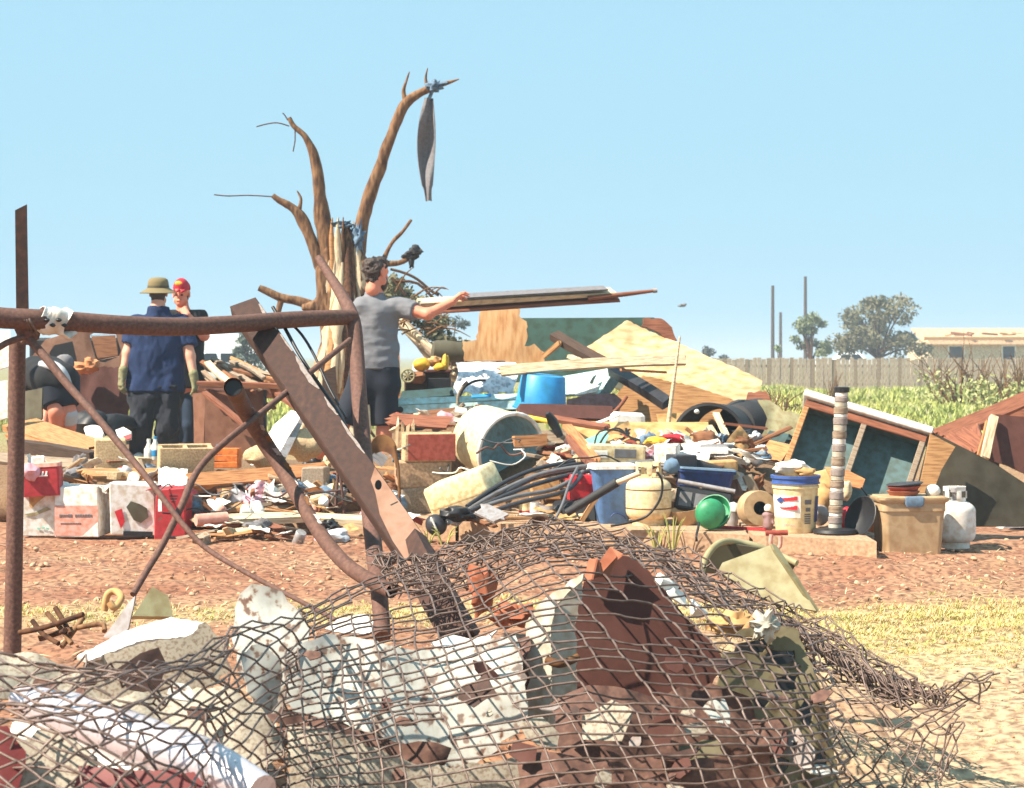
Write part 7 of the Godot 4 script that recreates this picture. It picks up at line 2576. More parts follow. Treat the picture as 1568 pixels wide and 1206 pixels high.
	for s in [-1.0, 1.0]:
		b = MB.new()
		b.box(fr * at(Vector3(0, s * (web / 2 - 0.006), -0.036)), Vector3(L, 0.0115, 0.059), 0.003)
		part(ch, "flange", b, M.rust_beam, true)
	# scraped bright steel along the upper edge
	b = MB.new()
	for q in [[-0.47, -0.36, 0.30], [-0.34, -0.27, 0.40], [-0.25, -0.12, 0.22], [-0.09, -0.02, 0.36], [0.0, 0.12, 0.30]]:
		var sc := PackedVector2Array()
		for i in 9:
			var f := i / 8.0
			sc.append(Vector2(L * lerpf(q[0], q[1], f), web * (0.485 - 0.03 * rng.randf())))
		for i in 9:
			var f := 1.0 - i / 8.0
			sc.append(Vector2(L * lerpf(q[0], q[1], f), web * (0.43 - (0.43 - q[2]) * sin(PI * f) * rng.randf_range(0.3, 1.0))))
		b = MB.new()
		b.sheet(sc, 0.0015, 0.5, func(_x, _y): return 0.0)
		var scs := part(ch, "scraped_face", b, M.scrape)
		scs.transform = ch.transform.affine_inverse() * fr * at(Vector3(0, 0, 0.0075))
	# tan inner face low down, where rust has turned to ochre
	b = MB.new()
	b.sheet(PackedVector2Array([Vector2(L * 0.17, web * 0.46), Vector2(L * 0.30, web * 0.47), Vector2(L * 0.495, web * 0.46), Vector2(L * 0.495, -web * 0.46), Vector2(L * 0.38, -web * 0.44), Vector2(L * 0.30, -web * 0.30), Vector2(L * 0.24, -web * 0.02), Vector2(L * 0.20, web * 0.1)]), 0.002, 0.5, func(_x, _y): return 0.0)
	var scp := part(ch, "ochre_face", b, M.cab_paint)
	scp.transform = ch.transform.affine_inverse() * fr * at(Vector3(0, 0, 0.0078))
	b = MB.new()
	b.lathe(Transform3D(Basis.from_euler(Vector3(PI / 2, 0.4, 0)).scaled(Vector3(0.9, 1.3, 1)), P(579, 742, 7.22)), [[0.001, 0], [0.014, 0], [0.014, 0.006], [0.001, 0.006]], 14)
	part(ch, "bolt_hole", b, M.black, true)
	rod("black_strap", "black strap hanging along the upper edge of the channel beam", "strap", smooth(path([[418, 470, 8.3], [438, 505, 8.2], [460, 545, 8.1], [490, 590, 8.0], [520, 635, 7.85], [548, 690, 7.6]], 8.0), 4), 0.0075, M.black)
	rod("black_strap", "second thinner black strap looping beside the channel beam near the tree", "strap", smooth(path([[440, 490, 8.3], [462, 512, 8.25], [482, 545, 8.2], [505, 595, 8.1], [530, 640, 7.95]], 8.0), 4), 0.006, M.black)
	plank("channel_stub", "short end of rusty beam under the net beyond the leaning channel", "beam", P(628, 832, 7.1), P(712, 985, 6.6), 0.12, 0.05, M.rust_beam, 60)
	# slanting open pipe
	var sp := thing("slanting_pipe", "slanting rusty pipe with an open upper end, peeling along its length", "pipe", at(P(560, 890, 7.1)))
	var ps := smooth(path([[357, 592, 7.2], [369, 616, 7.5], [386, 645, 7.72], [406, 678, 7.8], [435, 722, 7.75], [465, 775, 7.55], [500, 830, 7.35], [540, 872, 7.15], [600, 905, 6.95]], 7.5), 4)
	b = MB.new()
	b.tube(ps, radii([0.034, 0.033, 0.031, 0.028, 0.026], 0, ps.size()), 14, false, fn, 0.12)
	part(sp, "pipe", b, M.rust, true)
	b = MB.new()
	var d0: Vector3 = (ps[1] - ps[0]).normalized()
	b.tube([ps[0] + d0 * 0.004, ps[0] + d0 * 0.16], [0.035, 0.0345], 14, false)
	b.tube([ps[0], ps[0] + d0 * 0.004], [0.034, 0.036], 14, false)
	part(sp, "ochre_end", b, M.rust_tan, true)
	b = MB.new()
	b.tube([ps[0] + d0 * 0.02, ps[0] + d0 * 0.03], 0.031, 14, true)
	part(sp, "bore", b, M.black, true)
	for i in 9:
		var k := 5 + i * 2
		b = MB.new()
		b.grid(3, 5, func(u, v): return ps[k].lerp(ps[k + 1], v) + Vector3(0.012 + u * 0.016, 0.006, 0.024 + u * 0.012) * (1.0 + 0.5 * rng.randf()), 0.002)
		part(sp, "rust_flake", b, M.rust_tan if i % 2 else M.steel_worn, true)

# ------------------------------------------------------------------ broken things under the net
func foreground() -> void:
	var b := MB.new()
	plate("enamel_sheet", "upright white enamel panel eaten by rust, left of the corner post's foot", "panel", [[358, 930], [366, 908], [385, 893], [408, 897], [432, 905], [452, 930], [472, 962], [470, 1010], [445, 1020], [440, 1075], [425, 1100], [398, 1092], [372, 1040], [352, 972]], P(405, 1000, 5.35), Vector3(-0.1, 0.25, 1), 0.006, M.flake, 0.10, 0.008, 1.6)
	plate("enamel_sheet", "curled lower edge of white enamel hanging under the upright rusted panel", "panel", [[370, 1000], [400, 985], [432, 1010], [430, 1080], [405, 1100], [380, 1060]], P(400, 1045, 5.15), Vector3(0.4, 0.1, 1), 0.006, M.flake, 0.10, 0.006, 1.6)
	# white corner of an appliance, left
	var ap := thing("appliance_shell", "white appliance corner with a sunlit top and speckled front, behind the left netting", "appliance", at(P(220, 1040, 5.7)))
	plate_part(ap, "top", [[118, 1008], [190, 968], [262, 944], [312, 952], [290, 975], [215, 985], [135, 1015]], P(215, 978, 5.75), Vector3(0.05, 0.9, 0.35), 0.01, M.white, 0.02, 0.004)
	plate_part(ap, "front", [[130, 1012], [215, 985], [290, 972], [315, 952], [345, 990], [350, 1030], [300, 1060], [180, 1075], [120, 1060]], P(235, 1020, 5.65), Vector3(0.1, 0.15, 1), 0.01, M.flake_fine, 0.05, 0.006)
	plate("cream_offcut", "small cream wedge standing on the sunlit appliance top", "offcut", [[202, 945], [232, 900], [256, 914], [264, 946]], P(235, 925, 5.95), Vector3(0.3, 0.3, 1), 0.06, M.olive_tan, 0.01)
	plate("bent_flap", "grey bent metal flap standing at the foot of the pale brace rod", "flap", [[158, 975], [196, 925], [208, 912], [205, 930], [196, 962], [180, 978]], P(185, 950, 6.2), Vector3(-0.5, 0.3, 1), 0.006, M.steel_worn, 0.05)
	b = MB.new()
	b.tube(smooth(path([[160, 935, 6.5], [165, 910, 6.5], [178, 905, 6.5], [186, 915, 6.45], [176, 930, 6.4], [168, 922, 6.4]], 6.5), 4), 0.012, 7)
	solo("curled_bark", "curl of dry bark standing beside the bent metal flap", "bark", b, M.card, at(P(170, 940, 6.5)), true)
	for q in [[60, 975, 150, 955, 160, 966], [62, 978, 92, 968, 100, 964], [72, 938, 92, 960, 110, 985], [85, 930, 100, 955, 108, 970], [30, 968, 70, 960, 128, 940], [128, 945, 110, 970, 95, 990], [50, 950, 66, 970, 90, 985]]:
		rod("dry_stick", "dry brown stick in the heap at the foot of the left post", "stick", smooth(path([[q[0], q[1], 6.6], [q[2], q[3], 6.55], [q[4], q[5], 6.5]], 6.5)), 0.009, M.twig if q[0] % 4 else M.bark, 6, "dry sticks by the left post")
	# middle: big pale sheet, buckled
	plate("buckled_sheet", "broad buckled pale enamel sheet under the middle of the net", "sheet", [[452, 990], [500, 968], [560, 975], [600, 985], [660, 990], [720, 985], [790, 972], [806, 1040], [800, 1110], [760, 1150], [690, 1185], [600, 1195], [520, 1190], [452, 1150], [440, 1060]], P(620, 1080, 5.2), Vector3(0.12, 0.34, 1), 0.008, M.flake, 0.13, 0.008, 1.0)
	plate("buckled_sheet", "lower torn pale enamel sheet at the bottom edge, left of the folded strip", "sheet", [[440, 1110], [520, 1120], [600, 1160], [690, 1175], [800, 1160], [830, 1230], [440, 1240]], P(620, 1185, 4.85), Vector3(0.1, 0.3, 1), 0.008, M.flake_fine, 0.10, 0.008, 1.3)
	plate("white_scrap", "thin white scrap of sheet by the foot of the corner post", "scrap", [[498, 962], [520, 945], [560, 940], [572, 950], [568, 968], [530, 970]], P(535, 957, 6.25), Vector3(0.1, 0.8, 0.6), 0.006, M.white_clean, 0.03, 0.004)
	plate("torn_cloth", "crumpled white cloth caught under the net below the short beam end", "cloth", [[660, 985], [690, 968], [730, 958], [762, 965], [748, 985], [735, 1010], [705, 1020], [670, 1005]], P(715, 985, 5.95), Vector3(-0.1, 0.8, 0.6), 0.008, M.white, 0.13, 0.008, 2.0)
	# folded white strip
	var fs := thing("folded_strip", "tall folded strip of scuffed white sheet standing beside the rust brown panel", "sheet metal", at(P(850, 1130, 5.3)))
	plate_part(fs, "lit_face", [[804, 952], [828, 918], [866, 893], [892, 878], [890, 888], [850, 925], [842, 960], [845, 1060], [838, 1135], [812, 1130], [806, 1050]], P(828, 1000, 5.35), Vector3(-0.55, 0.2, 0.8), 0.006, M.white_grey, 0.03, 0.004)
	plate_part(fs, "shaded_face", [[842, 958], [850, 925], [892, 886], [893, 910], [880, 955], [884, 1060], [880, 1140], [838, 1140], [845, 1060]], P(862, 1000, 5.38), Vector3(0.45, 0.1, 0.9), 0.006, M.white_grey, 0.03, 0.004)
	b = MB.new()
	b.tube(smooth(path([[838, 1010, 5.3], [855, 1016, 5.28], [872, 1012, 5.3], [884, 1006, 5.32]], 5.3)), 0.012, 6)
	part(fs, "rust_stain", b, M.rust_tan, true)
	# rust brown panel
	plate("rust_brown_steel", "smooth rust brown steel panel standing under the crest of the net", "panel", [[903, 868], [938, 850], [962, 852], [990, 872], [1022, 912], [1052, 948], [1088, 985], [1112, 1012], [1080, 1062], [990, 1075], [884, 1075], [878, 960], [892, 900]], P(985, 970, 5.65), Vector3(0.12, 0.25, 1), 0.014, M.rust_red, 0.03, 0.004)
	b = MB.new()
	b.box(turn(P(932, 866, 5.62), 20, 10, 35), Vector3(0.07, 0.03, 0.04), 0.004, 0.012, rng)
	b.box(turn(P(908, 872, 5.62), 50, 0, 70), Vector3(0.06, 0.02, 0.03), 0.004, 0.01, rng)
	solo("clay_shard", "red brown clay shards perched on the top corner of the rust brown panel", "shards", b, M.clay, at(P(925, 870, 5.62)), true)
	for q in [["wrinkled rusty sheet lying in front of the rust brown panel", [[840, 1075], [900, 1050], [1000, 1062], [1090, 1040], [1150, 1060], [1175, 1130], [1130, 1170], [1000, 1190], [880, 1180], [850, 1130]], [1000, 1110, 5.05], [0.1, 0.5, 0.9]], ["lower wrinkled rusty sheet at the bottom edge under the net", [[790, 1150], [900, 1160], [1050, 1165], [1180, 1140], [1215, 1240], [790, 1240]], [1000, 1195, 4.75], [0.0, 0.35, 1]], ["small dark rusty sheet between buckled enamel and folded strip", [[690, 1000], [760, 975], [806, 970], [810, 1110], [760, 1100], [715, 1060]], [765, 1030, 5.32], [-0.2, 0.3, 0.9]], ["narrow brown rusty sheet slanting below the upright enamel panel", [[430, 1080], [520, 1100], [620, 1140], [690, 1150], [680, 1175], [580, 1165], [470, 1130], [420, 1105]], [560, 1125, 4.98], [0.1, 0.4, 0.9]]]:
		plate("rusty_sheet", q[0], "sheet", q[1], V(q[2]), Vector3(q[3][0], q[3][1], q[3][2]), 0.006, M.rust, 0.16, 0.012, 1.8)
	# olive bin, crushed
	var bin := thing("crushed_bin", "crushed olive plastic bin bulging under the right of the net", "bin", at(P(1150, 1230, 5.0)))
	var bt := plate_frame(P(1170, 1080, 5.2), Vector3(0.25, 0.3, 1))
	var holes := []
	for q in [[1152, 984, 40, 15], [1198, 1004, 24, 13], [1205, 1044, 18, 14], [1236, 1092, 10, 22], [1168, 1072, 17, 11], [1258, 1165, 7, 18], [1126, 1096, 14, 9], [1195, 1172, 15, 11], [1150, 1130, 16, 10], [1222, 1135, 11, 14], [1110, 1160, 12, 9]]:
		var hole := []
		for k in 9:
			var a := TAU * k / 9
			hole.append([q[0] + cos(a) * q[2] * rng.randf_range(0.75, 1.3), q[1] + sin(a) * q[3] * rng.randf_range(0.75, 1.25)])
		holes.append(outline(bt, hole))
	b = MB.new()
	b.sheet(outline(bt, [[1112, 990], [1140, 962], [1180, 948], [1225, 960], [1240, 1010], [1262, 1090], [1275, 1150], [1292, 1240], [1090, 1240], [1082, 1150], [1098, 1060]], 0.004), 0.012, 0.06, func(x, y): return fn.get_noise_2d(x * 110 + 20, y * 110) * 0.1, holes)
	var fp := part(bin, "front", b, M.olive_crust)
	fp.transform = bin.transform.affine_inverse() * bt
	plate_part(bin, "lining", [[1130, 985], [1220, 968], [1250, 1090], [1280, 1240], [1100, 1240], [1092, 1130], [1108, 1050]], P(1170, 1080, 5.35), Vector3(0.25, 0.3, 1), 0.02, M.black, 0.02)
	plate_part(bin, "lower_side", [[1040, 1140], [1100, 1130], [1130, 1240], [1030, 1240]], P(1080, 1190, 4.85), Vector3(-0.2, 0.4, 1), 0.01, M.olive_crust, 0.06, 0.004)
	b = MB.new()
	b.lump(P(1172, 958, 5.25), Vector3(0.032, 0.034, 0.03), fn, 1.0, 3.0, 12, 16)
	solo("white_fleece", "wad of grey white fleece caught under the net at the top of the crushed bin", "fleece", b, M.white_grey, at(P(1172, 970, 5.25)), true)
	for q in [[1016, 895, "flat white shard below the crest, uppermost of three in a row"], [1035, 912, "pale blue white shard in the middle of the three below the crest"], [1068, 934, "white chunky shard lowest of the three beside the olive bin"]]:
		b = MB.new()
		b.box(turn(P(q[0], q[1], 6.02), 20, 20, -38), Vector3(0.075, 0.03, 0.05), 0.006, 0.006, rng)
		solo("white_shard", q[2], "shard", b, M.white_clean, at(P(q[0], q[1] + 6, 6.02)), true)
	b = MB.new()
	b.tube([P(1140, 968, 5.3), P(1160, 940, 5.45)], 0.012, 6)
	solo("orange_stick", "short orange stick beside the fleece wad", "stick", b, M.wood_orange, at(P(1150, 955, 5.35)), true)
	b = MB.new()
	b.lump(P(1124, 955, 5.5), Vector3(0.07, 0.03, 0.05), fn, 0.8, 2.0)
	solo("clay_lump", "sandy clay lump under the net left of the fleece wad", "lump", b, M.card, at(P(1128, 965, 5.5)), true)
	# tan hood
	var hd := thing("tan_hood", "faded tan plastic hood tipped on its corner at the net's right shoulder", "hood", at(P(1165, 940, 6.6)))
	plate_part(hd, "outer_face", [[1098, 878], [1106, 862], [1180, 833], [1186, 838], [1250, 936], [1196, 926], [1150, 908]], P(1170, 885, 6.55), Vector3(-0.15, 0.45, 0.9), 0.012, M.olive_tan, 0.03)
	plate_part(hd, "bright_edge", [[1180, 833], [1188, 836], [1252, 934], [1249, 938], [1184, 842]], P(1215, 885, 6.5), Vector3(0.5, 0.4, 0.8), 0.012, M.olive_tan)
	b = MB.new()
	b.tube(smooth(path([[1074, 876, 6.8], [1080, 856, 6.85], [1092, 838, 6.9], [1108, 829, 6.95], [1132, 830, 7.0], [1160, 836, 7.0], [1190, 848, 7.0], [1220, 862, 6.95]], 6.9), 4), 0.012, 8)
	part(hd, "lip", b, M.olive_tan, true)
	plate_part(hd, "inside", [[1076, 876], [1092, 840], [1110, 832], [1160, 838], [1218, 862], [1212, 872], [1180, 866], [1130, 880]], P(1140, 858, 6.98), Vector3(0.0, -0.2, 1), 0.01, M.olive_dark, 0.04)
	b = MB.new()
	b.lump(P(1200, 900, 6.535), Vector3(0.006, 0.006, 0.006), fn, 0.1, 1.0, 6, 8)
	part(hd, "screw_hole", b, M.black, true)
	# earth lumps and chrome
	b = MB.new()
	b.lump(P(738, 900, 6.5), Vector3(0.045, 0.065, 0.045), fn, 1.1, 2.2)
	solo("earth_clod", "pointed lump of red earth under the net beside the short beam end", "clod", b, M.clay, at(P(738, 930, 6.5)), true)
	b = MB.new()
	b.lump(P(790, 940, 6.3), Vector3(0.07, 0.035, 0.05), fn, 1.1, 2.2)
	solo("earth_clod", "low lump of red earth left of the folded white strip", "clod", b, M.clay, at(P(790, 955, 6.3)), true)
	var cb := thing("chrome_bumper", "bright scuffed metal bumper lying under the netting at the lower left", "bumper", at(P(200, 1160, 4.1)))
	b = MB.new()
	var bp := smooth(path([[30, 1068, 4.5], [90, 1090, 4.4], [170, 1120, 4.25], [250, 1150, 4.15], [320, 1172, 4.05], [400, 1215, 3.95]], 4.2), 4)
	b.tube(bp, radii([0.03, 0.055, 0.06, 0.055, 0.04], 0, bp.size()), 18, true, fn, 0.06)
	part(cb, "bar", b, M.silver, true)
	b = MB.new()
	b.grid(10, 3, func(u, v):
		var k: Vector3 = bp[int(u * (bp.size() - 1))]
		return k + Vector3(0, -0.04 - v * 0.03, 0.045 + v * 0.05), 0.004)
	part(cb, "lower_lip", b, M.white, true)
	plate("red_sheet", "dark red painted sheet under the metal bumper at the bottom edge", "sheet", [[120, 1170], [200, 1180], [320, 1190], [420, 1220], [420, 1260], [100, 1260]], P(260, 1215, 4.0), Vector3(0, 0.5, 0.9), 0.006, M.red_dull, 0.06, 0.006)
	plate("red_sheet", "red painted scrap in the lower left corner under the netting", "sheet", [[-30, 1120], [12, 1110], [40, 1150], [30, 1230], [-30, 1240]], P(5, 1175, 4.0), Vector3(0.2, 0.4, 0.9), 0.006, M.red_dull, 0.06, 0.008)
	plate("grey_sheet", "grey green scrap sheet in the lower left corner beside the bumper", "sheet", [[20, 1130], [80, 1110], [150, 1160], [160, 1240], [10, 1240]], P(85, 1180, 4.05), Vector3(0.1, 0.5, 0.9), 0.006, M.flake_fine, 0.08, 0.008)
	plate("speckled_board", "speckled rotten panel lying over the bumper under the left netting", "panel", [[60, 1040], [160, 1060], [300, 1040], [400, 1090], [440, 1150], [400, 1190], [280, 1140], [150, 1090], [40, 1070]], P(260, 1095, 4.9), Vector3(0.05, 0.7, 0.7), 0.006, M.flake_fine, 0.14, 0.012, 1.6)
	plate("speckled_board", "speckled rotten panel in the shade at the foot of the left post", "panel", [[-30, 1000], [40, 1000], [120, 1020], [150, 1060], [80, 1080], [-30, 1080]], P(50, 1035, 5.0), Vector3(0.1, 0.7, 0.7), 0.006, M.flake_fine, 0.14, 0.012, 1.6)
	# torn scraps of enamel, tin and board lying loose under the net
	var where := ["near the chrome bumper", "below the upright enamel sheet", "around the buckled pale sheet", "below the rust brown steel", "by the crushed bin"]
	for i in 64:
		var z: int = [0, 1, 3, 4, 3, 0, 2, 4][i % 8]
		var px := rng.randf_range([-20, 330, 450, 800, 1030][z], [330, 470, 800, 1050, 1270][z])
		var py := rng.randf_range([1010, 1050, 1000, 1080, 1000][z], 1215)
		var d := lerpf([4.9, 5.25, 5.2, 5.15, 5.15][z], [4.2, 4.85, 4.85, 4.7, 4.9][z], clampf((py - 1000) / 200.0, 0, 1)) - 0.04
		var s := 0.014 + 0.05 * pow(rng.randf(), 2.0)
		var poly := PackedVector2Array()
		var n_pt := rng.randi_range(5, 8)
		for k in n_pt:
			var a := TAU * k / n_pt
			poly.append(Vector2(cos(a) * 1.5, sin(a)) * s * rng.randf_range(0.5, 1.1))
		b = MB.new()
		var off := rng.randf() * 50
		b.sheet(poly, 0.003, s * 0.5, func(x, y): return fn.get_noise_2d(x * 300 + off, y * 300) * s * 0.5)
		var w := rng.randi() % 7
		solo("torn_scrap", "%s torn scrap lying %s" % [["flaking white", "rusty brown", "speckled grey", "smooth brown", "rust streaked", "deep rusty", "dark grey"][w], where[z]], "scrap", b, [M.flake, M.rust, M.flake_fine, M.rust_red, M.rust_beam, M.rust, M.scrape][w], turn(P(px, py, d), rng.randf_range(-50, 50), rng.randf_range(-85, -20), rng.randf_range(-60, 60)), false, "torn scraps " + where[z])
	b = MB.new()
	b.lump(P(1574, 1030, 7.6), Vector3(0.016, 0.05, 0.03), fn, 0.3, 1.0)
	solo("rubber_scrap", "black rubber scrap at the right edge of the frame above the sandy ground", "scrap", b, M.black_rubber, at(P(1574, 1042, 7.6)), true)
	# leaf litter over all of it
	var leaf := MB.new()
	leaf.tinted = true
	leaf.face([Vector3(-1, 0, 0), Vector3(0, 0.2, -0.45), Vector3(1, 0, 0), Vector3(0, 0.2, 0.45)], Vector3.UP)
	var spots := []
	var tints := []
	for i in 9000:
		var d := rng.randf_range(3.3, 6.7)
		var x := rng.randf_range(-0.27, 0.17) * d
		var y := level(x, d)
		if y < 0.16 and rng.randf() < 0.8:
			continue
		var s := rng.randf_range(0.006, 0.02)
		spots.append(Transform3D(Basis.from_euler(Vector3(rng.randfn() * 0.5, rng.randf() * TAU, rng.randfn() * 0.5)).scaled(Vector3.ONE * s), Vector3(x, y + rng.randf_range(0.004, 0.03), -d)))
		var k := rng.randf()
		tints.append(Color(0.16, 0.085, 0.05).lerp(Color(0.42, 0.25, 0.13), rng.randf()) if k < 0.75 else Color(0.42, 0.37, 0.31).lerp(Color(0.26, 0.21, 0.16), rng.randf()))
	copies("leaf_litter", leaf, M.litter, spots, tints)
	# straw and chips trodden into the bare earth before the slab
	spots = []
	tints = []
	for i in 3600:
		var d := rng.randf_range(7.4, 13.0)
		var x := rng.randf_range(-0.28, 0.29) * d
		var q := Vector3(rng.randf_range(0.012, 0.05), 0.006, rng.randf_range(0.004, 0.012))
		spots.append(Transform3D(Basis.from_euler(Vector3(rng.randfn() * 0.2, rng.randf() * TAU, rng.randfn() * 0.25)) * Basis.from_scale(q), Vector3(x, level(x, d) + 0.008, -d)))
		tints.append(Color(0.62, 0.5, 0.3).lerp(Color(0.22, 0.11, 0.07), pow(rng.randf(), 1.2)))
	copies("straw_litter", leaf, M.litter, spots, tints)

# ------------------------------------------------------------------ small wreckage, piece by piece
func scatter() -> void:
	var regions := [
		# px0, px1, py0, py1, depths at py0 and py1, words, count
		[40, 240, 704, 738, 14.6, 13.9, "between cartons and ribbed block", 30],
		[290, 530, 738, 784, 14.3, 13.6, "on the slab behind the slanting pipe", 84],
		[600, 760, 634, 650, 15.3, 15.0, "behind the stacked blocks", 16],
		[830, 915, 680, 728, 14.9, 14.2, "between the round tub and blue bin", 38],
		[930, 1180, 666, 706, 15.0, 14.2, "among the radios and books", 50],
		[1010, 1180, 690, 760, 14.5, 13.5, "behind the white bucket", 34],
		[300, 560, 804, 826, 13.3, 12.9, "on the bare ground before the slab", 24],
		[420, 620, 700, 775, 14.8, 13.8, "on the slab around the folding chair", 34],
		[560, 900, 782, 798, 13.7, 13.2, "along the slab edge by the pipe bundle", 26],
	]
	# heaps that carry the loose wreckage
	for q in [[250, 730, 14.9, 1.3, 0.29, 0.55], [400, 735, 14.5, 0.75, 0.21, 0.5], [540, 735, 15.0, 0.6, 0.24, 0.5], [690, 700, 15.7, 0.8, 0.58, 0.5], [890, 730, 15.0, 0.75, 0.42, 0.6], [1020, 735, 14.9, 0.95, 0.5, 0.6], [1120, 735, 14.6, 0.7, 0.34, 0.6], [960, 690, 16.6, 1.3, 0.55, 0.6], [420, 740, 16.5, 1.2, 0.28, 0.7], [90, 725, 16.0, 1.0, 0.26, 0.7], [250, 730, 19.5, 1.2, 0.3, 0.7], [650, 700, 17.5, 0.8, 0.5, 0.5]]:
		var b := MB.new()
		var c := P(q[0], q[1], q[2])
		c.y = SLAB
		b.lump(c, Vector3(q[3], q[4], q[5]), fn, 0.35, 0.5, 16, 26)
		var h := struct("rubble_heap", b, M.crumble if M.has("crumble") else mat("crumble", "8a7058", 1.0, "flake2", Vector3.ONE * 1.2, {"relief": 1.5, "rtex": "dirt"}))
		h.set_meta("kind", "stuff")
	var woods := [M.wood_tan, M.wood_orange, M.wood_pale, M.wood_grey, M.wood_red, M.wood_brown]
	var proto := {}
	for w in woods.size():
		var b := MB.new()
		b.box(Transform3D(), Vector3(0.26, 0.022, 0.05), 0.003, 0.006, rng)
		proto["wood%d" % w] = [b.mesh(), woods[w], "wood_scrap", ["tan", "orange brown", "pale", "grey", "reddish", "dark brown"][w] + " scrap of wood", "scraps of wood"]
	var papers := [M.paper, M.white_clean, M.card, M.white]
	for w in papers.size():
		proto["paper%d" % w] = [paper_mb(0.17, 0.13, w * 77.0).mesh(), papers[w], "paper_scrap", ["crumpled paper", "clean white crumpled paper", "torn tan cardboard", "crumpled dirty white card"][w], "scraps of paper"]
	var cloths := [M.shirt_white, M.grey_felt, M.pink, M.blue_rag, M.wood_brown, M.black]
	for w in cloths.size():
		var b := MB.new()
		b.lump(Vector3.ZERO, Vector3(0.085, 0.04, 0.065), fn, 0.8, 1.7 + w * 0.2)
		proto["cloth%d" % w] = [b.mesh(), cloths[w], "cloth_scrap", ["bunched white cloth", "bunched grey rag", "bunched pink cloth", "bunched blue rag", "bunched brown rag", "bunched black rag"][w], "rags"]
	for w in 3:
		var b := MB.new()
		b.lathe(Transform3D(), [[0.032, -0.05], [0.036, -0.045], [0.036, 0.045], [0.032, 0.05]], 14)
		proto["can%d" % w] = [b.mesh(), [M.white_clean, M.steel_worn, M.red_faded][w], "can", ["small white can", "small steel can", "small red can"][w], "loose cans"]
	for w in 3:
		var b := MB.new()
		b.box(Transform3D(), Vector3(0.11, 0.06, 0.08), 0.006, 0.014, rng)
		proto["chunk%d" % w] = [b.mesh(), [M.conc_tan, M.conc_grey, M.brick][w], "rubble_chunk", ["tan lump of masonry", "grey lump of masonry", "red lump of masonry"][w], "lumps of masonry"]
	var keys := proto.keys()
	for r in regions:
		for i in r[7]:
			var px := rng.randf_range(r[0], r[1])
			var f := rng.randf()
			var p := P(px, lerpf(r[2], r[3], f), lerpf(r[4], r[5], f))
			var pick := rng.randf()
			if r[7] == 84 or r[7] == 50: pick = pick * 0.75 + 0.16
			var kk := "wood" if pick < 0.42 else ("paper" if pick < 0.66 else ("cloth" if pick < 0.82 else ("can" if pick < 0.89 else "chunk")))
			var many := []
			for k in keys:
				if k.begins_with(kk): many.append(k)
			var q: Array = proto[many[rng.randi() % many.size()]]
			var o := MeshInstance3D.new()
			o.name = numbered(q[2])
			o.mesh = q[0]
			o.material_override = q[1]
			add_child(o)
			var s := rng.randf_range(0.55, 1.25)
			var flat := 0.2 if r[7] == 24 or r[7] == 26 else 0.5
			o.transform = Transform3D(Basis.from_euler(Vector3(rng.randfn() * flat, rng.randf() * TAU, rng.randfn() * flat)).scaled(Vector3(s * (rng.randf_range(0.6, 2.3) if kk == "wood" else 1.0), s, s)), p)
			tag(o, "%s lying %s" % [q[3], r[6]], "debris", "%s %s" % [q[4], r[6]])
	# cables and thin rods tangled through the wreckage
	for i in 22:
		var px := rng.randf_range(620, 1190) if i < 15 else rng.randf_range(290, 560)
		var py := rng.randf_range(668, 740) if i < 15 else rng.randf_range(735, 775)
		var d := lerpf(14.7, 13.5, clampf((py - 668) / 80.0, 0, 1))
		var ps := [P(px, py, d)]
		var step := Vector3(rng.randf_range(-1, 1), 0, rng.randf_range(-0.3, 0.3)).normalized()
		for k in 5:
			step = (step + Vector3(rng.randfn(), 0, rng.randfn()) * 0.5).normalized()
			ps.append(ps[k] + step * rng.randf_range(0.06, 0.16) + Vector3(0, rng.randf_range(-0.05, 0.05) + (0.04 if k == 1 else -0.01), 0))
		var w := i % 4
		rod("loose_cable", ["black", "white", "rusty", "grey"][w] + " loose cable curling " + ("through the wreckage on the slab" if i < 15 else "behind the slanting pipe"), "cable", smooth(ps, 4), [0.006, 0.005, 0.008, 0.005][w], [M.black, M.white, M.rust_pipe, M.grey_plastic][w], 6, "loose cables in the wreckage")
	# weeds at the slab edge
	for q in [[1030, 845, 0.30], [1005, 842, 0.2], [960, 830, 0.16], [680, 832, 0.16], [355, 815, 0.14], [655, 830, 0.12], [1050, 838, 0.15]]:
		var b := MB.new()
		b.tinted = true
		var p := B(q[0], q[1], 0.0)
		p.y = level(p.x, -p.z)
		for i in 11:
			var a := rng.randf() * TAU
			b.col = Color(0.5, 0.42, 0.14).lerp(Color(0.35, 0.40, 0.10), rng.randf())
			var tip: Vector3 = p + Vector3(cos(a) * 0.09, q[2] * rng.randf_range(0.5, 1.0), sin(a) * 0.06)
			var mid := p.lerp(tip, 0.55) + Vector3(0, 0.03, 0)
			b.tube(smooth([p + Vector3(cos(a), 0, sin(a)) * 0.012, mid, tip]), radii([0.004, 0.0035, 0.001], 0, 7), 4)
		solo("weed", "tuft of yellow weeds growing at the edge of the slab", "weed", b, M.straw, at(p), true, "weeds at the slab edge")

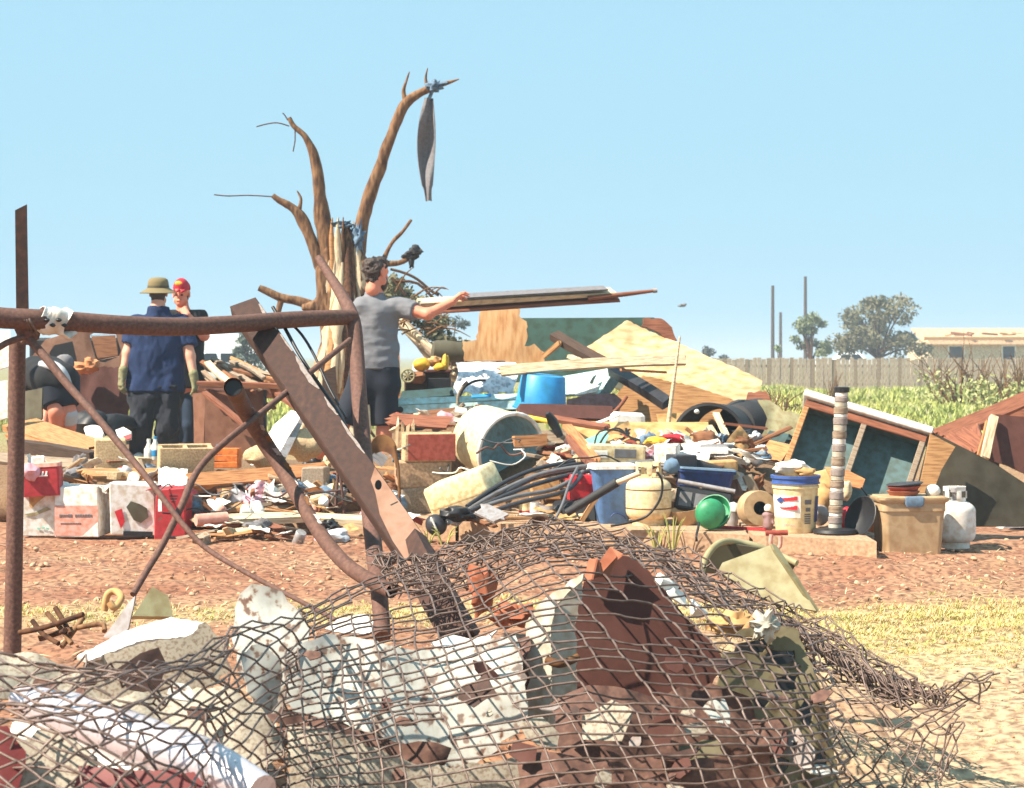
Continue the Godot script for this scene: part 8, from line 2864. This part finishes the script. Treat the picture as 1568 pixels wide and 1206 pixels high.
# ------------------------------------------------------------------ the torn net of chain link
func patch(rows: Array) -> Callable:
	var pts := []
	for r in rows:
		var line := []
		for q in r:
			line.append(P(q[0], q[1], q[2]))
		pts.append(line)
	var n := pts.size()
	var m: int = pts[0].size()
	var cub := func(a: Array, f: float) -> Vector3:
		var x := clampf(f, 0.0, 1.0) * (a.size() - 1)
		var i: int = min(int(x), a.size() - 2)
		return a[i].cubic_interpolate(a[i + 1], a[max(i - 1, 0)], a[min(i + 2, a.size() - 1)], x - i)
	return func(u: float, v: float) -> Vector3:
		var col := []
		var y := clampf(v, 0.0, 1.0) * (n - 1)
		var j: int = min(int(y), n - 2)
		for k in range(max(j - 1, 0), min(j + 2, n - 1) + 1):
			col.append(cub.call(pts[k], u))
		var off: int = j - max(j - 1, 0)
		return col[off].cubic_interpolate(col[off + 1], col[max(off - 1, 0)], col[min(off + 2, col.size() - 1)], y - j)

func weave(o: Node3D, f: Callable, nu: int, nv: int, r: float, wob: float, torn: Callable, seed_: float, turned := false, skew = null) -> void:
	# zigzag wires; turned: the sides of the diamonds run along u and v
	if skew:
		nu *= 2
		nv *= 2
	for k in (nu + nv if turned else nu):
		var runs := []
		var run := []
		for j in (nu + nv if turned else nv + 1):
			var a: int = k + ((j + k) % 2)
			var uu := a / float(nu)
			var vv := j / float(nv)
			if turned:
				uu = (a - j + nv) * 0.5 / float(nu)
				vv = (a + j - nv) * 0.5 / float(nv)
				if skew:
					var w: Vector2 = skew.call(uu * 2.0 - 0.5, vv * 2.0 - 0.5)
					uu = w.x
					vv = w.y
			if uu < 0.0 or uu > 1.0 or vv < 0.0 or vv > 1.0 or torn.call(uu, vv):
				if run.size() > 1: runs.append(run)
				run = []
				continue
			run.append([uu, vv, j])
		if run.size() > 1: runs.append(run)
		for rn in runs:
			var ps := []
			for i in rn.size():
				var u: float = rn[i][0]
				var v: float = rn[i][1]
				var p: Vector3 = f.call(u, v)
				p += Vector3(fn.get_noise_3d(u * 310 + seed_, v * 310, 0), fn.get_noise_3d(u * 310 + seed_, v * 310, 90), fn.get_noise_3d(u * 310 + seed_, v * 310, 180)) * wob
				p += Vector3(fn.get_noise_3d(u * 2000 + seed_, v * 2000, 0), fn.get_noise_3d(u * 2000 + seed_, v * 2000, 50), 0) * wob * 0.25
				ps.append(p)
			var pts := []
			for i in ps.size():
				var prev: Vector3 = ps[max(i - 1, 0)]
				var next: Vector3 = ps[min(i + 1, ps.size() - 1)]
				var side := 1.0 if int(rn[i][2]) % 2 else -1.0
				var nn: Vector3 = (f.call(minf(rn[i][0] + 0.01, 1.0), rn[i][1]) - f.call(maxf(rn[i][0] - 0.01, 0.0), rn[i][1])).cross(f.call(rn[i][0], minf(rn[i][1] + 0.01, 1.0)) - f.call(rn[i][0], maxf(rn[i][1] - 0.01, 0.0))).normalized()
				if i > 0:
					pts.append(ps[i].lerp(prev, 0.2) + nn * r * 0.9 * side)
				pts.append(ps[i])
				if i < ps.size() - 1:
					pts.append(ps[i].lerp(next, 0.2) - nn * r * 0.9 * side)
			var b := MB.new()
			b.tube(pts, r, 5)
			part(o, "wire", b, M.rust_wire, true)

func chain_link() -> void:
	var o := thing("chain_link_net", "crumpled rusty chain link net draped over the broken sheets in front", "chain link", at(P(850, 1200, 5.6)))
	var never := func(_u, _v): return false
	# front fall
	var front := patch([
		[[455, 925, 5.9], [565, 885, 6.3], [690, 850, 6.4], [840, 815, 6.4], [990, 838, 6.25], [1130, 902, 6.1], [1265, 975, 5.9]],
		[[440, 985, 5.3], [555, 955, 5.5], [685, 935, 5.5], [850, 890, 5.45], [1025, 925, 5.4], [1175, 985, 5.25], [1282, 1045, 5.3]],
		[[420, 1070, 4.95], [540, 1050, 4.95], [675, 1035, 4.95], [880, 1000, 4.9], [1070, 1035, 4.85], [1210, 1085, 4.85], [1295, 1125, 5.0]],
		[[400, 1170, 4.65], [530, 1160, 4.65], [670, 1150, 4.65], [905, 1130, 4.6], [1100, 1150, 4.6], [1235, 1180, 4.65], [1310, 1200, 4.9]],
		[[380, 1300, 4.5], [520, 1300, 4.5], [665, 1300, 4.5], [920, 1290, 4.45], [1120, 1290, 4.45], [1260, 1300, 4.5], [1325, 1290, 4.8]]])
	weave(o, front, 25, 35, 0.0031, 0.024, func(u, v): return fn.get_noise_2d(u * 420 + 30, v * 420) > 0.52, 0.0, true, func(a, c): return Vector2(a + (0.12 + 0.22 * clampf(a, 0.0, 1.0)) * (c - 0.4) + 0.04, c - 1.4 * pow(maxf(0.0, a - 0.45), 2.0) - 0.12 * (a - 0.45)))
	# the crest, folded over in several plies
	for ply in 4:
		var crest := patch([
			[[570, 838 + ply * 6, 6.75], [640, 850, 6.75], [740, 815 + ply * 4, 6.8], [850, 802, 6.8], [990, 822 + ply * 5, 6.6], [1130, 890, 6.35], [1280, 968 + ply * 4, 6.15], [1400, 1050, 5.8]],
			[[580, 862, 6.6], [650, 872 + ply * 5, 6.6], [745, 838, 6.6], [850, 820 + ply * 4, 6.6], [985, 846, 6.4], [1120, 912 + ply * 5, 6.2], [1265, 990, 6.0], [1392, 1066, 5.7]],
			[[600, 890 + ply * 8, 6.5], [665, 905, 6.5], [750, 868 + ply * 10, 6.5], [850, 845, 6.45], [975, 866 + ply * 6, 6.25], [1105, 934, 6.05], [1250, 1010 + ply * 6, 5.9], [1385, 1080, 5.65]]])
		weave(o, crest, 48, 8, 0.0029, 0.06, func(u, v): return fn.get_noise_2d(u * 500 + ply * 200, v * 160) > 0.45, 50.0 + ply * 70.0)
	# ragged tail
	var tail := patch([
		[[1190, 940, 5.95], [1280, 975, 5.85], [1345, 1030, 5.7], [1412, 1062, 5.6], [1470, 1052, 5.5], [1530, 1028, 5.5]],
		[[1225, 1000, 5.85], [1300, 1040, 5.75], [1355, 1085, 5.6], [1418, 1092, 5.5], [1462, 1085, 5.5], [1508, 1050, 5.5]],
		[[1250, 1090, 5.7], [1308, 1115, 5.65], [1365, 1140, 5.5], [1412, 1140, 5.45], [1445, 1125, 5.45], [1478, 1085, 5.45]],
		[[1275, 1230, 5.5], [1325, 1235, 5.45], [1385, 1225, 5.4], [1420, 1205, 5.4], [1440, 1195, 5.4], [1462, 1180, 5.4]]])
	weave(o, tail, 17, 17, 0.0026, 0.035, func(u, v): return (u > 0.9 and v > 0.35 and v < 0.7) or fn.get_noise_2d(u * 300 + 800, v * 300) > 0.5, 400.0)
	weave(o, tail, 9, 8, 0.0026, 0.08, func(u, v): return u > 0.62 or v > 0.6 or fn.get_noise_2d(u * 300 + 100, v * 300) > 0.3, 500.0)
	# frayed ends of the top edge
	for q in [[[1412, 1066, 5.6], [1440, 1060, 5.55], [1462, 1046, 5.5], [1478, 1038, 5.5], [1500, 1042, 5.5], [1515, 1034, 5.5], [1531, 1030, 5.5]], [[1460, 1050, 5.5], [1480, 1068, 5.5], [1500, 1078, 5.5]], [[1470, 1046, 5.5], [1484, 1030, 5.5], [1500, 1048, 5.5], [1498, 1076, 5.5]], [[1440, 1180, 5.4], [1452, 1192, 5.4], [1462, 1190, 5.4]], [[1400, 1115, 5.5], [1412, 1128, 5.45], [1408, 1150, 5.45]]]:
		var b := MB.new()
		b.tube(smooth(path(q, 5.5), 4), 0.003, 5)
		part(o, "frayed_wire", b, M.rust_wire, true)
	# the roll of mesh gathered along the top edge of the tail
	for i in 9:
		var ps := []
		for k in 46:
			var f := k / 45.0
			var c := P(1180 + f * 270, 940 + 118 * f + 30 * sin(f * PI * 0.9) , 6.0 - 0.45 * f)
			var a := f * (38.0 + i * 3.0) + i * 0.7
			ps.append(c + Vector3(0, cos(a), sin(a)) * (0.022 + 0.012 * sin(f * 9.0 + i)))
		var b := MB.new()
		b.tube(ps, 0.0026, 5)
		part(o, "wire", b, M.rust_wire, true)
	# nearer netting at the left, loosely hung
	var left := patch([
		[[-70, 985, 4.1], [110, 1012, 4.0], [280, 1000, 4.15], [375, 945, 4.6], [470, 940, 5.3]],
		[[-70, 1060, 3.85], [110, 1065, 3.8], [270, 1065, 3.95], [370, 1040, 4.4], [460, 1030, 5.0]],
		[[-70, 1150, 3.7], [120, 1150, 3.65], [265, 1150, 3.8], [360, 1140, 4.2], [440, 1130, 4.75]],
		[[-70, 1290, 3.55], [140, 1290, 3.5], [260, 1290, 3.65], [350, 1290, 4.0], [430, 1290, 4.5]]])
	weave(o, left, 23, 24, 0.0028, 0.03, never, 900.0)
	var left2 := patch([
		[[-70, 1000, 4.5], [100, 1030, 4.4], [250, 1020, 4.5], [360, 985, 4.9]],
		[[-70, 1090, 4.2], [110, 1100, 4.1], [255, 1090, 4.3], [365, 1070, 4.6]],
		[[-70, 1290, 3.8], [130, 1290, 3.8], [260, 1290, 3.95], [370, 1290, 4.3]]])
	weave(o, left2, 15, 18, 0.0028, 0.08, func(u, v): return fn.get_noise_2d(u * 300 + 55, v * 300) > 0.35, 1200.0)
